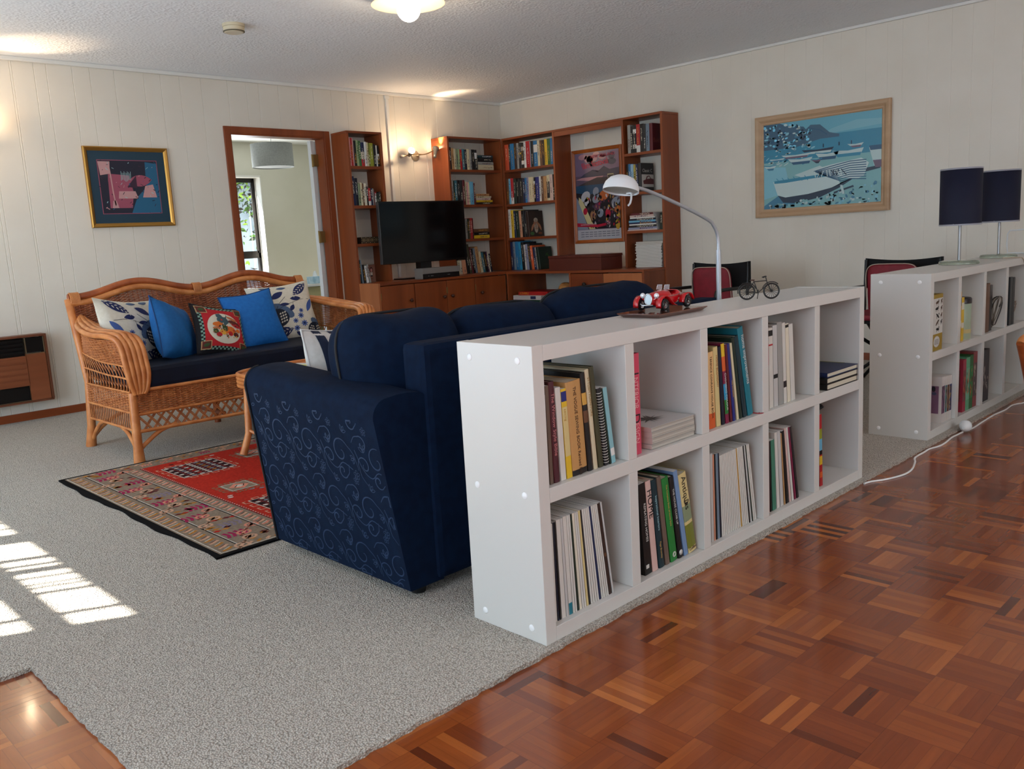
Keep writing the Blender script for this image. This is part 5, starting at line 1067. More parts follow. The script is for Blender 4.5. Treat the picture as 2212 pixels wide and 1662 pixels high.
for z, r_ in ((.255, .008), (.165, .010), (.380, .010)): caned([fr(0, z, .004), fr(.25, z-.004*(z < .2), .004), fr(.5, z-.006*(z < .2), .004), fr(.75, z-.004*(z < .2), .004), fr(1, z, .004)], r_, 'rail')
m = MB(); m.box(WC-HW+.02, WC+HW-.02, 3.12, 3.74, .35, .372); m.build('seat_deck', cane_red, wk)
for sx in (-1, 1): caned([(WC+sx*.25, 3.14, .17), (WC+sx*.25, 3.7, .17)], .012, 'stretcher', cane_red)
m = MB(); m.tube([(WC, 3.77, 0), (WC, 3.77, .35)], .02, 10); m.build('leg', cane_red, wk)
m = MB(); m.box(WC-HW+.028, WC+HW-.03, 3.085, 3.74, .382, .50, c=.024); m.build('seat_cushion', navy_vinyl, wk)
# ------------------------------------------------------------------ rug
rg = thing('rug', (.9, 2.2, 0), 'red patterned woven rug with black edges under the coffee table', 'rug')
RX0, RX1, RY0, RY1 = -.252, 2.35, 1.350, 3.065
m = MB()
def rugz(x, y): return .006+.0035*math.sin(x*3+y*5)**2
def wav(y): return .006*math.sin(y*9)+.004*math.sin(y*23)
N_ = 40; vs = []
edge = [(RX0+wav(RY0+(RY1-RY0)*i/N_), RY0+(RY1-RY0)*i/N_) for i in range(N_+1)]+[(RX1, RY1), (RX1, RY0)]
n = len(edge); m.add([(x, y, .0075) for x, y in edge]+[(x, y, .0004) for x, y in edge], [tuple(range(n))[::-1]]+[(i, (i+1) % n, n+(i+1) % n, n+i) for i in range(n)]); m.build('rug_edge', M('black_wool', (14, 13, 14), .95, spec=.1), rg)
rgm = {k: P('rug_'+k, c, tuple(int(v*.86) for v in c), 90, .4, 260, .95, spec=.1) for k, c in {'taupe': (138, 120, 102), 'red': (176, 44, 30), 'pink': (214, 136, 112), 'ochre': (176, 116, 48), 'wine': (156, 40, 78), 'black': (26, 24, 26), 'ivory': (206, 202, 188), 'slate': (120, 132, 142), 'olive': (112, 112, 84), 'plum': (96, 40, 40), 'lilac': (132, 118, 130), 'peach': (204, 158, 128)}.items()}
rk = list(rgm); rm = [rgm[k] for k in rk]; ri = {k: i for i, k in enumerate(rk)}
RL = RX1-RX0; RW = RY1-RY0; m = MB()
def lay(o): return lambda a, b: Vector((RX0+a+(wav(RY0+b) if a < .05 else 0), RY0+b, .0078+o))
def rect(a0, a1, b0, b1, k, o): m.stroke(lay(o), [(a0+(a1-a0)*i/10, (b0+b1)/2) for i in range(11)], b1-b0, ri[k])
L0 = .022
rect(L0, RL-L0, L0, RW-L0, 'taupe', 0)
def ringr(d, w_, k, o, lo=0, dl=0):
    a0, a1, b0, b1 = d+dl, RL-d-dl, d, RW-d
    rect(a0, a1, b0, b0+w_, k, o); rect(a0, a1, b1-w_, b1, k, o); rect(a0, a0+w_, b0, b1, k, o+.0001); rect(a1-w_, a1, b0, b1, k, o+.0001)
ringr(.028, .004, 'ivory', .0003)
# guard stripes along the short side and the field
def chevrons(a, b0, b1, w_, k1, k2, o):
    n = int((b1-b0)/.036)
    for i in range(n):
        b = b0+(i+.5)*(b1-b0)/n; m.stroke(lay(o), [(a+w_*.1, b-.012), (a+w_*.5, b-.006), (a+w_*.9, b+.010)], .013, ri[k1 if i % 2 else k2]); m.stroke(lay(o+.0001), [(a+w_*.2, b-.002), (a+w_*.8, b+.016)], .004, ri['plum' if i % 2 else 'ivory'])
def chev2(b, a0, a1, w_, k1, k2, o):
    n = int((a1-a0)/.036)
    for i in range(n):
        a = a0+(i+.5)*(a1-a0)/n; m.stroke(lay(o), [(a-.012, b+w_*.1), (a-.006, b+w_*.5), (a+.010, b+w_*.9)], .013, ri[k1 if i % 2 else k2])
for a, flip in ((.035, 0), (RL-.105, 1)): chevrons(a, .04, RW-.04, .06, 'peach', 'ochre', .0003)
for b in (.032, RW-.062): chev2(b, .1, RL-.1, .03, 'peach', 'ochre', .0003)
for d in (.108,):
    for a in (d, RL-d-.006): rect(a, a+.0045, .07, RW-.07, 'black', .0004); rect(a+.006, a+.0095, .07, RW-.07, 'ivory', .0004)
def curl(a, b, s, k, ang, o):
    for sg in (-1, 1):
        pts = [(a+s*(.15+.8*t)*math.cos(ang)*sg+s*.42*math.sin(t*6)*math.sin(ang)*.8, b+s*(.15+.8*t)*math.sin(ang)*sg+s*.42*math.sin(t*6)*math.cos(ang)) for t in [i/9 for i in range(10)]]; m.stroke(lay(o), pts, s*.17, ri[k])
        x, y = a+sg*s*.6*math.cos(ang), b+sg*s*.6*math.sin(ang); m.stroke(lay(o), ell(x, y, s*.34, s*.30, 9), s*.14, ri[k], closed=True)
rr = random.Random(9)
def motif(a, b, s, k):
    if k % 3 == 0: curl(a, b, s, 'pink' if k % 2 else 'peach', rr.uniform(.5, 1.1), .0006)
    elif k % 3 == 1:
        for q in range(6): c_ = rr.choice(('ochre', 'red', 'ochre', 'plum')); x, y = a+rr.uniform(-.5, .5)*s, b+rr.uniform(-.5, .5)*s; m.blob(lay(.0005), [(x-s*.25, y), (x, y+s*.16), (x+s*.25, y), (x, y-s*.16)], ri[c_], 1)
    else:
        c_ = rr.choice(('wine', 'lilac', 'wine', 'pink'))
        for q in range(4): x = a+(q-1.5)*s*.3; m.stroke(lay(.0005), [(x-s*.1, b-s*.45), (x+s*.05, b), (x-s*.05, b+s*.45)], s*.18, ri[c_])
nb_ = 15
for row, a in enumerate((.162, .222)):
    for i in range(nb_): motif(a+(.008 if i % 2 else -.008), .085+(RW-.17)*i/(nb_-1)+(.02 if row else 0), .076, i*2+row)
    for i in range(nb_): motif(RL-a, .085+(RW-.17)*i/(nb_-1), .076, i*2+row)
for row, b in enumerate((.088,)):
    for i in range(20): motif(.3+(RL-.6)*i/19, b, .050, i); motif(.3+(RL-.6)*i/19, RW-b, .050, i+1)
for a in (.268,): 
    for aa in (a, RL-a-.01): rect(aa, aa+.0045, .125, RW-.125, 'black', .0007); rect(aa+.006, aa+.009, .125, RW-.125, 'ivory', .0007)
for a in (.284, RL-.344): chevrons(a, .13, RW-.13, .05, 'peach', 'pink', .0006)
F0, F1, B0_, B1_ = .345, RL-.345, .150, RW-.150
rect(F0, F1, B0_, B1_, 'red', .0008); rect(F0, F0+.005, B0_, B1_, 'plum', .0010); 
for i in range(70): b = B0_+(B1_-B0_)*(i+.5)/70; m.blob(lay(.0013), ell(F0+.009, b, .003, .005, 5), ri['ivory'], 1)
def hooks(a, b, wa, wb, k):
    for sg in (-1, 1):
        n = 5
        for i in range(n):
            x = a-wa/2+wa*(i+.5)/n; y = b+sg*wb/2; m.stroke(lay(.0012), [(x, y), (x, y+sg*.028), (x+wa/n*.55, y+sg*.028), (x+wa/n*.55, y+sg*.014)], .006, ri[k])
        for i in range(4):
            y = b-wb/2+wb*(i+.5)/4; x = a+sg*wa/2; m.stroke(lay(.0012), [(x, y), (x+sg*.028, y), (x+sg*.028, y+wb/4*.5), (x+sg*.014, y+wb/4*.5)], .006, ri[k])
def panel(a, b, wa, wb, kind):
    hooks(a, b, wa, wb, 'peach' if kind != 2 else 'olive')
    m.stroke(lay(.0014), [(a-wa/2, b), (a+wa/2, b)], wb, ri['plum' if kind == 0 else ('slate' if kind == 1 else 'taupe')])
    if kind == 0:
        ni, nj = int(wa/.034), int(wb/.030)
        for i in range(ni):
            for j in range(nj):
                x = a-wa/2+wa*(i+.5)/ni; y = b-wb/2+wb*(j+.5)/nj; c_ = ('ivory', 'red', 'slate', 'black', 'ivory', 'ochre')[(i*2+j*3+(i*j) % 2) % 6]; m.blob(lay(.0017), ell(x, y, .013, .010, 6), ri[c_], 1)
                if (i+j) % 2: m.stroke(lay(.0019), ell(x, y, .016, .013, 6), .0035, ri['black'], closed=True)
        m.stroke(lay(.0018), [(a-wa/2, b-wb/2), (a+wa/2, b-wb/2), (a+wa/2, b+wb/2), (a-wa/2, b+wb/2)], .006, ri['ivory'], closed=True)
    else:
        m.stroke(lay(.0017), [(a-wa/2+.01, b-wb/2+.01), (a+wa/2-.01, b-wb/2+.01), (a+wa/2-.01, b+wb/2-.01), (a-wa/2+.01, b+wb/2-.01)], .006, ri['ivory'], closed=True)
        m.blob(lay(.0018), [(a-wa*.36, b), (a, b+wb*.36), (a+wa*.36, b), (a, b-wb*.36)], ri['slate' if kind == 1 else 'pink'], 1); m.blob(lay(.0020), ell(a, b, wa*.14, wb*.14, 8), ri['ivory'], 1)
        m.stroke(lay(.0021), [(a-wa*.2, b-wb*.1), (a, b+wb*.12), (a+wa*.1, b-wb*.1), (a+wa*.22, b+wb*.1)], .006, ri['black'])
for a in (F0+.20, F0+.95, F0+1.68):
    panel(a, B0_+.27, .27, .26, 0); panel(a, B1_-.25, .27, .27, 0)
for a in (F0+.13,): panel(a+.03, (B0_+B1_)/2-.04, .14, .14, 2)
for a in (F0+.55, F0+1.3): panel(a, (B0_+B1_)/2-.10, .24, .20, 1); panel(a, B1_-.20, .20, .14, 2); panel(a, B0_+.18, .2, .14, 2)
for i in range(46): a, b = rr.uniform(F0+.04, F1-.04), rr.choice((rr.uniform(B0_+.02, B0_+.08), rr.uniform(B1_-.07, B1_-.02), rr.uniform(B0_+.5, B0_+.6))); m.blob(lay(.0011), ell(a, b, .014, .009, 6), ri[rr.choice(('ivory', 'slate', 'pink', 'black', 'ochre'))], 1)
m.build('rug_field', rm, rg)
# ------------------------------------------------------------------ coffee table with paper
tbx, tby = 1.03, 2.52; tb = thing('coffee_table', (tbx, tby, .01), 'cane rimmed coffee table half hidden behind the navy sofa', 'table')
def rrect(cx, cy, a, b, z, n=40, e=.55): return [(cx+a*math.copysign(abs(math.cos(t))**e, math.cos(t)), cy+b*math.copysign(abs(math.sin(t))**e, math.sin(t)), z) for t in [2*PI*i/n for i in range(n)]]
m = MB()
for k in range(4): m.tube(rrect(tbx, tby, .482, .30, .385+.019*k), .0105, 8, closed=True)
m.build('rim', cane_m, tb)
m = MB(); pts = rrect(tbx, tby, .474, .292, .44); n = len(pts); m.add(pts+[(x, y, .425) for x, y, z in pts], [tuple(range(n)), tuple(range(n, 2*n))[::-1]]+[(i, n+i, n+(i+1) % n, (i+1) % n) for i in range(n)]); m.build('table_top', weave_m, tb)
for sx in (-1, 1):
    for sy in (-1, 1): m = MB(); m.tube([(tbx+sx*.475, tby+sy*.18, .0125), (tbx+sx*.428, tby+sy*.19, .12), (tbx+sx*.41, tby+sy*.19, .38)], [.02, .018, .018], 10); m.tube([(tbx+sx*.43, tby+sy*.19, .14), (tbx+sx*.40, tby+sy*.12, .11), (tbx+sx*.38, tby, .105)], .009, 8); m.build('leg', cane_m, tb)
m = MB(); m.tube(rrect(tbx, tby, .43, .19, .13), .010, 8, closed=True); m.build('lower_ring', cane_m, tb)
mg = thing('magazine', (.80, 2.50, .455), 'pale magazine with a yellow and green cover on the coffee table', 'magazine')
m = MB(); X_ = Matrix.Translation((.84, 2.44, .4565)) @ Matrix.Rotation(math.radians(24), 4, 'Z'); m.box(-.11, .11, -.15, .15, 0, .006, X=X_); m.build('pages', paper_w, mg)
m = MB(); fn = lambda u, v: X_ @ Vector((-.11+.22*u, -.15+.3*v, .0068)); m.add([fn(0, 0), fn(1, 0), fn(1, 1), fn(0, 1)], [(0, 1, 2, 3)], 0); g2 = lambda u, v: fn(u, v)+Vector((0, 0, .0005)); m.blob(g2, leaf(.5, .6, .8, .36, .8), 1); m.blob(g2, leaf(.4, .35, .6, .2, .3), 2); m.blob(g2, leaf(.7, .3, .5, .12, 1.3), 3); m.build('cover', [M('pale_cover', (204, 214, 216), .4), M('cover_lemon', (206, 206, 110), .4), M('cover_sage', (120, 140, 110), .4), M('cover_aqua', (150, 186, 196), .4)], mg)
# ------------------------------------------------------------------ television and players
tv = thing('television', (3.55, 4.76, .745), 'black flat television on the low cupboard', 'television')
TX = Matrix.Translation((3.54, 4.735, 0)) @ Matrix.Rotation(math.radians(-3), 4, 'Z')
m = MB(); m.box(-.478, .478, 0, .035, .896, 1.443, X=TX, c=.004); m.build('case', M('gloss_black_case', (10, 10, 11), .2), tv)
m = MB(); m.box(-.462, .462, -.0015, -.0002, .914, 1.428, X=TX); m.build('screen', M('dark_screen', (5, 6, 8), .12, spec=.4), tv)
m = MB(); m.box(-.479, -.4765, -.001, .034, .90, 1.44, X=TX); m.build('silver_edge', M('silver_edge', (120, 122, 124), .3, metal=.8), tv)
m = MB(); m.box(-.05, .05, .0352, .09, .80, 1.1, X=TX); m.box(-.06, .06, .01, .09, .757, .90, X=TX); m.build('neck', black_p, tv)
m = MB(); m.box(-.2, .2, -.02+.14, .20+.06, .7455, .757, X=TX, c=.003); m.box(-.05, .05, .03, .13, .7455, .757, X=TX); m.build('foot', black_p, tv)
pl_ = thing('video_player', (3.62, 4.70, .745), 'silver and black player below the television', 'player')
m = MB(); m.box(3.403, 3.845, 4.64, 4.745, .7458, .790, c=.002); m.build('body', black_p, pl_)
m = MB(); m.box(3.400, 3.848, 4.632, 4.745, .7905, .842, c=.003); m.box(3.398, 3.4025, 4.634, 4.745, .747, .840); m.build('silver_top', M('silver_case', (142, 138, 134), .4, metal=.3), pl_)
m = MB()
for x, w_ in ((3.47, .01), (3.50, .03), (3.70, .03)): m.box(x, x+w_, 4.6392, 4.6398, .768, .772)
m.build('markings', M('pale_marks', (150, 150, 150), .5), pl_)
# carved box
cv = thing('carved_box', (3.1, 4.98, 1.09), 'small dark carved box on the third shelf beside doorway', 'box')
m = MB(); m.box(2.955, 3.19, 4.90, 5.06, 1.0905, 1.147); m.build('box', M('dark_carved_wood', (48, 32, 22), .6), cv)
m = MB(); F = lambda u, v: Vector((2.96+.225*u, 4.8992, 1.092+.054*v)); rr = random.Random(2)
for i in range(5):
    cx = .1+i*.2; m.stroke(F, [(cx-.085, .5), (cx, .9), (cx+.085, .5), (cx, .1)], .03, 0, closed=True); m.blob(F, ell(cx, .5, .03, .2, 8), 0, 1)
for i in range(5): m.blob(F, ell(.2*i+.001+.0, .12, .03, .1, 6), 0, 1); m.blob(F, ell(.2*i, .88, .03, .1, 6), 0, 1)
m.build('carving', M('pale_inlay', (128, 108, 76), .6), cv)
fb = book(Matrix.Translation((3.026, 4.93, .7455)) @ Matrix.Rotation(math.radians(14), 4, 'Z'), .09, .158, .014, 'taupe', 'paper', 'small book with a dark haired figure on its cover, facing outward', group=G1, letters=False, near=True)
m = MB(); F = lambda u, v: Vector((.09*u, -.0016, .158*v)); m.add([F(.02, .02), F(.98, .02), F(.98, .98), F(.02, .98)], [(0, 1, 2, 3)], 0); F2 = lambda u, v: F(u, v)-Vector((0, .0004, 0)); F3 = lambda u, v: F(u, v)-Vector((0, .0008, 0))
m.blob(F2, ell(.4, .7, .24, .16), 1); m.blob(F3, ell(.4, .68, .15, .1), 2); m.blob(F2, [(.25, .58), (.55, .58), (.58, .40), (.22, .40)], 3, 1); m.blob(F3, [(.25, .40), (.55, .40), (.52, .32), (.28, .32)], 4, 1); m.stroke(F2, [(.3, .2), (.6, .2)], .02, 1)
m.build('cover_picture', [M('cover_mauve_brown', (132, 92, 76), .6), M('figure_hair', (70, 22, 22), .6), M('figure_face', (190, 130, 120), .6), M('figure_shirt', (196, 190, 180), .6), M('figure_shorts', (30, 26, 30), .6)], fb, local=True)
# ------------------------------------------------------------------ right unit: basket, games, hat
bk = thing('woven_basket', (4.6, 3.7, .745), 'long red brown lidded woven chest on the desk top', 'basket')
bm_ = P('oxblood_weave', (104, 40, 24), (70, 24, 16), 120, .6, 240, .5, stretch=(1, 1, 3))
X_ = Matrix.Translation((4.425, 4.035, .7458)); m = MB(); m.box(0, .30, -.625, 0, 0, .112, X=X_, c=.004); m.build('body', bm_, bk)
m = MB(); m.box(-.004, .304, -.629, .004, .1125, .136, X=X_, c=.004); m.build('lid', bm_, bk)
for i, (z0, z1, y0, y1, x0, c1, lb, tx) in enumerate(((.4402, .470, 4.03, 4.42, 4.47, (24, 70, 46), 'green flat box at the bottom of the games pile', None), (.4705, .512, 4.19, 4.565, 4.46, (196, 190, 190), 'white board game box in the games pile', None), (.5125, .545, 4.14, 4.53, 4.50, (176, 32, 30), 'red word game box topmost of the games pile', 'SCRABBLE'))):
    g = thing('game_box', ((x0+4.8)/2, (y0+y1)/2, z0), lb, 'box', 'board games in the open bay'); m = MB(); m.box(x0, 4.82, y0, y1, z0, z1); m.build('box', M('game_%d' % i, c1, .5), g)
    if i == 2: text('title', 'SCRABBLE', .030, frame_mat((x0-.0008, y1-.02, (z0+z1)/2), (0, -1, 0), (0, 0, 1)), M('yellow_ink', (220, 150, 40), .5), g, sx=.9)
    if i == 1: m = MB(); m.box(x0-.0012, x0-.0002, 4.26, 4.33, z0+.008, z1-.006); m.build('label', M('dark_blue_label', (34, 44, 86), .5), g)
ha = thing('straw_hat', (4.6, 3.95, .44), 'striped straw hat leaning in the open bay beside the games', 'hat')
X_ = Matrix.Translation((4.50, 3.90, .53)) @ Matrix.Rotation(math.radians(20), 4, 'X') @ Matrix.Rotation(math.radians(-8), 4, 'Y')
straw = P('straw', (178, 128, 70), (140, 92, 46), 30, .4, 90, .7, stretch=(1, 1, 8))
m = MB(); m.lathe([(.085, -.02), (.083, .02), (.078, .06), (.062, .088), (.03, .1), (0, .102)], 28, X=X_); m.build('crown', straw, ha)
m = MB(); m.lathe([(.084, -.022), (.12, -.03), (.15, -.045), (.152, -.047), (.12, -.034), (.084, -.026)], 32, X=X_, cap=False); m.build('brim', P('striped_straw', (190, 110, 50), (60, 60, 34), 1, .3, 90, .7, stretch=(90, 2, 2)), ha)
# ------------------------------------------------------------------ wall lights
bulb_m = M('warm_bulb', (255, 240, 220), .3, emit=(255, 222, 178), es=40)
def sconce(name_label, cx, heads, extra=True):
    t = thing('wall_spotlight', (cx, YB, 1.88), name_label, 'lamp', 'twin headed wall spotlights')
    m = MB(); m.lathe([(.045, 0), (.047, .012), (.036, .018), (0, .02)], 28, X=Matrix.Translation((cx, YB-.0003, 1.885)) @ Matrix.Rotation(PI/2, 4, 'X')); m.tube([(cx, YB-.02, 1.885), (cx, YB-.10, 1.89)], .007, 8); m.build('wall_plate', M('satin_plate', (176, 160, 136), .35, metal=.3), t)
    m = MB(); m.tube(smooth([(cx-.215, YB-.10, 1.868), (cx-.14, YB-.10, 1.882), (cx-.06, YB-.10, 1.892), (cx+.02, YB-.10, 1.890), (cx+.09, YB-.10, 1.905), (cx+.15, YB-.10, 1.930)], 4), .0055, 8); m.build('bar', M('antique_nickel', (150, 122, 92), .35, metal=.6), t)
    m = MB(); m.lathe([(.013, 0), (.014, .035), (0, .036)], 14, X=Matrix.Translation((cx-.215, YB-.10, 1.868)) @ Matrix.Rotation(math.radians(-100), 4, 'Y')); m.build('end_cap', M('grey_cap', (150, 142, 132), .4), t)
    for (hx, hz, d) in heads:
        h = MB(); q = Vector(d).normalized(); Q = q.to_track_quat('Z', 'Y').to_matrix().to_4x4(); X_ = Matrix.Translation((hx, YB-.115, hz)) @ Q
        h.lathe([(.012, -.07), (.016, -.066), (.018, -.01), (.021, .0), (.030, .018), (.034, .034), (.032, .034), (.028, .018), (.016, .004)], 24, X=X_, cap=False); h.lathe([(0, -.07), (.012, -.07)], 16, X=X_, cap=False); hd = h.build('spot_head', M('pewter', (120, 118, 112), .35, metal=.5), t)
        b = MB(); b.sphere((0, 0, .026), .026, n=18, X=X_, sc=(1, 1, .9)); b.build('bulb', bulb_m, hd)
    return t
sconce('twin spotlight on the wall above the television', 3.80, ((3.665, 1.905, (-.35, -.85, .35)), (3.965, 1.925, (.40, .25, .88))))
sconce('twin spotlight at the left edge of the back wall', .02, ((-.105, 1.925, (-.3, -.8, .4)), (.205, 1.965, (.35, .3, .85))))
wc = (1, .72, .46)
spot('sconce_spot_a', (3.985, YB-.14, 1.985), (4.22, 4.90, 2.44), 16, 66, .7, wc); spot('sconce_spot_b', (.235, YB-.14, 2.02), (.42, 4.75, 2.44), 12, 62, .7, wc)
point('sconce_glow_a', (3.655, YB-.21, 1.94), 4, wc, .03); point('sconce_glow_b', (-.115, YB-.22, 1.96), 4, wc, .03)
# ------------------------------------------------------------------ ceiling light, smoke alarm
lx, ly = 1.70, 2.475
cl = thing('ceiling_light', (lx, ly, ZC), 'cream saucer ceiling light with a glowing globe', 'lamp')
m = MB(); m.lathe([(.205, 2.372), (.198, 2.376), (.14, 2.40), (.07, 2.418), (.05, 2.425), (.05, ZC-.0005)], 48, o=(lx, ly, 0), cap=False); m.lathe([(.205, 2.372), (.197, 2.373), (.14, 2.396), (.05, 2.415)], 48, 0, o=(lx, ly, 0), cap=False); m.build('shade', M('cream_enamel_shade', (226, 206, 176), .4), cl)
m = MB(); m.sphere((lx, ly, 2.345), .066, n=28); m.build('globe', M('glowing_globe', (255, 250, 240), .3, emit=(255, 236, 206), es=9), cl)
point('ceiling_bulb', (lx, ly, 2.262), 6, (1, .82, .6), .06)
sa = thing('smoke_alarm', (1.25, 3.62, ZC), 'small cream round smoke alarm on the ceiling', 'smoke alarm')
m = MB(); m.lathe([(.052, -.05), (.062, -.044), (.064, -.018)], 32, o=(1.25, 3.62, ZC)); m.build('cover', M('aged_cream_plastic', (196, 184, 156), .5), sa)
m = MB(); m.lathe([(.066, -.017), (.067, 0)], 32, o=(1.25, 3.62, ZC)); m.build('base', M('aged_cream_plastic', (196, 184, 156), .5), sa)
m = MB(); m.lathe([(.058, -.047), (.0645, -.045), (.0645, -.041), (.058, -.041)], 32, o=(1.25, 3.62, ZC), cap=False); m.build('vent_ring', M('alarm_vent_brown', (96, 88, 72), .7), sa)  # ring in a darker brown around the alarm cover
# ------------------------------------------------------------------ pictures
def pic_frame(t, axis, fixed, a0, a1, z0, z1, fw, dep, mat, prof=None, name='frame'):
    """mitred moulding; a runs left to right as seen from the room"""
    sg = 1 if a1 > a0 else -1; m = MB(); prof = prof or [(0, .0), (0, dep*.8), (fw*.25, dep), (fw*.7, dep*.75), (fw, dep*.45), (fw, 0)]
    def pt(a, z, d): return Vector((a, fixed-d, z)) if axis == 'x' else Vector((fixed-d, a, z))
    cs = [(a0, z0, 1, 1), (a1, z0, -1, 1), (a1, z1, -1, -1), (a0, z1, 1, -1)]; K = len(prof); vs = []
    for (a, z, da, dz) in cs:
        for (o, d) in prof: vs.append(pt(a+da*sg*o, z+dz*o, d+.0005))
    fs = []
    for i in range(4):
        j = (i+1) % 4
        for k in range(K-1): fs.append((i*K+k, j*K+k, j*K+k+1, i*K+k+1))
    m.add(vs, fs); return m.build(name, mat, t), pt
t = thing('framed_picture', (1.09, YB, 1.3), 'gold framed picture with dark teal mount on the left of the back wall', 'picture', 'pictures')
pic_frame(t, 'x', YB, .790, 1.400, 1.302, 1.876, .030, .024, M('gold_leaf', (190, 142, 70), .28, metal=.85))
m = MB(); m.box(.818, 1.372, YB-.008, YB-.004, 1.330, 1.848); m.build('mount', M('dark_teal_mount', (14, 52, 70), .5), t)
m = MB(); F = lambda u, v, o=.0: Vector((.884+.424*u, YB-.0088-o, 1.402+.378*v)); rr = random.Random(21)
m.add([F(-.012, -.012), F(1.012, -.012), F(1.012, 1.012), F(-.012, 1.012)], [(0, 1, 2, 3)], 1); L1 = lambda o: (lambda u, v: F(u, v, o))
m.add([L1(.0004)(0, 0), L1(.0004)(1, 0), L1(.0004)(1, 1), L1(.0004)(0, 1)], [(0, 1, 2, 3)], 0)
m.blob(L1(.0008), [(.1, .1), (.5, .1), (.55, .4), (.5, .72), (.15, .75), (.12, .4)], 1, 1); m.blob(L1(.0008), [(.48, 0), (1, 0), (1, .95), (.8, .98), (.78, .5), (.6, .3)], 2, 1); m.blob(L1(.001), [(0, .0), (.12, .0), (.14, .6), (0, .68)], 0, 1)
m.blob(L1(.0012), [(.02, .72), (.18, .75), (.2, .98), (.0, .98)], 3, 1); m.blob(L1(.0012), leaf(.68, .62, .42, .22, .1), 1); m.blob(L1(.0014), [(.45, .5), (.62, .72), (.62, .48)], 4, 1); m.blob(L1(.0014), [(.28, .28), (.62, .28), (.58, .42), (.3, .42)], 3, 1)
m.blob(L1(.0014), [(.7, .3), (.95, .3), (.9, .55), (.76, .52)], 3, 1); m.stroke(L1(.0018), [(.17, .98), (.19, .7), (.2, .4), (.22, .15)], .022, 3); m.blob(L1(.0018), [(.16, .1), (.27, .1), (.24, .24), (.18, .24)], 3, 1)
for i in range(10): m.stroke(L1(.002), [(.36+.018*i, .62+.02*math.sin(i)), (.37+.018*i, .78+.02*math.cos(i*2))], .006, 5)
for i in range(70): x, y = rr.random(), rr.random(); m.stroke(L1(.0022), [(x, y), (min(1, x+rr.uniform(-.05, .05)), min(1, max(0, y+rr.uniform(-.05, .05))))], rr.uniform(.006, .016), rr.choice((0, 0, 2, 3, 5, 4)))
m.build('print', [M('ink_navy_black', (20, 22, 44), .5), M('art_mauve_pink', (150, 72, 92), .5), M('art_teal', (20, 90, 124), .5), M('art_shell', (186, 140, 140), .5), M('art_plum', (52, 24, 48), .5), M('art_pale_line', (150, 186, 190), .5)], t)
t2 = thing('framed_picture', (XR, 1.66, 1.113), 'wide pale wood framed picture of beached boats', 'picture', 'pictures')
pic_frame(t2, 'y', XR, 2.192, 1.122, 1.114, 1.901, .066, .034, wood('limed_oak', (176, 142, 108), (196, 164, 130), 'Y', .5), [(0, 0), (0, .030), (.012, .034), (.03, .030), (.048, .016), (.058, .016), (.066, .010), (.066, 0)])
Y0p, Y1p, Z0p, Z1p = 2.130, 1.184, 1.176, 1.839; m = MB()
Fp = lambda o: (lambda u, v: Vector((XR-.008-o, Y0p+(Y1p-Y0p)*u, Z0p+(Z1p-Z0p)*v)))
A = {'sky': (96, 164, 184), 'sea': (44, 130, 160), 'deep': (34, 84, 116), 'ivory': (176, 200, 200), 'pale': (124, 184, 200), 'navy': (20, 46, 70), 'shade': (58, 120, 150), 'sand': (120, 172, 176), 'mauve': (104, 84, 104), 'rock': (52, 92, 118), 'cloud': (118, 176, 190), 'stripe': (186, 206, 206), 'bright': (120, 206, 236)}
ak = list(A); am = [M('art_'+k, A[k], .35) for k in ak]; ai = {k: i for i, k in enumerate(ak)}
def ql(u0, u1, v0, v1, k, o): f_ = Fp(o); m.add([f_(u0, v0), f_(u1, v0), f_(u1, v1), f_(u0, v1)], [(0, 1, 2, 3)], ai[k])
def bb_(pts, k, o, r=1): m.blob(Fp(o), pts, ai[k], r)
def ss(pts, w_, k, o): m.stroke(Fp(o), pts, w_, ai[k])
ql(0, 1, .0, .55, 'sand', .0003); ql(0, 1, .62, 1, 'sky', .0003); ql(0, 1, .55, .80, 'sea', .0005)
bb_([(.5, .80), (1, .84), (1, .90), (.8, .92), (.6, .86)], 'cloud', .0006); bb_([(.3, .80), (.42, .93), (.5, .92), (.58, .82), (.66, .79), (.66, .76), (.3, .76)], 'rock', .0008); ss([(.4, .9), (.5, .86), (.56, .80)], .01, 'deep', .001)
bb_([(0, .70), (.0, 1), (.14, 1), (.2, .96), (.36, .92), (.42, .82), (.5, .76), (.3, .70)], 'rock', .0010); rr = random.Random(8)
for i in range(120): x = rr.uniform(0, .42); y = rr.uniform(.68, .97-.5*max(0, x-.25)); bb_(ell(x, y, rr.uniform(.008, .022), rr.uniform(.006, .016), 6, rr.random()*3), rr.choice(('pale', 'bright', 'deep', 'ivory', 'navy', 'shade')), .0012)
for i in range(60): x = rr.uniform(0, .45); y = rr.uniform(.50, .68); bb_(ell(x, y, rr.uniform(.01, .03), rr.uniform(.005, .012), 6, rr.random()), rr.choice(('pale', 'ivory', 'shade', 'sea')), .0012)
bb_([(0, .38), (.6, .42), (1, .30), (1, .0), (0, 0)], 'sand', .0007); bb_([(.0, .12), (.0, .50), (.2, .48), (.25, .2)], 'pale', .0009)
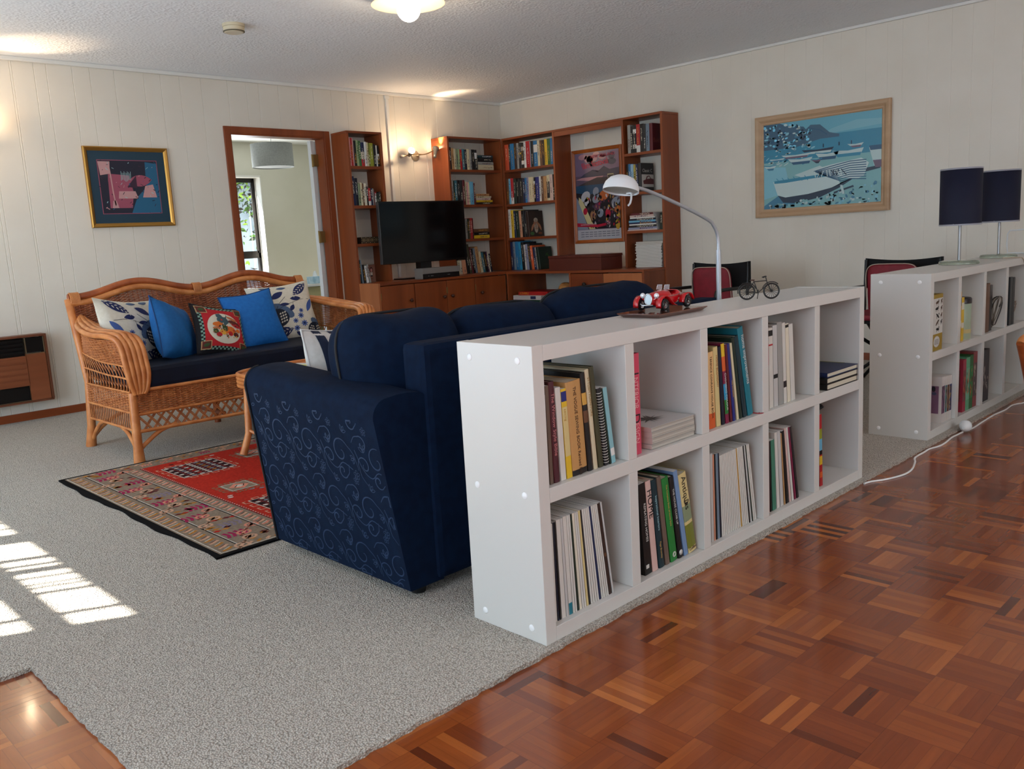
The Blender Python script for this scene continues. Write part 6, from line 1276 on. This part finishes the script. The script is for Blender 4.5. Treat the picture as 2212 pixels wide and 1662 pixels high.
for (x0, x1, y, hh, c1, c2) in ((.16, .42, .575, .05, 'ivory', 'mauve'), (.34, .62, .60, .06, 'navy', 'ivory'), (.22, .44, .50, .075, 'ivory', 'deep'), (.46, .66, .52, .085, 'ivory', 'deep'), (.60, .86, .53, .085, 'ivory', 'sea'), (.72, .86, .62, .05, 'ivory', 'mauve'), (.0, .12, .46, .06, 'ivory', 'shade'), (.42, .52, .49, .05, 'mauve', 'navy'), (.05, .2, .56, .035, 'ivory', 'shade')):
    bb_([(x0, y+hh), ((x0+x1)/2, y+hh*.8), (x1, y+hh), (x1-.03, y), (x0+.05, y)], c1, .0014); bb_([(x0+.03, y+hh*.4), (x1-.02, y+hh*.4), (x1-.03, y), (x0+.05, y)], c2, .0016); ss([(x0, y+hh), ((x0+x1)/2, y+hh*.8), (x1, y+hh)], .010, 'sea', .0018)
bb_([(.9, .60), (1, .62), (1, .38), (.94, .40)], 'ivory', .002); bb_([(.9, .62), (1, .62), (1, .57), (.91, .57)], 'deep', .0022); bb_([(.93, .46), (1, .46), (1, .38), (.95, .38)], 'mauve', .0022)
bb_([(.84, .38), (.98, .40), (.99, .37), (.86, .34)], 'navy', .002)
bb_([(.28, .38), (.5, .46), (.62, .36), (.4, .32)], 'ivory', .0018)
bb_([(.09, .32), (.3, .345), (.5, .35), (.64, .33), (.67, .24), (.6, .20), (.4, .15), (.2, .13), (.13, .16)], 'stripe', .0020, 2); bb_([(.10, .33), (.3, .345), (.5, .36), (.64, .36), (.64, .335), (.4, .32), (.2, .30), (.1, .30)], 'sea', .0022)
bb_([(.13, .16), (.4, .155), (.62, .205), (.80, .30), (.66, .19), (.5, .10), (.3, .055), (.18, .07)], 'navy', .0018, 2); bb_([(.0, .04), (.13, .15), (.3, .10), (.28, .03), (.1, .0), (0, 0)], 'shade', .0016)
bb_([(.44, .42), (.6, .46), (.84, .50), (.9, .44), (.86, .30), (.8, .27), (.62, .32), (.5, .37)], 'stripe', .0024, 2)
for i in range(9): ss([(.45+.03*i*.3, .40-.006*i), (.6+.01*i, .44-.022*i), (.75, .475-.024*i), (.88, .475-.026*i)], .010, 'deep', .0028)
for i in range(14): x = rr.uniform(.44, .68); ss([(x, .40), (x+rr.uniform(-.05, .05), .33)], .007, rr.choice(('navy', 'stripe')), .0030)
ss([(.68, .22), (.70, .12)], .02, 'ivory', .003); ss([(.62, .14), (.78, .20)], .02, 'navy', .0029)
for i in range(150): x = rr.uniform(.05, .98); y = rr.uniform(.01, .05+.22*max(0, x-.2)); bb_(ell(x, y, rr.uniform(.008, .022), rr.uniform(.006, .016), 7, rr.random()*3), rr.choice(('ivory', 'sand', 'pale', 'sand', 'shade')), .0032)
for i in range(6): ss([(.12+.05*i, .36+.01*math.sin(i*3)), (.15+.05*i, .31)], .006, 'sea', .0032)
for x in (.53, .66, .76): ss([(x, .66), (x, .70)], .008, 'navy', .0032)
m.build('print', am, t2)
t3 = thing('framed_poster', (XR, 3.87, .98), 'wooden framed film festival poster between the right shelves', 'poster', 'pictures')
wood_or = wood('orange_pine', (150, 74, 24), (178, 96, 38), 'Z', .4)
pic_frame(t3, 'y', XR, 4.158, 3.556, .978, 1.858, .032, .020, wood_or)
Y0q, Y1q, Z0q, Z1q = 4.124, 3.590, 1.012, 1.824; m = MB(); B_ = {'mauve': (120, 100, 124), 'dusk': (98, 82, 100), 'rose': (176, 130, 138), 'slate': (60, 62, 82), 'hill': (56, 50, 56), 'lake': (36, 74, 104), 'dark': (26, 26, 34), 'white': (176, 178, 186), 'orange': (176, 92, 44), 'crimson': (170, 24, 54), 'cream': (196, 186, 140), 'tan': (150, 110, 80), 'gold': (180, 146, 50), 'ice': (130, 140, 156), 'plum': (92, 44, 78)}
bkk = list(B_); bi = {k: i for i, k in enumerate(bkk)}; bmm = [M('poster_'+k, B_[k], .3) for k in bkk]
Fq = lambda o: (lambda u, v: Vector((XR-.006-o, Y0q+(Y1q-Y0q)*u, Z0q+(Z1q-Z0q)*v)))
def b2(pts, k, o, r=1): m.blob(Fq(o), pts, bi[k], r)
b2([(0, 0), (1, 0), (1, 1), (0, 1)], 'mauve', .0002); b2([(0, .74), (1, .74), (1, .62), (0, .62)], 'dusk', .0004); b2([(0, .70), (.3, .74), (.7, .78), (.62, .70), (.3, .68)], 'rose', .0006); b2([(.2, .76), (.4, .80), (.5, .77), (.66, .83), (.8, .78), (1, .80), (1, .72), (.1, .72)], 'slate', .0008)
for i in range(12): b2(ell(rr.uniform(0, 1), rr.uniform(.82, .98), rr.uniform(.06, .14), rr.uniform(.02, .05), 10), rr.choice(('dusk', 'mauve', 'rose', 'slate')), .0006)
b2([(0, .62), (.2, .66), (.5, .71), (.8, .70), (1, .73), (1, .60), (0, .60)], 'hill', .001); b2([(0, .63), (1, .63), (1, .50), (0, .52)], 'lake', .0012); b2([(0, .55), (.3, .52), (.6, .54), (1, .46), (1, .12), (0, .12)], 'dark', .0014)
b2([(0, .0), (1, .0), (1, .115), (0, .115)], 'white', .0018)
for i in range(3):
    for k in range(9): m.stroke(Fq(.0022), [(.08+.1*k, .085-.025*i), (.16+.1*k, .085-.025*i)], .006, bi['slate'])
b2([(.06, .50), (.14, .46), (.42, .12), (.28, .12), (.05, .44)], 'cream', .0018); b2([(.0, .5), (.05, .46), (.26, .12), (.0, .12)], 'ice', .0016); 
for (x, y, rx, ry, k) in ((.22, .50, .11, .06, 'white'), (.26, .44, .08, .05, 'white'), (.64, .50, .12, .06, 'orange'), (.46, .55, .07, .05, 'ice'), (.47, .47, .1, .05, 'ice'), (.90, .42, .1, .05, 'ice'), (.93, .33, .07, .04, 'orange'), (.20, .33, .05, .04, 'crimson'), (.38, .28, .07, .06, 'tan'), (.55, .30, .07, .05, 'ice'), (.72, .29, .06, .06, 'crimson'), (.72, .22, .05, .06, 'rose'), (.93, .16, .05, .06, 'gold'), (.95, .25, .04, .06, 'gold'), (.48, .38, .08, .04, 'plum'), (.30, .40, .06, .03, 'dark')): b2(ell(x, y, rx, ry, 12, .2), k, .002)
for i in range(110): x, y = rr.uniform(.25, .98), rr.uniform(.14, .5); b2(ell(x, y, rr.uniform(.01, .03), rr.uniform(.008, .022), 7, rr.random()*3), rr.choice(('dark', 'white', 'tan', 'plum', 'slate', 'crimson', 'dark', 'hill', 'gold')), .0024)
b2([(0, .20), (.5, .17), (.7, .185), (.68, .155), (.5, .14), (0, .155)], 'crimson', .0028); b2([(.74, .72), (.86, .72), (.87, .60), (.77, .60)], 'dark', .0026); m.stroke(Fq(.003), [(.74, .73), (.87, .73), (.86, .65), (.76, .65)], .012, bi['cream'], closed=True); b2([(.76, .65), (.88, .65), (.9, .575), (.78, .58)], 'cream', .0028)
m.stroke(Fq(.003), [(.88, .58), (.96, .52), (1.0, .42)], .012, bi['tan']); m.stroke(Fq(.003), ell(.7, .155, .035, .03, 12), .01, bi['dark'], closed=True)
m.build('print', bmm, t3)
fy = lambda u, v: (XR-.0094, Y0q+(Y1q-Y0q)*u, Z0q+(Z1q-Z0q)*v)
text('title', 'NEW ZEALAND', .038, frame_mat(fy(.36, .945), (0, -1, .03), (0, .03, 1)), ink_r, t3, sx=1.1); 
t_ = text('title', 'film festival', .085, frame_mat(fy(.16, .845), (0, -1, .10), (-.0, .42, .9)), ink_r, t3, sx=.95, space=.92)
text('title', 'WWW.NZFF.CO.NZ', .022, frame_mat(fy(.08, .172), (0, -1, .02), (0, .02, 1)), M('poster_white_ink', (206, 190, 190), .4), t3)
# ------------------------------------------------------------------ heater
ht = thing('wall_heater', (-.03, YB, .13), 'brown wood cased wall heater with black grilles', 'heater')
hw = wood('heater_walnut', (92, 50, 30), (116, 66, 42), 'Z', .45); hx = wood('heater_walnut_slats', (118, 62, 34), (142, 80, 48), 'X', .45)
m = MB(); hy = YB-.11
m.box(-.42, .355, hy+.01, YB-.001, .131, .143); m.box(-.42, .355, hy, YB-.001, .581, .595); m.box(.340, .355, hy, YB-.001, .143, .581); m.box(-.42, -.405, hy, YB-.001, .143, .581); m.build('case', hw, ht)
m = MB(); m.box(.215, .337, hy+.008, hy+.03, .145, .468); m.box(-.404, .213, hy+.008, hy+.03, .25, .455, 0)
for i in range(5): m.box(-.404, .212, hy+.003, hy+.009, .262+i*.038, .288+i*.038)
m.build('wood_front', hx, ht)
m = MB(); m.box(-.404, .213, hy+.03, hy+.05, .145, .58); m.box(.225, .335, hy+.012, hy+.03, .475, .575); 
for i in range(4): m.box(-.404, .205, hy+.012, hy+.03, .472+i*.027, .488+i*.027)
m.build('grille', M('heater_black', (10, 10, 10), .35), ht)
m = MB()
for b_ in ((.216, .222, .462, .578), (.332, .3375, .462, .578), (.216, .3375, .465, .470)): m.box(b_[0], b_[1], hy+.006, hy+.012, b_[2], b_[3])
m.box(-.404, .213, hy+.006, hy+.010, .147, .150); m.build('metal_trim', M('brass_trim', (130, 110, 84), .4, metal=.6), ht)
# ------------------------------------------------------------------ director's chairs
red_v = P('crimson_cushion', (118, 14, 30), (130, 18, 36), 20, .1, 300, .6)
def director(cx, cy, rz, lab):
    X = Matrix.Translation((cx, cy, 0)) @ Matrix.Rotation(math.radians(rz), 4, 'Z'); t = thing('folding_chair', None, lab, 'chair', 'black folding chairs with crimson cushions', mat=X)
    bar = M('black_tube', (12, 12, 12), .4)
    def part(n, fn, mt): m = MB(); fn(m); return m.build(n, mt, t, local=True)
    # faces -x ; width along y
    for s in (-1, 1):
        part('leg', lambda m: m.tube([(-.22, s*.235, 0), (.20, -s*.235, .42)], .011, 8), bar); part('leg', lambda m: m.tube([(.20, s*.235, 0), (-.22, -s*.235, .42)], .011, 8), bar)
        part('floor_rail', lambda m: m.tube([(-.24, s*.235, .012), (.22, s*.235, .012)], .012, 8), bar); part('back_post', lambda m: m.tube([(.21, s*.235, .42), (.235, s*.235, .79)], .011, 8), bar)
        part('armrest', lambda m: m.tube(smooth([(.235, s*.25, .61), (.0, s*.255, .615), (-.20, s*.255, .615), (-.235, s*.255, .60), (-.24, s*.255, .56), (-.23, s*.255, .42)], 4), .013, 8), bar)
    part('seat', lambda m: m.box(-.23, .22, -.235, .235, .415, .432, c=.004), M('black_canvas', (12, 12, 14), .9))
    part('backrest', lambda m: m.grid(lambda u, v: Vector((.246+.018*math.sin(PI*u), -.245+.49*u, .60+(.20-.018*math.sin(PI*u))*v)), 14, 4), M('black_canvas', (12, 12, 14), .9))
    part('backrest_fold', lambda m: m.box(.225, .247, -.25, -.238, .60, .80), M('black_canvas', (12, 12, 14), .9))
    def cu(m):
        vs, fs = puff(0, 0, 0, .335, .05, .40, 6, 6, 3, n=32); R = Matrix.Translation((.172, .030, .568)) @ Matrix.Rotation(PI/2, 4, 'Z') @ Matrix.Rotation(math.radians(-6), 4, 'X'); m.add(vs, fs, 0, True, X=R)
    c_ = part('back_cushion', cu, red_v)
    def pi_(m): R = Matrix.Translation((.165, .030, .568)) @ Matrix.Rotation(PI/2, 4, 'Z') @ Matrix.Rotation(math.radians(-6), 4, 'X'); m.tube([R @ Vector((.168*math.copysign(abs(math.cos(a))**.34, math.cos(a)), .012, .2*math.copysign(abs(math.sin(a))**.34, math.sin(a)))) for a in [2*PI*i/48 for i in range(48)]], .003, 6, closed=True, up=(1, 0, 0))
    part('piping', pi_, M('pale_piping', (186, 168, 150), .6))
    part('seat_cushion', lambda m: m.box(-.22, .16, -.2, .2, .433, .468, c=.014), red_v)
director(4.02, 2.105, 0, 'black folding chair with crimson cushion behind the floor lamp'); director(4.02, .755, 0, 'black folding chair with crimson cushion behind the far white bookcase')
# ------------------------------------------------------------------ floor lamp
fl = thing('floor_lamp', (1.455, .375, 0), 'silver floor lamp with a small white domed head behind the near bookcase', 'lamp')
m = MB(); m.lathe([(.055, 0), (.055, .02), (.02, .026)], 32, o=(1.455, .375, 0)); m.build('base', steel, fl)
m = MB(); m.tube([(1.455, .375, .02), (1.455, .375, .97)], .0098, 14); m.build('pole', M('pale_silver_tube', (176, 178, 182), .35, metal=.5), fl)
apx = [(1561, 520, .372), (1558, 498, .372), (1548, 482, .374), (1530, 470, .376), (1500, 450, .38), (1460, 428, .388), (1425, 411, .396), (1404, 404, .40)]
arm_ = [(1.455, .375, .95), (1.455, .375, 1.0), (1.448, .376, 1.035), (1.43, .378, 1.062), (1.40, .381, 1.085), (1.28, .392, 1.130), (1.15, .404, 1.172), (1.06, .413, 1.198), (1.010, .418, 1.209)]
m = MB(); m.tube(smooth(arm_, 5), .0066, 12); m.build('arm', M('pale_silver_tube', (176, 178, 182), .35, metal=.5), fl)
hd_d = Vector((-.55, .12, .83)).normalized(); Q = hd_d.to_track_quat('Z', 'Y').to_matrix().to_4x4(); HX = Matrix.Translation((.925, .428, 1.208)) @ Matrix.Rotation(math.radians(14), 4, 'Y') @ Matrix.Scale(.86, 4)
m = MB(); m.lathe([(.074, -.012), (.073, .002), (.066, .022), (.05, .04), (.028, .05), (0, .053)], 32, X=HX, cap=False); m.lathe([(.074, -.012), (.071, .0), (.063, .02), (.047, .036), (0, .048)], 32, X=HX, cap=False); hd = m.build('lamp_head', white_metal, fl)
m = MB(); m.lathe([(.068, -.006), (0, -.002)], 28, X=HX, cap=False); m.build('diffuser', M('lamp_glass', (170, 170, 160), .3), hd)
m = MB(); m.box(.05, .085, -.014, .014, -.010, .018, X=HX, c=.004); m.tube([HX @ Vector(p) for p in ((.045, -.02, -.012), (.043, -.024, -.035), (.034, -.028, -.055), (.022, -.03, -.066))], .0035, 8); m.build('grip', white_metal, hd)
# ------------------------------------------------------------------ model car on plinth
mc = thing('model_car', (.79, .165, BH), 'red vintage model sports car on a glossy wooden plinth', 'model car')
m = MB(); z0 = BH+.0006; PX = Matrix.Translation((.782, .162, z0)) @ Matrix.Rotation(math.radians(2), 4, 'Z')
tp = [(-.135, -.075), (.145, -.075), (.145, .085), (-.135, .085)]; bt_ = [(-.118, -.062), (.128, -.062), (.128, .072), (-.118, .072)]
m.add([PX @ Vector((x, y, .014)) for x, y in tp]+[PX @ Vector((x, y, .011)) for x, y in tp]+[PX @ Vector((x, y, 0)) for x, y in bt_], [(0, 1, 2, 3), (0, 4, 5, 1), (1, 5, 6, 2), (2, 6, 7, 3), (3, 7, 4, 0), (4, 8, 9, 5), (5, 9, 10, 6), (6, 10, 11, 7), (7, 11, 8, 4), (11, 10, 9, 8)])
m.build('plinth', wood('plinth_mahogany', (78, 40, 28), (108, 62, 44), 'X', .08, coat=.6), mc)
CX = Matrix.Translation((.800, .175, z0+.0145)) @ Matrix.Rotation(math.radians(3), 4, 'Z') @ Matrix.Scale(1.07, 4)        # nose points -x
red = M('gloss_red', (186, 10, 20), .15, coat=.6); cs = M('car_black', (12, 12, 12), .5); wr = .0185
def ring(x, w_, zb, zt, n=16, e=.7):
    return [Vector((x, w_*math.copysign(abs(math.cos(a))**e, math.cos(a)), (zb+zt)/2+(zt-zb)/2*math.copysign(abs(math.sin(a))**e, math.sin(a)))) for a in [2*PI*i/n for i in range(n)]]
def loft(m, rings, mi=0, X=None):
    K = len(rings[0]); vs = [p for r in rings for p in r]; fs = []
    for i in range(len(rings)-1):
        for j in range(K): fs.append((i*K+j, (i+1)*K+j, (i+1)*K+(j+1) % K, i*K+(j+1) % K))
    fs += [tuple(range(K)), tuple(range((len(rings)-1)*K, len(rings)*K))[::-1]]; m.add(vs, fs, mi, True, X)
m = MB(); loft(m, [ring(-.078, .013, .020, .046), ring(-.074, .016, .016, .050), ring(-.05, .020, .014, .054), ring(-.02, .025, .013, .057), ring(.0, .028, .012, .060), ring(.006, .028, .012, .050), ring(.036, .028, .012, .048), ring(.044, .027, .013, .057), ring(.065, .022, .016, .055), ring(.085, .014, .020, .048), ring(.098, .004, .028, .038)], 0, CX); bodyo = m.build('body', red, mc)
m = MB(); m.add([CX @ Vector(p) for p in ((.004, -.022, .0565), (.044, -.022, .0545), (.044, .022, .0545), (.004, .022, .0565))], [(0, 1, 2, 3)]); m.build('cockpit', cs, bodyo)
m = MB(); m.add([CX @ Vector(p) for p in [(-.0800, .011*math.cos(a), .035+.016*math.sin(a)) for a in [2*PI*i/14 for i in range(14)]]], [tuple(range(14))]); m.build('grille', M('grille_silver', (190, 200, 204), .3, metal=.5), bodyo)
m = MB(); m.tube([CX @ Vector((-.0802, .0125*math.cos(a), .035+.0175*math.sin(a))) for a in [2*PI*i/16 for i in range(16)]], .0015, 6, closed=True); m.tube([CX @ Vector(p) for p in ((-.086, -.02, .019), (-.088, 0, .0185), (-.086, .02, .019))], .002, 6)
for s in (-1, 1): m.tube([CX @ Vector(p) for p in ((-.04, s*.0225, .040), (.02, s*.0295, .040), (.07, s*.023, .044))], .0010, 5)
m.build('chrome_trim', chrome, bodyo)
for s in (-1, 1):
    m = MB(); m.sphere((-.072, s*.024, .046), .0085, n=12, X=CX, sc=(.8, 1, 1)); m.build('headlamp', M('headlamp_glass', (226, 228, 230), .1, metal=.4), mc)
    m = MB(); m.add([CX @ Vector(p) for p in ((.0, s*.013-.009, .059), (.0, s*.013+.009, .059), (.005, s*.013+.008, .073), (.005, s*.013-.008, .073))], [(0, 1, 2, 3)]); wsn = m.build('windscreen', M('windscreen', (180, 160, 160), .1, trans=.6), mc)
    m = MB(); m.tube([CX @ Vector(p) for p in ((.0, s*.013-.009, .059), (.005, s*.013-.008, .073), (.005, s*.013+.008, .073), (.0, s*.013+.009, .059))], .001, 5); m.build('windscreen_frame', chrome, wsn)
    for x, front in ((-.058, 1), (.070, 0)):
        m = MB(); P_ = [(x+.030*math.cos(a), .010+.0265*math.sin(a)+.009) for a in ([PI*(1.08-.9*i/10) for i in range(11)] if front else [PI*(1.0-.95*i/10) for i in range(11)])]
        if front: P_ += [(x+.045, .018), (x+.06, .013)]
        vs = []; 
        for (a, b) in P_:
            for yy in (s*.031, s*.049): vs.append(CX @ Vector((a, yy, b))); 
        for (a, b) in P_:
            for yy in (s*.031, s*.049): vs.append(CX @ Vector((a, yy, b-.0025)))
        n = len(P_); fs = [(2*i, 2*i+1, 2*i+3, 2*i+2) for i in range(n-1)]+[(2*n+2*i, 2*n+2*i+2, 2*n+2*i+3, 2*n+2*i+1) for i in range(n-1)]+[(2*i, 2*i+2, 2*n+2*i+2, 2*n+2*i) for i in range(n-1)]+[(2*i+1, 2*n+2*i+1, 2*n+2*i+3, 2*i+3) for i in range(n-1)]+[(0, 2*n, 2*n+1, 1), (2*n-2, 2*n-1, 4*n-1, 4*n-2)]; m.add(vs, fs, 0, True)
        m.tube([CX @ Vector((x, s*.02, .030)), CX @ Vector((x, s*.034, .036))], .004, 6); m.build('mudguard', red, mc)
        m = MB(); WX = CX @ Matrix.Translation((x, s*.0405, wr)) @ Matrix.Rotation(PI/2, 4, 'X'); m.lathe([(.011, -.005), (.016, -.006), (wr, -.003), (wr, .003), (.016, .006), (.011, .005)], 24, X=WX, cap=False); wh = m.build('tyre', cs, mc)
        m = MB(); m.lathe([(.0112, -.0045), (.0112, .0045)], 20, X=WX, cap=False); m.lathe([(.003, -.006), (.003, .006)], 10, X=WX)
        for k in range(10): a = k*PI/5; m.tube([WX @ Vector((.002*math.cos(a), .002*math.sin(a), -s*-.004)), WX @ Vector((.011*math.cos(a), .011*math.sin(a), -s*-.003))], .0006, 4)
        m.build('wire_wheel', chrome, wh)
m = MB(); 
for x in (-.058, .070): m.tube([CX @ Vector((x, -.036, wr)), CX @ Vector((x, .036, wr))], .0022, 6)
m.tube([CX @ Vector((.02, -.004, .0002)), CX @ Vector((.02, -.004, .016))], .005, 8); m.build('axle', cs, mc)
# ------------------------------------------------------------------ model bicycle
bc = thing('model_bicycle', (1.33, .13, BH), 'small black wire model bicycle on the near bookcase', 'model bicycle')
ba = Vector((.61, -.79, 0)).normalized(); BX = Matrix(((ba.x, -ba.y, 0, 1.330), (ba.y, ba.x, 0, .130), (0, 0, 1, BH+.0008), (0, 0, 0, 1)))
bm2 = M('black_wire', (18, 15, 14), .4); R2_ = .0285
def tb_(m, pts, r=.0011): m.tube([BX @ Vector(p) for p in pts], r*1.45, 6)
for x, nme in ((-.043, 'wheel'), (.043, 'wheel')):
    m = MB(); m.tube([BX @ Vector((x+R2_*math.cos(a)*.93, 0, R2_+R2_*math.sin(a)*.93)) for a in [2*PI*i/28 for i in range(28)]], .0032, 7, closed=True)
    for k in range(16): a = k*PI/8; m.tube([BX @ Vector((x, 0, R2_)), BX @ Vector((x+R2_*.9*math.cos(a), 0, R2_+R2_*.9*math.sin(a)))], .0008, 4)
    m.lathe([(.003, -.004), (.003, .004)], 10, X=BX @ Matrix.Translation((x, 0, R2_)) @ Matrix.Rotation(PI/2, 4, 'X')); m.build(nme, bm2, bc)
m = MB(); bbk = (-.004, 0, .024); st2 = (-.018, 0, .064); hdt = (.026, 0, .066); hdb = (.030, 0, .052)
for a, b in ((bbk, st2), (st2, hdt), (bbk, hdb), (hdt, hdb), (bbk, (-.043, .003, R2_)), (st2, (-.043, .003, R2_)), (hdb, (.043, .003, R2_)), (hdb, (.043, -.003, R2_))): tb_(m, (a, b))
m.build('frame', bm2, bc)
m = MB(); tb_(m, ((hdt), (.023, 0, .080)), .0012); tb_(m, ((.012, -.014, .078), (.024, -.008, .082), (.024, .008, .082), (.012, .014, .078)), .0012); m.build('handlebar', bm2, bc)
m = MB(); m.sphere((-.024, 0, .070), .008, n=10, X=BX, sc=(1.2, .7, .3)); tb_(m, (st2, (-.021, 0, .069))); m.build('saddle', M('brown_saddle', (60, 24, 18), .5), bc)
m = MB()
for x, a0, a1 in ((-.043, .1, 1.05), (.043, .25, .9)): tb_(m, [(x+.033*math.cos(PI*t), 0, R2_+.033*math.sin(PI*t)) for t in [a0+(a1-a0)*i/10 for i in range(11)]], .0012)
tb_(m, ((-.004, .002, .022), (-.006, .008, .0012)), .0009); tb_(m, ((-.060, 0, .060), (-.03, 0, .060)), .001); tb_(m, ((-.006, -.006, .014), (-.004, -.006, .024), (-.004, .006, .024), (-.002, .006, .034)), .001); m.build('mudguards', bm2, bc)
# ------------------------------------------------------------------ basket chair at the right edge
wcx = thing('basket_chair', (3.4, -.7, -.012), 'brown cane basket chair cut off by the right edge', 'chair')
bx0, by0 = 2.62, -.44
m = MB(); m.tube(smooth([(2.735, -.352, .475), (2.765, -.365, .50), (2.86, -.45, .53), (3.05, -.72, .60), (3.3, -.95, .66), (3.6, -.98, .66), (3.85, -.8, .6), (3.95, -.55, .53)], 5), .019, 12); m.build('rim', cane_m, wcx)
m = MB(); m.tube([(2.735, -.352, .478), (2.765, -.355, .42), (2.83, -.36, .30), (2.90, -.37, .12), (2.92, -.38, -.0115)], [.019, .017, .015, .015, .015], 10); m.build('leg', cane_red, wcx)
for x, y in ((3.87, -.5), (3.15, -.9), (3.75, -.9)): m = MB(); m.tube([(x, y, -.0115), (x, y, .55)], .015, 8); m.build('leg', cane_red, wcx)
m = MB(); m.lathe([(0, .36), (.38, .36), (.39, .38), (.38, .40), (0, .40)], 32, X=Matrix.Translation((3.5, -.65, 0))); m.build('seat', weave_m, wcx)
